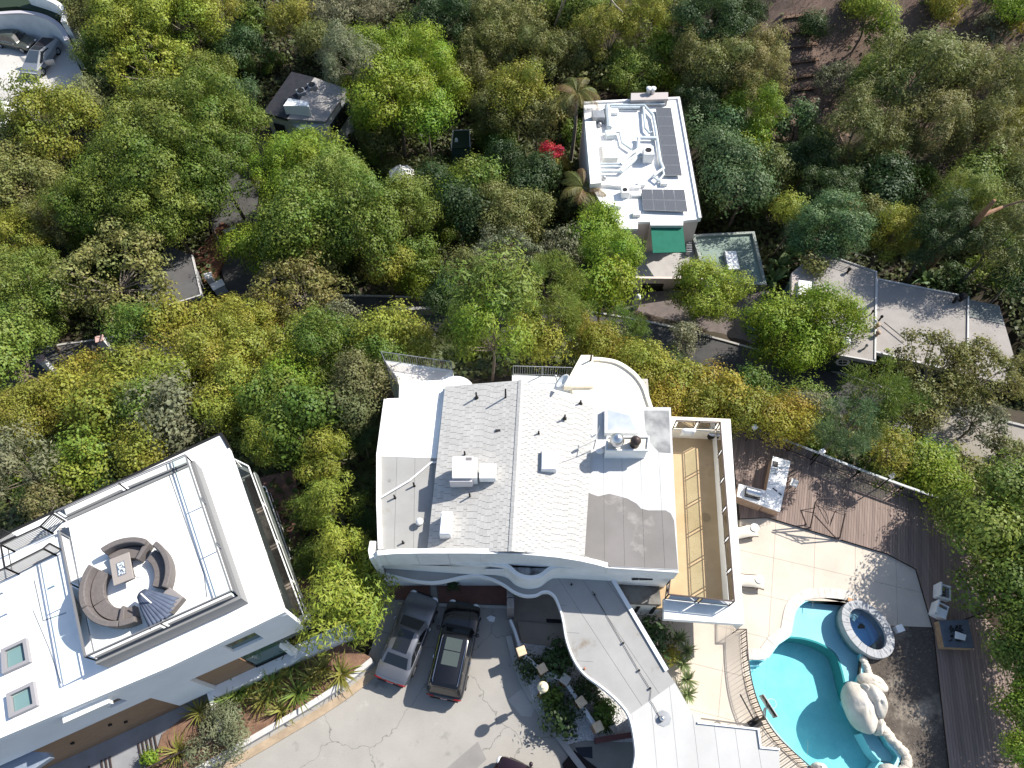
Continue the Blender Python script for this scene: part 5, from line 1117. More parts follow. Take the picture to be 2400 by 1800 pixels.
# spa
sp = P(2033, 1474, .45); rz = R(-62); t = thing('spa', 'raised oval stone hot tub beside the pool', 'hot tub', P(2033, 1478, 0))
def ring(c, a, b, z, n=40): return [Vector((c.x+a*math.cos(i*6.28319/n)*math.cos(rz)-b*math.sin(i*6.28319/n)*math.sin(rz), c.y+a*math.cos(i*6.28319/n)*math.sin(rz)+b*math.sin(i*6.28319/n)*math.cos(rz), z)) for i in range(n)]
ro_, ri_ = (1.58, 1.2), (1.13, .78)
O, I = ring(sp, *ro_, .45), ring(sp, *ri_, .45)
bz = mat('blue grey spa stone', (.40, .40, .40), .8, (.30, .31, .32), 3, grain=.1, bump=.3, bscale=9)
m = MB(); n = 40; O2, I2 = ring(sp, 1.56, 1.18, -.9), ring(sp, *ri_, -.75)
m.v = O+O2+I+I2; m.f = [[i, n+i, n+(i+1) % n, (i+1) % n] for i in range(n)]+[[2*n+i, 2*n+(i+1) % n, 3*n+(i+1) % n, 3*n+i] for i in range(n)]+[[i, (i+1) % n, 2*n+(i+1) % n, 2*n+i] for i in range(n)]
obj('shell', m, bz, t, 'auto')
for i in range(0, n, 2):
    a, b, c, d = O[i], O[(i+2) % n], I[(i+2) % n], I[i]; mid_o, mid_i = O[i+1], I[i+1]; cc = (a+b+c+d)/4
    o = obj('rim_stone', MB().slab([cc+(k-cc)*.975+Vector((0, 0, .07+rr.uniform(-.01, .015))) for k in (a, mid_o, b, c, mid_i, d)], .08), bz, t); bevel(o, .015)
spal = mat('blue spa plaster', (.46, .66, .82), .5, (.38, .58, .76), 2)
obj('spa_floor', MB().slab(ring(sp, *ri_, -.72), .05), spal, t); obj('spa_seat', MB().wall(ring(sp, 1.0, .66, -.3), .34, -.7, closed=True), spal, t)
obj('water', MB().add(ring(sp, 1.12, .77, .3), [list(range(n))]), glass('spa water', (.5, .76, .92), .09, .02, .3), t)
q = P(2102, 1476, .1); t = solo('spa_box', MB().box(q+Vector((0, 0, .2)), (.4, .36, .4), .3), whitemetal, 'small grey white control box beside the hot tub', 'box')
q = P(1994, 1408, .15); solo('brick_piece', MB().box(q+Vector((0, 0, .04)), (.35, .2, .07), -.5), brick, 'reddish brick lying on the pool edge near the hot tub', 'brick')
# boulders
def rock(label, x, y, rx, ry, rzz, ang, z0, seed): 
    q = P(x, y, z0); k = ppm(x, y, z0); M = Matrix.Rotation(R(ang), 3, 'Z')
    o = solo('boulder', MB().ell(q+Vector((0, 0, rzz*.55)), (rx/k, ry/k, rzz), 30, 20, .06, seed, M), boulder, label, 'boulder', 'cream boulders beside the pool', True); return o
rock('long smooth cream boulder rising out of the pool edge', 2004, 1662, 33, 58, .95, 14, -.3, 1)
rock('cream boulder leaning on the east side of the longest boulder', 2037, 1645, 24, 38, .9, 18, 0, 2)
rock('flat oval cream boulder nearest the hot tub', 2040, 1602, 34, 19, .45, -24, 0, 4)
rock('small cream boulder wedged between the larger ones on top', 2016, 1620, 14, 15, .7, 0, 0, 5)
rock('narrow cream boulder at the south end of the boulder group', 2048, 1700, 13, 24, .6, -10, -.2, 6)
rock('little round cream boulder behind the leaning one', 2040, 1627, 9, 9, .7, 0, 0, 7)
rock('pale rounded boulder at the south pool edge by the picture edge', 2078, 1806, 24, 14, .5, -10, -.1, 9); rock('white rounded boulder at the bottom pool edge near the railing', 1914, 1800, 18, 12, .5, -15, -.1, 10)
t = thing('pool_edge_stones', 'row of rough white stones along the south-east pool edge', 'stones', P(2090, 1730, 0))
pth = smooth_path(PP([(2050,1672),(2062,1695),(2078,1722),(2096,1738),(2114,1758),(2126,1778),(2122,1795),(2110,1815),(2104,1840)], .1), 4)
for i, q in enumerate(pth): obj('stone', MB().ell(q+Vector((rr.uniform(-.05, .05), rr.uniform(-.05, .05), .03)), (rr.uniform(.2, .3), rr.uniform(.17, .25), .2), 10, 7, .08, i, Matrix.Rotation(rr.uniform(0, 3), 3, 'Z')), boulder, t, True)
pth = smooth_path(PP([(2022,1545),(2030,1560),(2036,1580)], .1), 4)
for i, q in enumerate(pth): obj('stone', MB().ell(q+Vector((rr.uniform(-.04, .04), 0, .03)), (.18, .15, .16), 10, 7, .08, i+40), boulder, t, True)
# pool fence
fp = smooth_path(PP([(1736,1484),(1738,1520),(1742,1565),(1750,1610),(1762,1650),(1780,1690),(1806,1728),(1840,1762),(1880,1798),(1930,1850)], DECKZ), 4)
t = thing('pool_fence', 'curved brown metal railing with close bars along the west pool edge', 'fence', fp[0])
railing('railing', PP([(1716,1440),(1717,1484),(1736,1484)], DECKZ)+fp[1:], 1.1, t, bronze, posts=2.0, picket=.11, r=.013, rails=(.08, .9, 1.0), topr=.035)
# hoop
q = P(1768, 1695, DECKZ); t = thing('basketball_hoop', 'poolside basketball hoop with clear backboard and thin arms', 'hoop', q); tp = q+Vector((.1, .15, 1.5)); bb = P(1801, 1655, 2.3)
obj('base', MB().box(q+Vector((0, 0, .12)), (.6, .45, .24), .5), darkmetal, t); obj('post', MB().bar(q, tp, .1), darkmetal, t)
obj('arm', MB().bar(tp, bb+Vector((-.1, -.05, -.1)), .06), greymetal, t); obj('arm', MB().bar(tp-Vector((0, 0, .4)), bb+Vector((-.1, -.05, -.35)), .05), greymetal, t); obj('brace', MB().bar(q+Vector((0, 0, .2)), P(1735, 1628, 1.9), .05), darkmetal, t)
Mb = Matrix.Rotation(R(-62), 3, 'Z'); obj('backboard', MB().box(bb, (1.1, .03, .7), R(-62)), glass('backboard plastic', (.7, .78, .78), .08), t)
m = MB()
for s_ in (-1, 1): m.bar(bb+Mb@Vector((s_*.55, 0, -.35)), bb+Mb@Vector((s_*.55, 0, .35)), .04); m.bar(bb+Mb@Vector((-.55, 0, s_*.35)), bb+Mb@Vector((.55, 0, s_*.35)), .04)
obj('backboard_frame', m, greymetal, t); hc = bb+Mb@Vector((0, .3, -.25)); obj('rim', MB().tube([hc+Vector((.22*math.cos(i*.3927), .22*math.sin(i*.3927), 0)) for i in range(17)], .014, 6, False), mat('pinkish rim', (.62, .45, .40), .5), t)
m = MB()
for i in range(10): an = i*.628; m.tube([hc+Vector((.22*math.cos(an), .22*math.sin(an), 0)), hc+Vector((.13*math.cos(an+.3), .13*math.sin(an+.3), -.35))], .006, 4)
obj('net', m, whitemetal, t)
# two curved loungers
def lounger(label, px, py, ang, flip):
    q = P(px, py, DECKZ); t = thing('curved_lounge_chair', label, 'lounge chair', q, 'curved pale loungers beside the balcony'); M = Matrix.Rotation(R(ang), 3, 'Z')
    prof = [(-1.0, .62), (-.75, .42), (-.45, .3), (-.1, .32), (.25, .45), (.55, .42), (.8, .3)]; m = MB()
    for i, (x, z) in enumerate(prof):
        for y in (-.33, 0, .33): m.v.append(q+M@Vector((x, y, z-(.02 if y == 0 else 0))))
    for i in range(len(prof)-1):
        for j in range(2): a = i*3+j; m.f.append([a, a+1, a+4, a+3])
    o = obj('sling', m, mat('cream sling', (.66, .60, .50), .8), t, True); o.modifiers.new('s', 'SOLIDIFY').thickness = .05
    for s_ in (-1, 1): obj('side_rail', MB().tube([q+M@Vector((x, s_*.36, z)) for x, z in prof], .025, 6), bronze, t)
    for x in (-.6, .5): obj('leg', MB().bar(q+M@Vector((x, -.3, 0)), q+M@Vector((x, -.3, .4)), .05), bronze, t); obj('leg', MB().bar(q+M@Vector((x, .3, 0)), q+M@Vector((x, .3, .4)), .05), bronze, t)
    return t
lounger('curved cream lounger nearer the timber deck', 1738, 1252, 8, 1); lounger('curved cream lounger nearer the pool steps', 1752, 1366, -8, 1)
for lab, x, y in (('round white side table at the lounger near the timber deck', 1763, 1243), ('round white side table at the lounger near the pool', 1774, 1363)):
    q = P(x, y, DECKZ); t = thing('round_side_table', lab, 'table', q, 'round white side tables by the loungers'); obj('top', MB().lathe(q+Vector((0, 0, .5)), [(.24, 0), (.25, .015), (.24, .035), (.03, .04), (.03, .07), (.001, .07)], 22), whitemetal, t); obj('stem', MB().tube([q, q+Vector((0, 0, .5))], .04), whitemetal, t); obj('base', MB().lathe(q, [(.2, 0), (.19, .03), (.001, .04)], 18), whitemetal, t)
# deck glass fence with lamps
df = PP([(1716,1008),(1790,1034),(1900,1078),(2000,1118),(2100,1155),(2200,1190)], DZ)
t = thing('deck_fence', 'long glass balustrade with grey top rail along the timber deck', 'fence', df[0]); glass_rail(t, df, 1.05, post_mt=darkmetal, gl=clear, step=1.9)
m = MB()
for a, b in zip(df[:-1], df[1:]): m.bar(a+Vector((0, 0, 1.09)), b+Vector((0, 0, 1.09)), .13, .05)
obj('top_rail', m, mat('pale grey rail', (.40, .42, .42), .5), t)
for i, (x, y) in enumerate(((1768,1003),(1926,1060),(2090,1117))):
    tp = P(x, y, 2.05); q = Vector((tp.x, tp.y, DZ)); lab = ('white cube lamp on the deck fence nearest the balcony', 'white cube lamp in the middle of the deck fence', 'white cube lamp on the deck fence nearest the big tree')[i]
    t = thing('fence_lamp', lab, 'lamp', q, 'cube lamps on the deck fence'); obj('pole', MB().bar(q, tp, .05), black, t); o = obj('lamp_head', MB().box(tp+Vector((0, 0, .1)), (.26, .26, .24), .4), mat('lamp white', (.85, .82, .8), .4), t); bevel(o, .02)
# kitchen island
t = thing('outdoor_kitchen_island', 'L-shaped outdoor kitchen island with white stone top and brick sides', 'kitchen island', P(1790, 1150, DZ)); kz = 1.2
top1, top2 = PP([(1812,1069),(1853,1081),(1828,1200),(1789,1186)], kz), PP([(1732,1134),(1795,1150),(1789,1186),(1727,1163)], kz)
for tp_ in (top1, top2):
    o = obj('counter_top', MB().slab(tp_, .06), mat('white marble', (.76, .75, .73), .35, (.6, .6, .59), 2.5, contrast=(.5, .7)), t); c_ = sum(tp_, Vector())/4
    obj('base', MB().slab([c_+(k-c_)*.95-Vector((0, 0, .061)) for k in tp_], zb=DZ), mat('tan brick side', (.42, .29, .2), .85, (.34, .22, .15), 5, grain=.12), t)
q = P(1763, 1158, kz); Mg = R(-17)
g = obj('grill', MB().box(q+Vector((0, 0, .08)), (.85, .55, .16), Mg), darkmetal, t); m = MB(); MM = Matrix.Rotation(Mg, 3, 'Z')
for i in range(9):
    an = math.pi*i/8
    for x in (-.4, .4): m.v.append(q+MM@Vector((x, .06+.22*math.cos(an), .16+.24*math.sin(an))))
for i in range(8): m.f.append([2*i, 2*i+1, 2*i+3, 2*i+2])
m.f += [[2*i for i in range(9)], [2*i+1 for i in range(9)][::-1]]; obj('grill_hood', m, steel, g, 'auto'); obj('hood_handle', MB().tube([q+MM@Vector((-.3, -.2, .28)), q+MM@Vector((.3, -.2, .28))], .02), steel, g)
q = P(1817, 1088, kz); obj('burner', MB().box(q+Vector((0, 0, .015)), (.3, .36, .04), R(-16)), darkmetal, t); q = P(1814, 1104, kz); obj('sink', MB().box(q+Vector((0, 0, .005)), (.36, .42, .03), R(-16)), mat('sink steel', (.25, .28, .31), .25, metal=.7), t)
obj('faucet', MB().tube([q+Vector((.28, -.05, 0)), q+Vector((.28, -.05, .3)), q+Vector((.12, -.03, .34)), q+Vector((.08, -.02, .26))], .018, 6), steel, t)
for x, y, w_, h_, rz_ in ((1812,1133,.35,.12,.1),(1816,1148,.3,.05,-.8),(1828,1158,.2,.05,-.8),(1830,1100,.1,.04,0)): obj('tray', MB().box(P(x, y, kz)+Vector((0, 0, .03)), (w_, h_, .05), rz_), darkmetal if h_ < .1 else whitemetal, t)
q = P(1851, 1143, DZ); t = thing('bar_stool', 'white square bar stool at the kitchen island', 'stool', q); o = obj('seat', MB().box(q+Vector((0, 0, .75)), (.42, .5, .08), R(-25)), mat('off white seat', (.7, .66, .6), .6), t); bevel(o, .02)
for a, b in ((-1, -1), (1, -1), (1, 1), (-1, 1)): obj('leg', MB().bar(q+Vector((a*.2, b*.2, 0)), q+Vector((a*.15, b*.17, .72)), .03), darkmetal, t)
# gazebo frame
t = thing('gazebo_frame', 'bare brown metal gazebo frame without cover, tilted on the timber deck', 'gazebo', P(1930, 1240, DZ))
A0, A1, B0, B1, C0, C1, D0, D1 = P(1890,1231,DZ), P(1877,1196,1.5), P(1899,1238,DZ), P(1911,1177,2.2), P(1959,1261,DZ), P(1909,1207,1.5), P(1968,1262,DZ), P(1981,1203,2.2)
for a, b in ((A0, A1), (B0, B1), (C0, C1), (D0, D1)): obj('leg', MB().tube([a, b], .04, 6), bronze, t); obj('foot', MB().box(a+Vector((0, 0, .02)), (.16, .16, .04)), bronze, t)
E1 = P(1958, 1196, 2.2)
for a, b in ((A1, P(1912,1190,1.8)), (B1, D1), (P(1913,1185,1.9), P(1979,1207,2.0)), (B1, P(1918,1168,2.4)), (P(1918,1168,2.4), P(1960,1168,2.5)), (P(1960,1168,2.5), D1), (A1, P(1911,1203,1.5)), (P(1945,1233,1.1), E1), (P(1940,1228,1.2), P(1914,1182,2.0))): obj('rail', MB().tube([a, b], .022, 6), bronze, t)
obj('arch', MB().tube(smooth_path([P(1914,1184,2.0), P(1926,1190,1.9), P(1937,1205,1.6), P(1943,1228,1.2)], 4), .018, 6), bronze, t); obj('arch', MB().tube(smooth_path([P(1945,1232,1.1), P(1950,1214,1.5), P(1960,1198,2.0), P(1975,1196,2.2)], 4), .018, 6), bronze, t)
# fire pit and two chairs under the big tree
q = P(2238, 1487, .2); t = thing('fire_pit', 'square stone fire pit with dark slate top on the shaded deck', 'fire pit', q); fr = PP([(2200,1455),(2268,1452),(2282,1520),(2212,1517)], .75)
obj('stone_base', MB().slab(fr, zb=.2), mat('tan ledge stone', (.40, .28, .17), .85, (.30, .2, .12), 4, grain=.15), t); obj('slate_top', MB().slab([q_+Vector((0, 0, .05)) for q_ in fr], .05), mat('slate blue', (.11, .13, .16), .6, (.08, .095, .12), 3), t)
m = MB()
for i in range(60): p_ = P(rr.uniform(2226,2258), rr.uniform(1466,1502), .82); m.ell(p_, (.05, .045, .04), 6, 4)
obj('lava_rocks', m, black, t, True, kind='stuff'); solo('paper_sheet', MB().slab(PP([(2239,1479),(2265,1488),(2262,1501),(2238,1496)], .9), .03), whitemetal, 'white board lying on the slate fire pit', 'board')
def boxchair(label, x, y, ang, seat):
    q = P(x, y, DZ); M = Matrix.Rotation(R(ang), 3, 'Z'); t = thing('cube_chair', label, 'chair', q, 'white box chairs on the shaded deck')
    obj('back', MB().box(q+M@Vector((-.32, 0, .4)), (.08, .72, .8), R(ang)), whitemetal, t); 
    for s_ in (-1, 1): obj('side', MB().box(q+M@Vector((.02, s_*.36, .24)), (.66, .06, .48), R(ang)), whitemetal, t)
    obj('front', MB().box(q+M@Vector((.34, 0, .2)), (.06, .66, .4), R(ang)), whitemetal, t)
    if seat: obj('cushion', MB().box(q+M@Vector((.08, -.1, .42)), (.5, .45, .1), R(ang)), whitemetal, t); obj('wood_seat', MB().box(q+M@Vector((-.1, .2, .36)), (.4, .25, .05), R(ang)), wood, t)
    else:
        for i in range(4): obj('slat', MB().box(q+M@Vector((.0, -.24+.16*i, .32)), (.56, .04, .05), R(ang)), greymetal, t)
boxchair('upper white box chair with open slatted seat', 2203, 1391, -18, False); boxchair('lower white box chair with orange brown seat', 2195, 1434, -30, True)
# ================================================================ planting court by the drive
struct('walk', MB().slab(PP([(1196,1400),(1340,1400),(1350,1505),(1214,1500)], .09), .3), mat('tan walk', (.30, .265, .225), .9, (.25, .22, .19), 1, grain=.06)); struct('walk', MB().slab(PP([(1212,1455),(1330,1468),(1332,1520),(1222,1506)], .2), .3), MATS['tan walk'])
struct('door_mat', MB().slab(PP([(1280,1450),(1318,1452),(1318,1461),(1281,1459)], .11), .02), black)
bed = PP([(1210,1500),(1345,1512),(1440,1600),(1560,1680),(1500,1740),(1372,1735),(1330,1745),(1285,1690),(1250,1640),(1225,1580)], .14)
struct('gravel_bed', MB().slab(bed, .3), mat('white gravel bed', (.62, .61, .60), .9, (.40, .39, .39), 7, contrast=(.3, .7), grain=.35, gscale=16, bump=.8, bscale=20))
m = MB(); bx0, bx1 = min(q.x for q in bed), max(q.x for q in bed); by0, by1 = min(q.y for q in bed), max(q.y for q in bed)
for i in range(6500):
    x, y = rr.uniform(bx0, bx1), rr.uniform(by0, by1)
    if inside(bed, x, y): r_ = rr.uniform(.018, .05); m.ell((x, y, .15), (r_, r_*rr.uniform(.6, 1), r_*.6), 5, 3)
tag(obj('white_pebbles', m, mat('white pebble', (.74, .73, .72), .8, (.6, .59, .58), 9), None), 'loose white pebbles covering the planting bed by the drive', 'pebbles', None, 'stuff')
struct('kerb', MB().wall(smooth_path(PP([(1192,1490,.16),(1202,1530,.16),(1222,1590,.16),(1250,1642,.16),(1290,1700,.16),(1340,1768,.16),(1380,1820,.16)]), 4), .3, -.2), concrete2)
struct('carport_floor', MB().slab(PP([(1330,1745),(1372,1736),(1500,1740),(1560,1980),(1400,1980),(1345,1775)], .05), .2), mat('carport floor', (.27, .25, .22), .9, (.22, .205, .18), .8, grain=.1))
struct('door_mat', MB().slab(PP([(1348,1752),(1388,1750),(1389,1778),(1358,1772)], .065), .012), mat('dark blue mat', (.03, .035, .045), .9)); struct('door_mat', MB().slab(PP([(1318,1790),(1345,1758),(1400,1800),(1396,1830),(1330,1840)], .07), .015), mat('dark brown mat', (.022, .016, .016), .9))
PH = 1.55
pil = [(1222,1526),(1271,1567),(1325,1592),(1362,1645),(1402,1703)]
pw = [P(x, y, PH) for x, y in pil]; names = ['nearest the house', 'second from the house', 'with a grey cap, third from the house', 'second from the bottom of the row', 'at the lower end of the row']
wall_t = []
for i, q in enumerate(pw):
    t = thing('brick_pillar', 'cream capped orange brick garden pillar '+names[i] if i != 2 else 'orange brick garden pillar with a grey cap, third from the house', 'pillar', Vector((q.x, q.y, .1)), 'brick pillars along the planting bed')
    a_ = R((20, 30, 55, 35, 25)[i]); b0 = Vector((q.x, q.y, .1))
    for k in range(12):
        for j in range(2):
            o = obj('brick', MB().box(b0+Vector((0, 0, .06+k*.112))+Matrix.Rotation(a_+(k % 2)*math.pi/2, 3, 'Z')@Vector((0, (j-.5)*.19, 0)), (.39, .185, .1), a_+(k % 2)*math.pi/2), brick, t)
    o = obj('cap', MB().box(b0+Vector((0, 0, PH-.1)), (.46, .46, .12), a_), concrete2 if i == 2 else mat('cream brick cap', (.66, .52, .36), .85, (.58, .43, .28), 5), t); bevel(o, .03)
for i, (a, b) in enumerate(zip(pw[:-1], pw[1:])):
    m = MB(); m.wall([Vector((a.x, a.y, 1.05)).lerp(Vector((b.x, b.y, 1.05)), .1), Vector((b.x, b.y, 1.05)).lerp(Vector((a.x, a.y, 1.05)), .1)], .2, .05); o = solo('low_garden_wall', m, mat('blue white render', (.60, .62, .64), .8), ('low white wall between the two pillars nearest the house', 'low white wall running to the grey capped pillar from the house side', 'low white wall below the grey capped pillar', 'low white wall between the last two pillars')[i], 'wall', 'low walls between brick pillars'); bevel(o, .05)
b0 = P(1196, 1448, 0); t = thing('brick_pier', 'grey stone clad pier at the canopy edge beside the brick court', 'pier', b0); hw = P(1200, 1392, 2.6)
for k in range(14):
    for j in range(3): obj('stone_block', MB().box(Vector((b0.x+.02*((k+j) % 2), b0.y+.15+.55*j, .1+k*.2)), (.36, .5, .18)), mat('grey cladding', (.23, .21, .20), .85, (.17, .155, .15), 6, grain=.15), t)
m = MB(); m.wall(smooth_path(PP([(1196,1452,.95),(1206,1475,.95),(1214,1500,.95),(1221,1522,.95)]), 3), .12, .1); solo('low_garden_wall', m, MATS['blue white render'], 'thin curved white railing wall between the stone pier and first pillar', 'wall')
m = MB(); m.wall(PP([(1395,1736,.55),(1430,1730,.55),(1480,1722,.55)]), .25, 0); solo('low_garden_wall', m, mat('dark red wall', (.14, .06, .055), .85), 'low dark red wall below the last brick pillar', 'wall')
# street lamp
q = P(1267, 1629, .1); t = thing('lamp_post', 'cream globe lamp on a short post in the planting bed', 'lamp post', q); H_ = 3.15
obj('base', MB().lathe(q, [(.16, 0), (.16, .12), (.1, .2), (.001, .2)], 14), terracotta, t); obj('post', MB().tube([q, q+Vector((0, 0, 2.75))], [.08, .06]), mat('cream post', (.62, .55, .40), .6), t); obj('collar', MB().box(q+Vector((0, 0, 2.1)), (.3, .3, .35), .3), MATS['cream post'], t)
obj('globe', MB().ell(q+Vector((0, 0, H_)), (.27, .27, .3), 20, 14), mat('cream globe', (.78, .68, .45), .25), t, True); obj('cap', MB().lathe(q+Vector((0, 0, H_+.27)), [(.13, 0), (.1, .05), (.001, .07)], 14), MATS['cream post'], t)
# drive edge wall and flax bed on the left
ew = smooth_path(PP([(872,1546,.42),(840,1572,.42),(790,1610,.42),(720,1655,.42),(640,1702,.42),(560,1748,.42),(500,1782,.42),(430,1822,.42)]), 4)
solo('drive_edge_wall', MB().wall(ew, .28, -.4), mat('pale rendered wall', (.56, .54, .52), .85, (.46, .44, .42), 1.2, grain=.05), 'low curved pale wall between the flax bed and the drive', 'wall')
struct('kerb', MB().wall([Vector((q.x+.33, q.y-.42, .1)) for q in ew], .4, -.3), mat('tan kerb', (.42, .32, .22), .9, (.3, .23, .16), 2, grain=.15))
struct('planting_bed', MB().slab(PP([(690,1495),(760,1480),(868,1540),(780,1614),(640,1700),(500,1780),(430,1820),(340,1850),(380,1720),(500,1630),(640,1560)], .22), .6), mat('mulch tan', (.22, .13, .085), .95, (.14, .08, .055), 1.6, grain=.3, gscale=12, bump=.6, bscale=10))
struct('side_bed', MB().slab(PP([(606,1120),(690,1100),(720,1300),(760,1430),(700,1490),(690,1330)], -.25), .5), mat('red brown mulch', (.24, .13, .095), .95, (.15, .085, .065), 1.6, grain=.3, gscale=12, bump=.6, bscale=10))
solo('paper_scrap', MB().slab(PP([(1140,1447),(1150,1442),(1161,1446),(1158,1458),(1146,1456)], .03), .02), whitemetal, 'crumpled white sheet on the shaded drive beside the black car', 'paper')
# ================================================================ vehicles
def paint(name, col, rough=.25, metal=.4):
    m = mat(name, col, rough, metal=metal, spec=.5); m.node_tree.nodes['Principled BSDF'].inputs['Coat Weight'].default_value = .6; return m
cglass = mat('car glass', (.012, .014, .017), .05, spec=.7); tyre = mat('tyre rubber', (.015, .015, .015), .9); rim = mat('wheel rim', (.5, .5, .52), .3, metal=.8); redl = mat('tail light', (.22, .01, .012), .25); headl = mat('head light', (.7, .72, .75), .15)
chrome = mat('chrome trim', (.75, .75, .76), .12, metal=1)
def car(label, cat, name, q, heading, body, L=4.8, Wd=1.9, kind='suv', roofmat=None, rails=False, sunroof=None):
    t = thing(name, label, cat, q); M = Matrix.Rotation(heading, 3, 'Z'); w = Wd/2
    X = lambda x, y, z: q+M@Vector((x, y, z))
    if kind == 'suv': st = [(-.5,.80,.62,.9),(-.485,.90,.45,.98),(-.45,.97,.35,1.04),(-.36,1.0,.28,1.06),(-.2,1.0,.26,1.05),(0,1.0,.26,1.03),(.15,1.0,.26,1.02),(.25,1.0,.26,1.04),(.35,.985,.28,1.01),(.43,.95,.32,.96),(.475,.86,.38,.88),(.5,.70,.5,.74)]
    else: st = [(-.5,.76,.55,.80),(-.485,.88,.42,.92),(-.45,.95,.33,1.0),(-.36,.99,.27,1.02),(-.2,1.0,.24,.97),(0,1.0,.24,.93),(.15,1.0,.24,.92),(.25,.995,.24,.93),(.35,.98,.26,.88),(.43,.93,.3,.8),(.475,.83,.36,.72),(.5,.66,.45,.62)]
    m = MB(); n = 0; prof = [(0, 1), (.55, 1), (.82, .985), (.94, .93), (.99, .80), (1.0, .55), (.985, .25), (.92, .03), (.8, 0)]
    for x, ws, zb, zt in st:
        row = [(y*ws*w, zb+(zt-zb)*z) for y, z in prof]; full = [(-y, z) for y, z in row[::-1]]+row[1:]; n = len(full)
        m.v += [X(x*L, y, z) for y, z in full]
    for i in range(len(st)-1):
        for j in range(n-1): a = i*n+j; m.f.append([a, a+n, a+n+1, a+1])
    m.f.append(list(range(n))); m.f.append(list(range((len(st)-1)*n, len(st)*n))[::-1])
    bo = obj('body', m, body, t, 'auto')
    # greenhouse
    if kind == 'suv': xs = (-.47, -.40, .11, .24); zt = 1.70; zb = 1.0
    else: xs = (-.36, -.20, .05, .215); zt = 1.43; zb = .93
    bw, tw = .90*w, .70*w
    def ring_(x0, x1, hw, z, ext=0): return [X(x0*L, -hw*.86, z), X(x0*L+.12, -hw, z), X(x1*L-.2, -hw, z), X(x1*L, -hw*.8, z), X(x1*L, hw*.8, z), X(x1*L-.2, hw, z), X(x0*L+.12, hw, z), X(x0*L, hw*.86, z)]
    B = ring_(xs[0], xs[3], bw, zb); T1 = ring_(xs[1]-.012, xs[2]+.015, tw*1.08, zt-.06); T2 = ring_(xs[1]+.02, xs[2]-.02, tw*.95, zt)
    m = MB(); m.v = B+T1+T2; m.f = [[i, (i+1) % 8, 8+(i+1) % 8, 8+i] for i in range(8)]+[[8+i, 8+(i+1) % 8, 16+(i+1) % 8, 16+i] for i in range(8)]+[list(range(16, 24))]
    rf = obj('roof', m, body if roofmat is None else roofmat, t, 'auto')
    def pane(nm, i, j, sh=.1, u0=0, u1=1, mt=cglass):
        a, b, c, d = B[i].lerp(B[j], u0), B[i].lerp(B[j], u1), T1[i].lerp(T1[j], u1), T1[i].lerp(T1[j], u0)
        cc = (a+b+c+d)/4; nn = (b-a).cross(d-a).normalized(); nn = nn if (cc-(q+Vector((0, 0, .9)))).dot(nn) > 0 else -nn
        p4 = [a.lerp(d, .08), b.lerp(c, .08), c.lerp(b, .08), d.lerp(a, .08)]; cc = sum(p4, Vector())/4
        return obj(nm, MB().add([cc+(k-cc)*(1-sh)+nn*.012 for k in p4], [[0, 1, 2, 3]]), mt, t)
    pane('windshield', 3, 4, .06); pane('rear_window', 7, 0, .08)
    for i, j in ((1, 2), (5, 6)):
        for u0, u1 in ((.02, .30), (.33, .62), (.65, .98)): pane('side_window', i, j, .04, u0, u1)
    if sunroof:
        for a, b in sunroof:
            m = MB().slab([X(a*L, -tw*.62, zt+.012), X(b*L, -tw*.62, zt+.012), X(b*L, tw*.62, zt+.012), X(a*L, tw*.62, zt+.012)], .01); obj('sunroof', m, (mat('sunroof glass', (.065, .08, .074), .12, spec=.6) if kind == 'suv' else cglass), t)
    if rails:
        for s_ in (-1, 1): obj('roof_rail', MB().tube([X(xs[1]*L+.1, s_*tw*.92, zt), X(xs[1]*L+.25, s_*tw*.95, zt+.07), X(xs[2]*L-.25, s_*tw*.95, zt+.07), X(xs[2]*L-.1, s_*tw*.92, zt)], .022, 6), chrome, t)
    for s_ in (-1, 1):
        obj('window_trim', MB().tube([B[0].lerp(B[7], .5)+M@Vector((.3, s_*bw*1.0, .015)), X(xs[3]*L-.3, s_*bw*1.01, zb+.015)], .014, 5), chrome, t)
        mi = obj('mirror', MB().ell(X(xs[3]*L-.35, s_*(w+.08), zb+.06), (.1, .12, .08), 10, 8), body, t, True)
        hl = st[-2]; obj('headlight', MB().ell(X(.47*L, s_*w*.66, hl[3]-.1), (.17, .2, .09), 12, 8, M=M), headl, t, True)
        obj('tail_light', MB().ell(X(-.487*L, s_*w*.66, st[1][3]-.1), (.08, .27, .085), 12, 8, M=M), redl, t, True)
        for xx in (-.30, .31):
            r = .37 if kind == 'suv' else .34; c0, c1 = X(xx*L, s_*(w-.2), r), X(xx*L, s_*(w+.015), r)
            wh = obj('wheel', MB().tube([c0, c1], r, 22), tyre, t, 'auto'); obj('rim', MB().tube([c1, c1+M@Vector((0, s_*.008, 0))], r*.66, 18), rim, wh)
            for k in range(4): obj('door_handle', MB().box(X(-.12*L+k*.0, s_*(w+.01), .9), (.16, .03, .03), heading), chrome, t) if xx < 0 and k == 0 else None
    obj('rear_trim', MB().tube([X(-.492*L, -w*.55, st[1][3]-.1), X(-.5*L, 0, st[1][3]-.1), X(-.492*L, w*.55, st[1][3]-.1)], .03, 6), redl, t)
    obj('number_plate', MB().box(X(-.503*L, 0, .66), (.02, .34, .16), heading), whitemetal, t)
    m = MB()
    for s_ in (-1, 1): m.tube([X(.24*L, s_*w*.5, st[7][3]+.004), X(.36*L, s_*w*.46, st[8][3]+.006), X(.45*L, s_*w*.36, st[9][3]-.01)], .012, 5)
    obj('bonnet_crease', m, body, t); obj('rear_bumper', MB().box(X(-.497*L, 0, .45), (.1, w*1.5, .16), heading), darkmetal, t); obj('grille', MB().box(X(.497*L, 0, .6), (.05, w*.9, .2), heading), black, t)
    return t
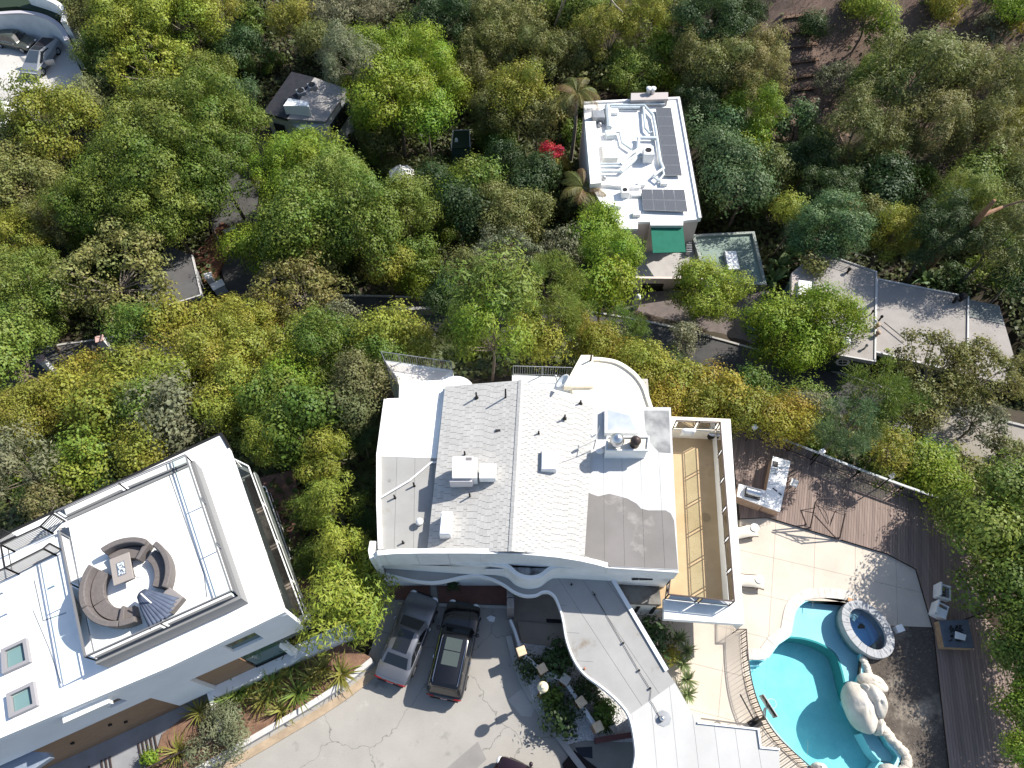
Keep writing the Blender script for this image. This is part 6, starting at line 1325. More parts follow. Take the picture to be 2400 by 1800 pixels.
car('silver grey sedan with dark glass roof parked beside the black car', 'car', 'parked_car', P(957, 1494, .5)*1+Vector((0, 0, -.5)), R(71), paint('silver car paint', (.17, .175, .19), .3, .6), 4.75, 1.86, 'sedan', roofmat=None, sunroof=[(-.19, .045)])
car('black estate car with two roof glass panels parked on the drive', 'car', 'parked_car', P(1066, 1522, .6)+Vector((0, 0, -.6)), R(79), paint('black car paint', (.006, .006, .007), .15, .1), 4.9, 1.95, 'suv', rails=True, sunroof=[(-.20, -.06), (-.05, .075)])
car('dark maroon car cut off by the bottom picture edge', 'car', 'parked_car', P(1262, 1862, .6)+Vector((0, 0, -.6)), R(158), paint('maroon car paint', (.022, .009, .012), .2, .3), 4.8, 1.92, 'suv', sunroof=[(-.2, .06)])
car('olive grey boxy off-road car at the left edge beside the angular truck', 'car', 'parked_car', P(36, 98, -11.5)+Vector((0, 0, -.5)), R(-18), paint('olive car paint', (.10, .105, .085), .3, .5), 5.0, 2.0, 'suv', sunroof=[(-.3, .1)])
# angular pickup truck with open doors
q = P(98, 138, -11.4); q.z = -12; hd = R(-98); M = Matrix.Rotation(hd, 3, 'Z'); X = lambda x, y, z: q+M@Vector((x, y, z))
t = thing('angular_pickup_truck', 'angular bare steel pickup truck with both doors open at upper left', 'truck', q); sst = mat('brushed steel panel', (.46, .47, .48), .35, (.42, .43, .44), 2, metal=.7)
L_, w = 5.7, 1.0
m = MB(); lowp = [(-2.8, .45), (-2.8, 1.15), (2.55, 1.0), (2.85, .8), (2.8, .45)]
m.v = [X(x, -w, z) for x, z in lowp]+[X(x, w, z) for x, z in lowp]; m.f = [list(range(5)), list(range(9, 4, -1))]+[[i, (i+1) % 5, 5+(i+1) % 5, 5+i] for i in range(5)]; obj('body', m, sst, t)
m = MB(); bl = [(-2.8, 1.15, 1.0), (.25, 1.08, 1.0), (2.55, 1.0, 1.0)]; tl = [(-2.8, 1.36, .86), (.25, 1.86, .62), (2.55, 1.05, .9)]
for sg in (-1, 1): m.v += [X(x, sg*y, z) for x, z, y in bl]+[X(x, sg*y, z) for x, z, y in tl]
m.f = [[0, 1, 4, 3], [1, 2, 5, 4], [6, 7, 10, 9], [7, 8, 11, 10], [3, 4, 10, 9], [4, 5, 11, 10], [0, 3, 9, 6], [2, 5, 11, 8]]; obj('cab_shell', m, sst, t)
def onroof(x, f): 
    z = 1.86-(1.86-1.36)/3.05*(.25-x) if x < .25 else 1.86-(1.86-1.05)/2.3*(x-.25); return X(x, f, z+.012)
obj('bed_cover', MB().add([onroof(-2.7, -.78), onroof(-.75, -.66), onroof(-.75, .66), onroof(-2.7, .78)], [[0, 1, 2, 3]]), mat('black bed cover', (.015, .013, .016), .5), t); obj('roof_glass', MB().add([onroof(-.7, -.64), onroof(.2, -.56), onroof(.2, .56), onroof(-.7, .64)], [[0, 1, 2, 3]]), cglass, t); obj('windshield', MB().add([onroof(.3, -.56), onroof(1.75, -.74), onroof(1.75, .74), onroof(.3, .56)], [[0, 1, 2, 3]]), mat('blue grey windshield', (.05, .065, .085), .05, spec=.7), t)
for s_ in (-1, 1):
    obj('side_window', MB().add([X(-.9, s_*.83, 1.5), X(.3, s_*.72, 1.72), X(1.5, s_*.88, 1.25), X(1.4, s_*.95, 1.1), X(-.9, s_*.95, 1.1)], [[0, 1, 2, 3, 4]]), cglass, t)
    for x in (-1.8, 1.85): wh = obj('wheel', MB().tube([X(x, s_*.6, .42), X(x, s_*1.0, .42)], .42, 20), tyre, t, 'auto'); obj('rim', MB().tube([X(x, s_*1.0, .42), X(x, s_*1.012, .42)], .26, 14), greymetal, wh)
    d0 = X(.95, s_*.98, 0); dd = M@Vector((-.35, s_*1.0, 0)); o = obj('door', MB().add([d0+Vector((0, 0, .5)), d0+dd+Vector((0, 0, .5)), d0+dd+Vector((0, 0, 1.15)), d0+Vector((0, 0, 1.1))], [[0, 1, 2, 3]]), sst, t, label='open door'); o.modifiers.new('s', 'SOLIDIFY').thickness = .1
obj('light_bar', MB().bar(X(2.83, -.9, .86), X(2.83, .9, .86), .05), headl, t); obj('bumper', MB().box(X(2.8, 0, .55), (.2, 1.9, .3), hd), mat('grey green bumper', (.2, .21, .18), .6), t)
obj('tailgate', MB().box(X(-2.82, 0, .95), (.05, 1.8, .7), hd), sst, t)
# ================================================================ vegetation
NR = np.random.default_rng(11)
def leaf_material(name, gloss=.35, trans=.38):
    m = bpy.data.materials.new(name); m.use_nodes = True; nt = m.node_tree; N, L = nt.nodes, nt.links
    b = N['Principled BSDF']; b.inputs['Roughness'].default_value = .55; b.inputs['Specular IOR Level'].default_value = gloss
    oi = N.new('ShaderNodeObjectInfo'); at = N.new('ShaderNodeAttribute'); at.attribute_name = 'tint'
    hs = N.new('ShaderNodeHueSaturation'); L.new(oi.outputs['Color'], hs.inputs['Color'])
    r1 = N.new('ShaderNodeMapRange'); r1.inputs[3].default_value = .468; r1.inputs[4].default_value = .522; L.new(at.outputs['Fac'], r1.inputs[0]); L.new(r1.outputs[0], hs.inputs['Hue'])
    sp = N.new('ShaderNodeMath'); sp.operation = 'FRACT'; mu = N.new('ShaderNodeMath'); mu.operation = 'MULTIPLY'; mu.inputs[1].default_value = 7.31; L.new(at.outputs['Fac'], mu.inputs[0]); L.new(mu.outputs[0], sp.inputs[0])
    r2 = N.new('ShaderNodeMapRange'); r2.inputs[3].default_value = .74; r2.inputs[4].default_value = 1.28; L.new(sp.outputs[0], r2.inputs[0]); L.new(r2.outputs[0], hs.inputs['Value'])
    L.new(hs.outputs[0], b.inputs['Base Color'])
    tr = N.new('ShaderNodeBsdfTranslucent'); L.new(hs.outputs[0], tr.inputs[0]); mx = N.new('ShaderNodeMixShader'); mx.inputs[0].default_value = trans
    out = [n for n in N if n.type == 'OUTPUT_MATERIAL'][0]; L.new(b.outputs[0], mx.inputs[1]); L.new(tr.outputs[0], mx.inputs[2]); L.new(mx.outputs[0], out.inputs[0]); return m
LEAF = leaf_material('foliage')
bark = mat('grey brown bark', (.13, .10, .08), .95, (.20, .165, .13), 3, grain=.2); palebark = mat('pale bark', (.38, .33, .27), .9, (.28, .23, .18), 3, grain=.15); redbark = mat('red brown bark', (.22, .11, .065), .9, (.30, .18, .11), 2, grain=.2)
def rdir(n):
    v = NR.normal(size=(n, 3)); return v/np.linalg.norm(v, axis=1, keepdims=True)
def leaves(cen, nrm, tan, ln, wd):
    """rhombus leaves -> verts, faces"""
    n = len(cen); t = tan-nrm*(tan*nrm).sum(1, keepdims=True); t /= np.linalg.norm(t, axis=1, keepdims=True)+1e-9; b = np.cross(nrm, t)
    ln = np.asarray(ln).reshape(-1, 1); wd = np.asarray(wd).reshape(-1, 1); cup = nrm*ln*.08
    v = np.stack([cen-t*ln/2, cen+b*wd/2-cup, cen+t*ln/2, cen-b*wd/2-cup], 1); return v.reshape(-1, 3)
def leaf_mesh(name, v, tint=None):
    nq = len(v)//4; me = bpy.data.meshes.new(name); me.vertices.add(len(v)); me.vertices.foreach_set('co', v.astype(np.float32).ravel())
    me.loops.add(nq*4); me.loops.foreach_set('vertex_index', np.arange(nq*4, dtype=np.int32)); me.polygons.add(nq); me.polygons.foreach_set('loop_start', np.arange(0, nq*4, 4, dtype=np.int32)); me.update()
    a = me.attributes.new('tint', 'FLOAT', 'POINT'); t = np.repeat(NR.random(nq) if tint is None else tint, 4); a.data.foreach_set('value', t.astype(np.float32)); me.materials.append(LEAF); return me
def crown(kind, Rr):
    """crown of leaf clumps; origin at the crown's base centre on the trunk; returns leaf mesh and clump centres"""
    P_ = dict(broad=dict(h=.82, lr=(.9, 1.55), dens=86, ll=.19, lw=.135, sq=.85, gap=1.2), fine=dict(h=.78, lr=(.55, 1.2), dens=92, ll=.17, lw=.115, sq=.85, gap=1.6), feather=dict(h=.95, lr=(.55, 1.1), dens=100, ll=.25, lw=.072, sq=1.1, gap=1.0),
              shrub=dict(h=.75, lr=(.4, .7), dens=85, ll=.19, lw=.12, sq=.85, gap=1.1), pine=dict(h=1.05, lr=(.5, .85), dens=120, ll=.36, lw=.045, sq=.85, gap=.9), airy=dict(h=.62, lr=(.38, .7), dens=56, ll=.21, lw=.12, sq=.7, gap=1.05), bamboo=dict(h=1.05, lr=(.5, .95), dens=135, ll=.25, lw=.062, sq=1.1, gap=1.2))[kind]
    Hh = P_['h']*Rr; lm = sum(P_['lr'])/2; surf = 2*math.pi*Rr*Rr*.8
    nl = max(7, int(P_['gap']*surf/(math.pi*lm*lm)*1.35)); d = rdir(nl*3); d = d[d[:, 2] > -.35][:nl]; nl = len(d)
    ph = NR.uniform(0, 6.28, 6); wob = 1+.14*np.sin(3*np.arctan2(d[:, 1], d[:, 0])+ph[0])+.10*np.sin(5*np.arctan2(d[:, 1], d[:, 0])+ph[1]+3*d[:, 2])+NR.normal(0, .06, nl)
    rad = NR.uniform(.55, 1, nl)**.5*wob; lr = NR.uniform(*P_['lr'], nl)
    c = d*rad[:, None]*np.array([Rr-lm*.7, Rr-lm*.7, Hh-lm*.4])+np.array([0, 0, Hh*.55])
    cen, nrm, tan, ln, wd, tn = [], [], [], [], [], []
    for i in range(nl):
        n = int(P_['dens']*4*lr[i]**2*NR.uniform(.8, 1.2)); e = rdir(n*2); e = e[(e[:, 2] > -.5) | (NR.random(len(e)) < .25)][:n]; n = len(e)
        rr_ = lr[i]*(NR.uniform(.3, 1.1, n)**.6+np.abs(NR.normal(0, .10, n)))*(1+.22*np.sin(e[:, 0]*6+i)*np.cos(e[:, 1]*5+i*2)+.12*np.sin(e[:, 2]*9+i*3)); st_ = NR.uniform(.75, 1.3, 3); q = c[i]+e*rr_[:, None]*st_*np.array([1, 1, P_['sq']])
        if kind in ('pine',): t_ = e+rdir(n)*.5; nn = np.cross(t_, np.cross(e+rdir(n)*.4, t_))
        elif kind in ('feather', 'bamboo'): t_ = e*.6+rdir(n)*.6+np.array([0, 0, -.35]); nn = e+rdir(n)*.42+np.array([0, 0, .25])
        else: t_ = rdir(n); nn = e+rdir(n)*.34+np.array([0, 0, .15])
        nn /= np.linalg.norm(nn, axis=1, keepdims=True)+1e-9; cen.append(q); nrm.append(nn); tan.append(t_); s_ = NR.uniform(.65, 1.3, n); ln.append(P_['ll']*s_); wd.append(P_['lw']*s_)
        tn.append(np.clip(NR.normal(.5+NR.normal(0, .24), .18, n), 0, 1))
    return leaves(np.concatenate(cen), np.concatenate(nrm), np.concatenate(tan), np.concatenate(ln), np.concatenate(wd)), np.concatenate(tn), c
def trunk_mesh(name, c, hb, Rr, br=bark, nlimb=9, r0=None):
    m = MB(); r0 = r0 or max(.06, Rr*.034); rnd = random.Random(int(Rr*100)+len(c)); z0 = -hb-1.5
    top = Vector((rnd.uniform(-.15, .15)*Rr, rnd.uniform(-.15, .15)*Rr, .05)); m.tube(smooth_path([Vector((0, 0, z0)), Vector((rnd.uniform(-.1, .1)*Rr, rnd.uniform(-.1, .1)*Rr, -hb*.5)), top], 3), [r0*(1.35-.55*i/6) for i in range(7)], 8)
    idx = sorted(range(len(c)), key=lambda i: -np.hypot(c[i][0], c[i][1]))[:nlimb*2:2]+list(range(0, len(c), max(1, len(c)//nlimb)))
    for i in idx:
        e = Vector(c[i]); md = top.lerp(e, .5)+Vector((rnd.uniform(-.1, .1)*Rr, rnd.uniform(-.1, .1)*Rr, -.06*Rr)); m.tube(smooth_path([top-Vector((0, 0, .1)), md, e], 3), [r0*.42*(1-.85*k/6)+.01 for k in range(7)], 5)
    me = m.mesh(name, Vector((0, 0, 0)), True); me.materials.append(br); return me
ARCH = {}
def arch(kind, Rr, n):
    for i in range(n):
        v, tn, c = crown(kind, Rr); ARCH.setdefault(kind, []).append((Rr, leaf_mesh('crown', v, tn), trunk_mesh('trunk', c, Rr*.9, Rr, mat('twig bark', (.24, .20, .16), .9, (.17, .14, .11), 3) if kind == 'airy' else bark, 9 if kind == 'airy' else 7)))
arch('broad', 4.4, 3); arch('broad', 2.7, 3); arch('broad', 1.6, 1); arch('fine', 3.6, 2); arch('fine', 2.0, 2); arch('feather', 3.6, 3); arch('feather', 2.2, 3); arch('shrub', 1.7, 3); arch('shrub', .9, 2); arch('pine', 2.6, 2); arch('airy', 3.6, 2); arch('airy', 2.2, 1); arch('bamboo', 2.1, 2)
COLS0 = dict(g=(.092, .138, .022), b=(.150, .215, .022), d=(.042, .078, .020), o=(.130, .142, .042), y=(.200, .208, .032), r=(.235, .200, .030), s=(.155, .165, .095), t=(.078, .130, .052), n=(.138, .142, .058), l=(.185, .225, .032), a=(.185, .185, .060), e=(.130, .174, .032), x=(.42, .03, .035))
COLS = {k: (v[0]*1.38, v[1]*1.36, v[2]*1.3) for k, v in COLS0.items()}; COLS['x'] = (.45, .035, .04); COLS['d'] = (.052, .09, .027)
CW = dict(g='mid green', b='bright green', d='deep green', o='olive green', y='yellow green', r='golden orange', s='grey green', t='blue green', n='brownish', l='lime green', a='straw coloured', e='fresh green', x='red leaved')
KW = dict(broad='clumpy tree', fine='small-leaved tree', feather='feathery tree', shrub='rounded shrub', pine='pine', airy='open-crowned tree', bamboo='bamboo clump')
used = {}
tr_rnd = random.Random(77)
def tree(px, py, rpx, kind, col, hc, where, label=None, zg=None, flat=1.0):
    """a tree whose crown centre shows at this pixel with this radius; hc = height of crown centre over the ground"""
    q = ground_px(px, py, hc) if zg is None else P(px, py, zg+hc)
    Rm = rpx*1.2/ppm(px, py, q.z); cand = sorted(ARCH[kind], key=lambda a: abs(math.log(a[0]/Rm))); R0 = cand[0][0]; same = [a for a in cand if abs(a[0]-R0) < .01]
    used[(kind, R0)] = used.get((kind, R0), -1)+1; A = same[used[(kind, R0)] % len(same)]; s = Rm/R0
    gz = q.z-hc; lab = label or f'{CW[col]} {KW[kind]} {where}'
    t = thing('shrub' if kind == 'shrub' else ('pine_tree' if kind == 'pine' else ('bamboo' if kind == 'bamboo' else 'tree')), lab, 'shrub' if kind == 'shrub' else ('bamboo' if kind == 'bamboo' else 'tree'), (q.x, q.y, gz))
    az = tr_rnd.uniform(0, 6.28); c3 = COLS[col]; j = tr_rnd.uniform(.86, 1.16)
    for nm, me in (('trunk', A[2]), ('crown', A[1])):
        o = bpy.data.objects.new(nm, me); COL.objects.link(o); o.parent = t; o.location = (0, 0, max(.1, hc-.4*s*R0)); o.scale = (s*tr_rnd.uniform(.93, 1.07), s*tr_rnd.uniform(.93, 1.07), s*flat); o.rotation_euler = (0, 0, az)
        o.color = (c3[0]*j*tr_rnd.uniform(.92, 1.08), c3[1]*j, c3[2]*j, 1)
    return t
TREES = '''
310 55 80 broad l 6|beside the curved white wall at upper left
235 22 70 fine o 5|behind the curved white wall
420 50 82 broad l 6|at the top edge left of the dark gap
500 20 62 feather y 5|at the top edge beside the dark gap
350 150 92 airy l 6|with pale branches below the parked truck
245 135 55 feather e 4|overhanging the edge of the pale court
270 200 55 shrub d 2|under the pale-branched tree
480 190 62 fine e 5|between the pale court and the cottage
560 110 52 broad d 4|in shade left of the small cottage
122 300 98 fine y 5|below the pale court at upper left
214 245 46 feather n 3|between the pale court and the yellow tree
55 350 48 feather n 3|at the left edge below the yellow tree
55 445 88 fine o 4|at the left edge above the yellow shrubs
120 520 60 fine a 4|left of the dark lane shadow
470 265 95 broad g 7|north-east in the big clumpy grove left of the cottage
545 310 80 broad g 7|east end of the big clumpy grove left of the lane
375 300 92 broad e 7|north-west in the big clumpy grove
300 400 95 broad g 7|west side of the big clumpy grove
410 390 105 broad g 8|in the heart of the big clumpy grove
520 400 82 broad g 7|of the grove leaning over the lane
235 480 78 broad g 6|south-west end of the big clumpy grove
385 490 88 broad e 7|south end of the big clumpy grove above the straw tree
470 490 62 broad g 6|of the grove above the leaf-covered bank
565 245 50 feather t 5|touching the left wall of the cottage
690 62 46 feather y 5|standing alone in the dark wood above the cottage
748 108 44 feather o 5|right above the dark cottage roof
800 65 66 fine s 5|behind the bright tree at the top
865 38 56 feather s 5|at the top edge above the bright tree
822 150 60 feather s 9|left flank of the bright tree
900 150 80 broad b 7|top left of the bright group right of the cottage
985 140 72 broad b 7|top right of the bright group right of the cottage
925 240 92 broad b 7|largest of the bright group right of the cottage
1015 220 68 broad b 6|right side of the bright group by the dark garden
1000 280 58 broad b 6|lower right of the bright group
872 290 42 fine e 4|tucked under the bright group beside the cottage
885 325 40 fine o 4|between the bright group and the gazebo
1050 62 76 fine d 6|dark behind the bright group
1120 130 52 feather a 5|right of the bright group
1165 75 66 fine o 6|at the top right of the dark crown
1115 185 46 feather o 4|above the dark garden
1230 45 46 shrub o 3|below the bare trunks at the top
1255 130 62 fine o 5|left of the palm above the tall white house
1330 30 45 shrub e 3|between the two bare trunks
1385 25 46 broad e 4|right of the second bare trunk
1340 130 54 fine o 4|above the palm
1430 95 62 feather y 5|above the ducts of the tall white house
1500 60 66 feather y 6|highest feathery one above the tall white house
1575 130 52 broad b 4|above the chimney of the tall white house
1565 40 46 fine o 4|at the top edge above the chimney
1665 60 74 broad d 6|dark at the top left of the plank steps
1725 40 54 fine d 5|at the top edge beside the plank steps
1400 175 52 shrub o 3|just behind the white roof
1480 170 58 fine e 4|just behind the white house chimney
1545 190 46 shrub b 3|by the north-east corner of the white roof
1630 160 62 feather o 5|right of the chimney of the tall white house
1700 170 74 fine o 6|west of the plank steps
1765 195 66 feather a 6|beside the lowest plank step
1760 270 60 feather b 5|below the plank steps
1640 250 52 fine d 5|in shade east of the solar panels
1215 225 74 fine y 6|left of the palm beside the tall white house
1262 285 48 fine o 5|under the palm
1165 270 60 fine o 5|right of the dark garden
1312 395 26 shrub r 4.5|under the red one beside the white house
1245 425 58 broad d 5|glossy below the red shrub
1118 425 52 fine e 5|with yellowing top beside the obelisk
1065 450 46 fine b 4|below the obelisk
1185 370 40 fine d 4|between the obelisk and the red shrub
720 402 80 feather b 6|below the cottage above the lane
795 465 86 feather e 7|between the cottage and the gazebo
670 430 72 feather b 6|leaning over the upper lane
832 422 42 feather e 6|touching the white gazebo
1675 310 60 broad t 5|east of the solar panels
1705 380 66 broad t 5|second down the east side of the tall white house
1735 450 70 broad t 5|above the green garage roof
1790 400 52 fine o 5|right of the blue green trees by the white house
1760 340 50 fine b 4|behind the blue green trees
1640 480 40 shrub d 3|against the south-east corner of the white house
2030 40 50 feather l 4|on the brown hillside at the top
2070 90 44 shrub e 3|below the lime one on the brown hillside
2220 30 46 feather y 3|at the top edge of the brown hillside
2320 70 38 shrub s 2|grey on the brown hillside
2372 62 26 shrub r 2|at the top right corner
2395 20 46 broad b 4|at the extreme top right
2130 200 100 feather o 8|large on the right hillside
2230 190 68 feather a 7|behind the large olive one on the right hillside
2055 190 56 fine e 5|left of the large olive one
2310 230 84 feather a 7|at the right above the dark gully
2385 180 56 feather o 6|at the right edge below the top corner
1975 190 54 airy s 3|grey beside the plank steps
2000 320 82 feather o 7|left of the dark gully
2090 350 62 fine o 6|in the middle of the right hillside
2170 310 76 feather a 7|behind the leaning trunk
2300 340 76 feather o 7|right of the leaning trunk top
2375 330 62 feather y 6|at the right edge beside the leaning trunk
2290 430 66 broad e 6|pale behind the leaning trunk
2380 430 56 feather o 6|at the right edge above the grey house
1790 130 46 feather a 5|left of the plank steps lower down
1870 290 46 shrub t 3|below the plank steps on bare soil
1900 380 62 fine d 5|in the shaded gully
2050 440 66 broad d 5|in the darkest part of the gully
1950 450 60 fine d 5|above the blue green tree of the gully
42 560 66 fine y 4|at the left edge above the leafy mass
60 650 72 fine e 5|yellowing at the left edge
50 730 92 broad e 6|large at the left edge
105 690 56 broad e 5|right of the large left edge tree
40 850 84 broad e 5|lower at the left edge above the road
95 790 52 broad g 4|leaning to the road at left
268 640 112 airy a 7|spreading over the carport
335 780 62 feather g 6|below the carport
405 775 62 fine y 6|right of the feathery one below the carport
500 755 58 fine y 5|beside the letter box
575 770 66 fine y 5|below the lane mouth
295 885 68 fine y 5|by the road bend at left
215 870 52 fine r 4|nearest the pink capped pillar
395 905 56 feather l 4|in the slope north of the modern house
465 850 60 fine y 5|in the middle of the yellow slope
545 850 58 fine y 5|in the slope left of the white house
600 575 56 broad b 5|standing alone beside the lane
730 530 105 fine g 8|large left of the road wall
850 530 100 fine g 8|large in the middle above the road wall
945 500 78 fine e 7|right above the road wall
910 625 58 feather y 5|overhanging the road wall
985 610 50 fine e 5|beside the end of the road wall
965 670 40 feather b 3|drooping over the road wall
700 680 92 airy a 6|dry beside the road bend
640 745 56 fine r 4|below the dry tree
795 750 48 airy s 4|grey twiggy by the road
905 775 62 fine y 5|in front of the shaded road
975 810 46 fine y 4|touching the terrace railing
770 820 86 fine g 5|dense above the slope by the white house
850 890 60 fine n 5|brownish left of the railing terrace
680 880 60 fine b 5|in the slope west of the railing terrace
1160 700 86 feather e 8|willow-like above the shingled roof
1150 800 76 feather b 6|directly behind the shingled roof
1100 650 52 feather o 6|left of the willow-like tree
1185 590 74 airy s 7|grey above the willow-like tree
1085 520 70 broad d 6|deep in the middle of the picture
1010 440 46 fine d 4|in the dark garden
1205 510 72 fine o 7|left of the grey dead tree
1325 570 52 airy s 6|silvery left of the tall lime trees
1395 530 52 broad b 6|top of the tall pair west of the terrace
1440 600 66 fine b 7|right of the tall pair west of the terrace
1420 670 66 fine b 6|lowest of the tall group by the gate pillar
1290 680 64 pine e 7|tall between the road and the shingled roof
1320 750 52 pine e 5|lower beside the tall pine
1462 785 46 pine g 4|tufted beside the brick drive
1360 775 42 fine r 4|left of the tufted pine
1260 800 56 fine y 4|behind the terrace railing
1400 830 46 fine y 3|behind the cream rounded terrace
1655 690 76 fine l 4|standing in front of the garage
1600 800 40 shrub s 3|beside the brick drive edge
1450 850 52 fine r 3|first of the golden hedge from the terrace
1525 872 56 fine y 3|second of the golden hedge
1600 905 58 fine y 3|third of the golden hedge
1680 925 58 fine r 3|fourth of the golden hedge
1760 965 54 fine y 3|fifth of the golden hedge
1600 960 46 fine y 2|low beside the balcony corner
1850 985 56 fine r 3|last of the golden hedge by the deck fence
1690 985 40 fine y 2|low between balcony and deck fence
1490 905 44 fine y 3|filling the golden hedge below the cream terrace
1560 935 46 fine r 3|filling the golden hedge near the balcony
1640 950 48 fine y 3|filling the golden hedge behind the balcony corner
1725 955 46 fine y 3|filling the golden hedge near the first deck lamp
1805 990 44 fine r 3|filling the golden hedge behind the deck fence
1500 840 46 fine y 4|hiding the road behind the cream terrace
1400 800 44 fine y 4|hiding the road left of the tufted pine
480 815 52 fine y 5|hiding the road below the letter box
800 800 48 fine e 5|hiding the road left of the railing terrace
1945 540 80 broad t 6|behind the low grey house
1850 520 50 feather l 5|left of the blue green tree behind the grey house
2085 550 64 fine y 5|round above the grey house roof
2020 520 52 fine o 5|between the two trees behind the grey house
2200 560 76 feather d 7|at the foot of the leaning trunk
2330 570 82 feather o 7|right of the leaning trunk foot
2260 490 72 feather e 8|high beside the leaning trunk
2390 640 62 broad d 5|dark at the right edge by the grey house
2320 640 46 shrub e 2|behind the slate roof panel
1848 790 90 fine b 4|big left one in front of the grey house
1925 755 82 fine b 5|big right one in front of the grey house
2195 870 98 airy o 5|over the eaves of the grey house
2310 880 84 airy o 5|right of the grey house eaves
2150 960 58 fine o 3|shading the pale road
2300 985 56 airy s 3|at the road verge on the right
60 975 78 fine y 5|left end of the yellow slope below the road
150 935 66 fine y 5|second along the yellow slope
245 960 78 fine y 5|third along the yellow slope
390 975 82 fine s 4|dark round above the modern house
205 1090 70 fine l 3|bright against the modern house
330 1050 58 fine y 3|between the round dark one and the white roof
60 1110 78 feather s 4|grey at the left edge above the modern house
110 1170 52 airy n 3|bare at the corner of the modern house
500 960 56 fine y 4|above the corner of the modern house
570 900 58 fine y 5|between the two big white houses on the slope
640 930 66 fine g 5|upper in the gap between the houses
705 990 78 fine g 5|in the gap between the two houses
820 950 56 fine n 5|against the white coated roof
560 1010 40 shrub e 2|right at the roof corner of the modern house
625 1035 44 bamboo l 4|left in the gap between the houses
760 1075 56 bamboo l 4|upper of the row beside the grey roof
785 1190 58 bamboo l 4|middle of the row beside the grey roof
810 1300 60 bamboo l 4|lower of the row beside the grey roof
800 1430 92 bamboo l 3|large round one by the silver car
722 1195 38 feather g 2.5|in the narrow shaded side garden
735 1310 40 feather g 2|lower in the shaded side garden
860 1140 36 feather d 2|dark hedge against the grey roof wall
868 1230 34 feather d 2|lower dark hedge against the grey roof wall
850 1040 34 feather d 3|upper dark hedge against the white roof wall
2045 940 72 pine g 6|broad one over the road by the deck
1975 1010 66 pine t 5|darker one beside the deck fence
1900 950 38 shrub s 3|grey beside the golden hedge
2085 1050 52 airy y 4|twiggy behind the deck fence
2165 1105 46 broad b 2|behind the middle deck lamp
2245 1120 66 shrub o 1|spreading on the bank right of the deck
2210 1155 44 broad b 2|beside the end of the deck fence
2350 1060 46 shrub n 1|dry on the bank by the pale road
2335 1258 104 broad e 3.2|largest over the right deck
2370 1180 88 broad e 4|upper right over the deck corner
2372 1395 92 broad g 3|over the fire pit
2252 1220 44 broad e 2.2|overhanging the deck fence end
2392 1530 62 fine e 2.4|at the right edge below the fire pit
2400 1640 56 fine b 2.4|at the right edge beside the lower deck
2405 1780 50 fine b 3|at the bottom right corner
2480 1330 110 broad g 4|beyond the right edge above the fire pit
2440 1470 85 broad g 3.2|beyond the right edge beside the fire pit
2470 1600 80 fine g 3|beyond the right edge beside the lower deck
2480 1720 70 fine e 3|beyond the right edge near the bottom corner
1085 775 48 fine e 5|in front of the shaded road behind the shingled roof
620 820 56 fine y 5|below the letter box on the slope
715 785 52 fine y 5|in the slope below the dry golden tree
880 845 52 fine g 4|against the railing terrace corner
1235 745 46 fine y 5|between willow-like tree and tall pine
330 950 60 fine e 5|in the slope above the dark round tree
1040 700 44 fine d 5|at the end of the road wall
'''
seen = set()
for ln_ in TREES.strip().split('\n'):
    a_, wh = ln_.split('|'); px, py, rp, kd, cl, hc = a_.split(); tree(float(px), float(py), float(rp), kd, cl, float(hc), wh)
tree(1290, 360, 26, 'shrub', 'x', 5.0, '', label='small bright red leaved shrub beside the tall white house')
tree(1906, 620, 27, 'shrub', 'o', .6, '', label='round olive potted shrub standing on the grey gravel roof', zg=-6.3)
tree(505, 1722, 66, 'feather', 's', .8, '', label='large silvery grey shrub at the front wall of the modern house', zg=.2, flat=.6)
tree(352, 1776, 20, 'shrub', 'b', .35, '', label='small bright green ball shrub below the porch', zg=.2)
for px, py, rp, cl, lab in ((1252, 1568, 30, 'd', 'dark green shrub between kerb and second pillar'), (1292, 1640, 30, 'g', 'dark green shrub right of the globe lamp'), (1328, 1678, 40, 'd', 'largest dark shrub in the white gravel bed'), (1312, 1545, 44, 'd', 'dark shrub half under the canopy edge'), (1385, 1608, 32, 'd', 'dark shrub under the wavy canopy lip'), (1418, 1668, 30, 'g', 'sunlit green shrub under the canopy lip'), (1576, 1528, 22, 'y', 'yellow green shrub in the side yard'), (1530, 1490, 40, 'd', 'dark shaded shrub in the side yard'), (1060, 1362, 16, 'd', 'small dark plant under the canopy beside the brick court')):
    tree(px, py, rp, 'shrub', cl, .45, '', label=lab, zg=.1)
# ---- spiky plants
def spiky_mesh(name, n, L, w, up, bend, seed):
    rg = np.random.default_rng(seed); v, tn = [], []
    for i in range(n):
        an = rg.uniform(0, 6.283); el = rg.uniform(up[0], up[1]); l = L*rg.uniform(.6, 1.1); h = np.array([math.cos(an), math.sin(an), 0]); side = np.array([-math.sin(an), math.cos(an), 0]); p = np.zeros(3); t_ = rg.random()
        k = 4; pts = [p.copy()]
        for j in range(k): e = el-bend*j/k*rg.uniform(.7, 1.3); p = p+(h*math.cos(e)+np.array([0, 0, math.sin(e)]))*l/k; pts.append(p.copy())
        ws = [w*.6, w, w*.85, w*.5, .004]
        for j in range(k): v += [pts[j]-side*ws[j], pts[j]+side*ws[j], pts[j+1]+side*ws[j+1], pts[j+1]-side*ws[j+1]]; tn.append(t_)
    return leaf_mesh(name, np.array(v), np.array(tn))
flax = [spiky_mesh('leaves', 46, 1.15, .04, (.35, 1.3), .9, s) for s in (1, 2, 3)]; yuc = [spiky_mesh('leaves', 60, .68, .04, (-.1, 1.4), .35, s) for s in (4, 5)]
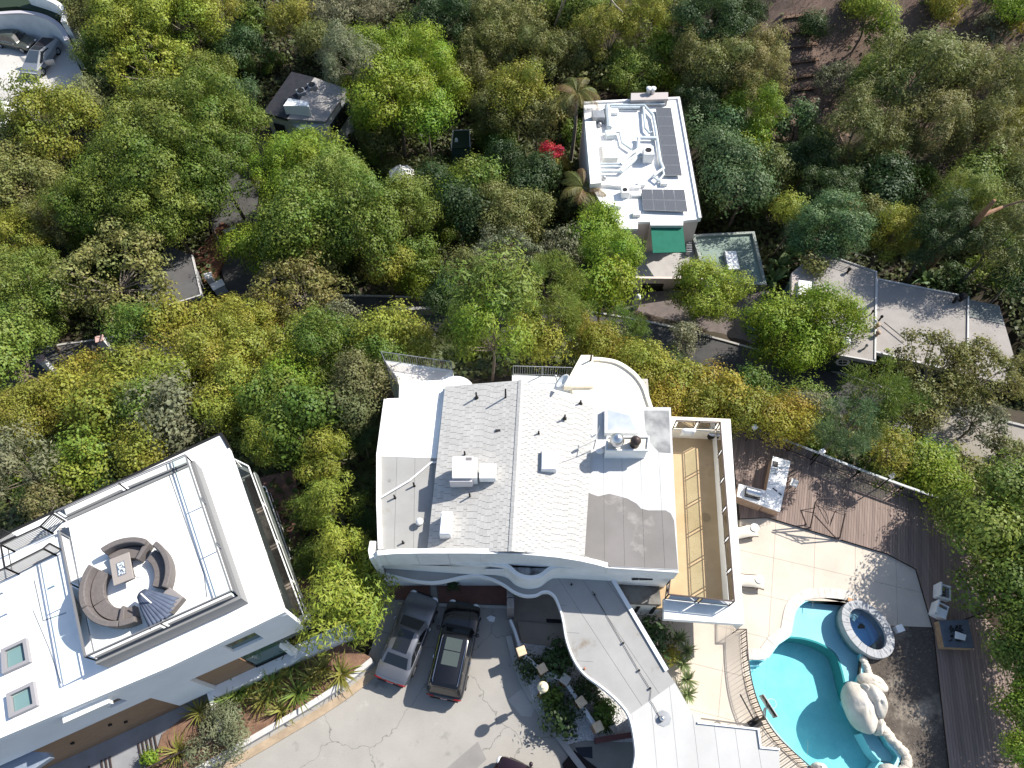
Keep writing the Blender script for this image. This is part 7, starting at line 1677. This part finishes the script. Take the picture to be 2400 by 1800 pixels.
def spiky(name, label, px, py, zg, me, s, col, cat, group=None, stem=0.0):
    q = P(px, py, zg+stem); t = thing(name, label, cat, (q.x, q.y, zg), group); o = bpy.data.objects.new('leaves', me); COL.objects.link(o); o.parent = t; o.location = (0, 0, stem); o.scale = (s,)*3; o.rotation_euler = (0, 0, tr_rnd.uniform(0, 6)); o.color = (*col, 1)
    obj('stem', MB().tube([Vector((q.x, q.y, zg-.1)), Vector((q.x, q.y, zg+stem+.08))], .06), bark, t)
fl_where = ['at the corner post of the modern house', 'second along the ledge', 'below the wood siding', 'nearest the silvery shrub', 'in the middle of the bed', 'at the edge wall', 'right of the middle of the bed', 'under the large bamboo', 'at the right end of the edge wall', 'against the white ledge', 'behind the silvery shrub', 'lowest in the bed', 'between ledge and edge wall', 'by the shaded corner']
for i, (x, y) in enumerate(((690,1560),(650,1580),(590,1605),(540,1650),(620,1640),(660,1665),(700,1625),(760,1565),(800,1580),(560,1625),(470,1670),(420,1760),(640,1610),(730,1590))):
    spiky('flax_plant', 'spiky flax plant '+fl_where[i], x, y, .22, flax[i % 3], tr_rnd.uniform(.95, 1.3), (.27, .26, .06) if i % 3 else (.17, .24, .05), 'plant', 'flax plants in the bed by the drive')
for i, (x, y) in enumerate(((1608,1526),(1600,1557),(1610,1594),(1611,1628),(1590,1497))):
    spiky('yucca', ('uppermost sunlit', 'second', 'third', 'lowest', 'shaded topmost')[i]+' yucca rosette along the pool terrace edge', x, y, .1, yuc[i % 2], 1.0, (.20, .26, .11), 'yucca', 'yuccas along the pool terrace', .5)
spiky('yucca', 'dark spiky yucca beside the pale road behind the deck', 2140, 1030, -6.5, yuc[0], 1.6, (.035, .06, .025), 'yucca', None, .8); spiky('yucca', 'second smaller spiky yucca beside the pale road', 2160, 1036, -6.6, yuc[1], 1.1, (.04, .07, .03), 'yucca', None, .6)
spiky('flax_plant', 'spiky plant in the brick court under the canopy', 1062, 1366, .1, flax[0], .7, (.06, .08, .03), 'plant'); spiky('yucca', 'green rosette plant among the white gravel near the last pillar', 1418, 1660, .14, yuc[1], 1.0, (.11, .18, .05), 'yucca'); spiky('yucca', 'dark rosette plant above the low dark red wall', 1420, 1700, .14, yuc[0], .9, (.06, .1, .035), 'yucca')
banana = [spiky_mesh('leaves', 11, 2.2, .27, (.5, 1.3), 1.0, 9)]
for i, (x, y) in enumerate(((1825,625),(1810,660),(1850,600),(2165,660),(2190,672),(1795,690))):
    q = ground_px(x, y, 1.5); spiky('banana_plant', ('broad-leaved banana plant left of the grey house', 'lower banana plant left of the grey house', 'banana plant nearest the grey house railing', 'banana plant at the foot of the leaning trunk', 'banana plant behind the grey house roof edge', 'banana plant beside the green garage roof')[i], x, y, q.z-1.5, banana[0], tr_rnd.uniform(.8, 1.1), (.10, .17, .05), 'banana plant', 'banana plants', 1.2)
# ---- palms
def palm(label, px, py, zg, h, s, seed):
    rg = random.Random(seed); q = P(px, py, zg+h); t = thing('palm_tree', label, 'palm tree', (q.x, q.y, zg)); top = q
    obj('trunk', MB().tube([Vector((q.x, q.y, zg-.5)), Vector((q.x+.15, q.y, zg+h*.5)), top], [.2, .17, .15], 10), palebark, t)
    for i in range(17):
        an = i*6.283/17+rg.uniform(-.15, .15); el = rg.uniform(.1, 1.1); L = 2.9*s*rg.uniform(.85, 1.1); p = top.copy(); pts = [p.copy()]; e = el
        for j in range(7): p = p+Vector((math.cos(an)*math.cos(e), math.sin(an)*math.cos(e), math.sin(e)))*L/7; e -= .27; pts.append(p.copy())
        v = []; sd = np.array([-math.sin(an), math.cos(an), 0])
        for j in range(26):
            f = .12+.86*j/25; k = min(6, int(f*7)); c0 = np.array(pts[k].lerp(pts[k+1], f*7-k)); d = np.array(pts[k+1]-pts[k]); d /= np.linalg.norm(d); ll = .62*s*math.sin(math.pi*min(1, f*.85+.15))+.12
            for sg in (-1, 1):
                tip = c0+(sd*sg*.8+d*.6+np.array([0, 0, -.35]))*ll; w_ = d*.035; v += [c0-w_, c0+w_, tip+w_*.3, tip-w_*.3]
        me = leaf_mesh('frond', np.array(v)-np.array(ORG[t])); o = bpy.data.objects.new('frond', me); COL.objects.link(o); o.parent = t; o.color = (.135*rg.uniform(.8, 1.2), .135, .03, 1) if i % 4 else (.2, .13, .05, 1); ORG[o] = ORG[t]
        obj('midrib', MB().tube(pts, [.03*(1-.12*j) for j in range(8)], 5), MATS['rib'] if 'rib' in MATS else mat('rib', (.2, .19, .06), .7), o)
palm('palm tree with arching yellow green fronds at the north-west corner of the white roof', 1352, 222, -13.5, 8.0, 1.0, 3); palm('palm tree pressing against the west side of the tall white house', 1368, 445, -13.8, 7.0, .95, 4)
# ---- bare trunks
def bare(label, pts, r, mt, cat='tree'):
    w_ = [P(*q_) for q_ in pts]; t = thing('bare_tree', label, cat, w_[0]); n = len(w_); obj('trunk', MB().tube(smooth_path(w_, 3), [r*(1-.7*i/(3*(n-1))) for i in range(3*(n-1)+1)], 8), mt, t, True); return t, w_
t, w_ = bare('leaning reddish bare trunk of a tall tree behind the grey house', [(2165,635,-10.8),(2215,580,-6),(2265,545,-3),(2300,505,0),(2330,470,2.5)], .42, redbark); obj('limb', MB().tube([w_[2], P(2290,590,-3.2)], [.16, .05], 6), redbark, t); obj('limb', MB().tube([w_[3], P(2350,485,0), P(2400,470,1)], [.2, .12, .06], 6), redbark, t)
t, w_ = bare('pale bare trunk at the top edge left of the other', [(1287,100,-13),(1310,35,-7),(1325,0,-4),(1335,-40,-1)], .16, palebark); obj('limb', MB().tube([w_[1], P(1318,0,-4), P(1322,-30,-2)], [.09, .06, .03], 6), palebark, t)
t, w_ = bare('pale bare trunk at the top edge with forked top', [(1412,75,-12.5),(1425,30,-8),(1433,0,-4),(1440,-40,0)], .17, palebark); obj('limb', MB().tube([w_[2], P(1445,15,-3), P(1460,28,-3)], [.08, .06, .03], 6), palebark, t)
t, w_ = bare('thin bare trunk inside the large olive tree on the right hillside', [(2105,345,-11),(2120,300,-8),(2130,270,-5),(2145,255,-3)], .16, palebark); obj('limb', MB().tube([w_[1], P(2165,285,-5), P(2210,245,-2)], [.1, .08, .04], 6), bark, t)
t, w_ = bare('bare forked sapling on the slope below the dry golden tree', [(665,865,-9.5),(657,835,-7.5),(655,800,-6)], .09, palebark); obj('limb', MB().tube([w_[1], P(640,790,-6), P(648,765,-5)], [.06, .04, .02], 6), palebark, t); obj('limb', MB().tube([w_[2], P(672,770,-5.5), P(676,752,-5)], [.05, .035, .02], 6), palebark, t)
solo('fallen_branch', MB().tube([ground_px(1827, 273, .3), ground_px(1860, 278, .6), ground_px(1893, 295, .3)], [.05, .07, .04], 6), palebark, 'pale fallen branch lying on the bare hillside', 'branch')
# ---- undergrowth: one carpet of low leaves over the wooded slopes
def undergrowth():
    n = 300000; rx = NR.uniform(-75, 75, n); ry = NR.uniform(10, 112, n); xy = np.stack([rx, ry], 1)
    patch = np.sin(rx*.55+np.sin(ry*.4)*2)*np.cos(ry*.5+np.sin(rx*.3)*2)+NR.normal(0, .35, n)
    z = np.concatenate([terr_np(xy[i:i+20000]) for i in range(0, n, 20000)]); keep = patch > -.9
    u = np.where(True, 0, 0)
    def pip(poly):
        px = np.array([q.x for q in poly]); py = np.array([q.y for q in poly]); c = np.zeros(n, bool); j = len(px)-1
        for i in range(len(px)):
            with np.errstate(divide='ignore', invalid='ignore'): xx = (px[j]-px[i])*(ry-py[i])/(py[j]-py[i])+px[i]
            c ^= ((py[i] > ry) != (py[j] > ry)) & (rx < xx); j = i
        return c
    for poly, lv in FLAT: keep &= ~pip(poly)
    for poly in (ndeck, YARD, DRIVE): keep &= ~pip(poly)
    for cen, w_ in ((RC, 3.0), (LANE, 2.6)):
        cc = np.array([(q.x, q.y) for q in cen])
        for k0 in range(0, n, 10000): keep[k0:k0+10000] &= np.sqrt(((xy[k0:k0+10000, None]-cc[None])**2).sum(-1).min(1)) > w_
    hl = np.array(tuple(P(1880, 120, -9)))[:2]; bare_ = ((xy-hl)**2).sum(1) < 22**2; keep &= ~(bare_ & (NR.random(n) < .93)); bare2 = (rx > 28) & (ry > 62); keep &= ~(bare2 & (NR.random(n) < .55))
    xy, z = xy[keep], z[keep]; m = len(xy); h = np.abs(NR.normal(.25, .3, m)); cen = np.column_stack([xy, z+h+.12]); nn = rdir(m)*.7+np.array([0, 0, 1.]); nn /= np.linalg.norm(nn, axis=1, keepdims=True); s = NR.uniform(.6, 1.4, m)
    me = leaf_mesh('undergrowth', leaves(cen, nn, rdir(m), .46*s, .32*s)); o = bpy.data.objects.new('undergrowth', me); COL.objects.link(o); o.color = (.085, .105, .032, 1); tag(o, 'low dark undergrowth and ivy covering the wooded slopes', 'undergrowth', None, 'stuff')
    n2 = 60000
    xy = np.column_stack([NR.uniform(20, 75, n2), NR.uniform(42, 112, n2)]); z = np.concatenate([terr_np(xy[i:i+20000]) for i in range(0, n2, 20000)]); k = (np.sin(xy[:, 0]*.9+np.sin(xy[:, 1]*.7)*1.7)*np.cos(xy[:, 1]*.8)+NR.normal(0, .3, n2)) > .1; xy, z = xy[k], z[k]; m = len(xy); t_ = rdir(m)*.7+np.array([0, 0, 1.]); s = NR.uniform(.5, 1.3, m)
    nn = np.cross(t_, rdir(m)); nn /= np.linalg.norm(nn, axis=1, keepdims=True)
    me = leaf_mesh('dry_grass', leaves(np.column_stack([xy, z+.2]), nn, t_, .6*s, .05*s)); o = bpy.data.objects.new('dry_grass', me); COL.objects.link(o); o.color = (.20, .135, .085, 1); tag(o, 'dry brown grass and weeds on the bare right hillside', 'grass', None, 'stuff')
undergrowth()
def understory():
    rg = random.Random(31); pts = []; cl = [(np.array([(q.x, q.y) for q in RC]), 4.2), (np.array([(q.x, q.y) for q in LANE]), 4.0)]; k = 0
    polys = [p for p, _ in FLAT]+[ndeck, YARD, DRIVE, cp_poly, PP([(-200,-20),(175,-20),(175,110),(-200,110)], -12)]
    while len(pts) < 150 and k < 9000:
        k += 1; px, py = rg.uniform(-30, 2430), rg.uniform(-20, 1150); q = ground_px(px, py, .8)
        if q.y < 14 or (px > 1800 and py < 330 and rg.random() < .8): continue
        if any(inside(p, q.x, q.y) for p in polys) or any((((c-np.array([q.x, q.y]))**2).sum(1).min()) < w*w for c, w in cl): continue
        if any((q.x-a)**2+(q.y-b)**2 < 12 for a, b in pts): continue
        if any(min((q.x-v.x)**2+(q.y-v.y)**2 for v in p) < 9 for p in polys): continue
        pts.append((q.x, q.y)); kd = rg.choice(('shrub', 'shrub', 'broad', 'fine')); hc = rg.uniform(.7, 1.6)
        t = tree(px, py, 1.5*ppm(px, py, q.z)*rg.uniform(.8, 1.35), kd, rg.choice('dggoe'), hc, '', label='low leafy shrub in the understory between the taller trees'); t['group'] = 'understory shrubs'; t['category'] = 'shrub'; t.name = 'understory_shrub'
cp_poly = PP([(472,692),(450,598),(395,575),(318,660),(362,726)], -11.6)
understory()
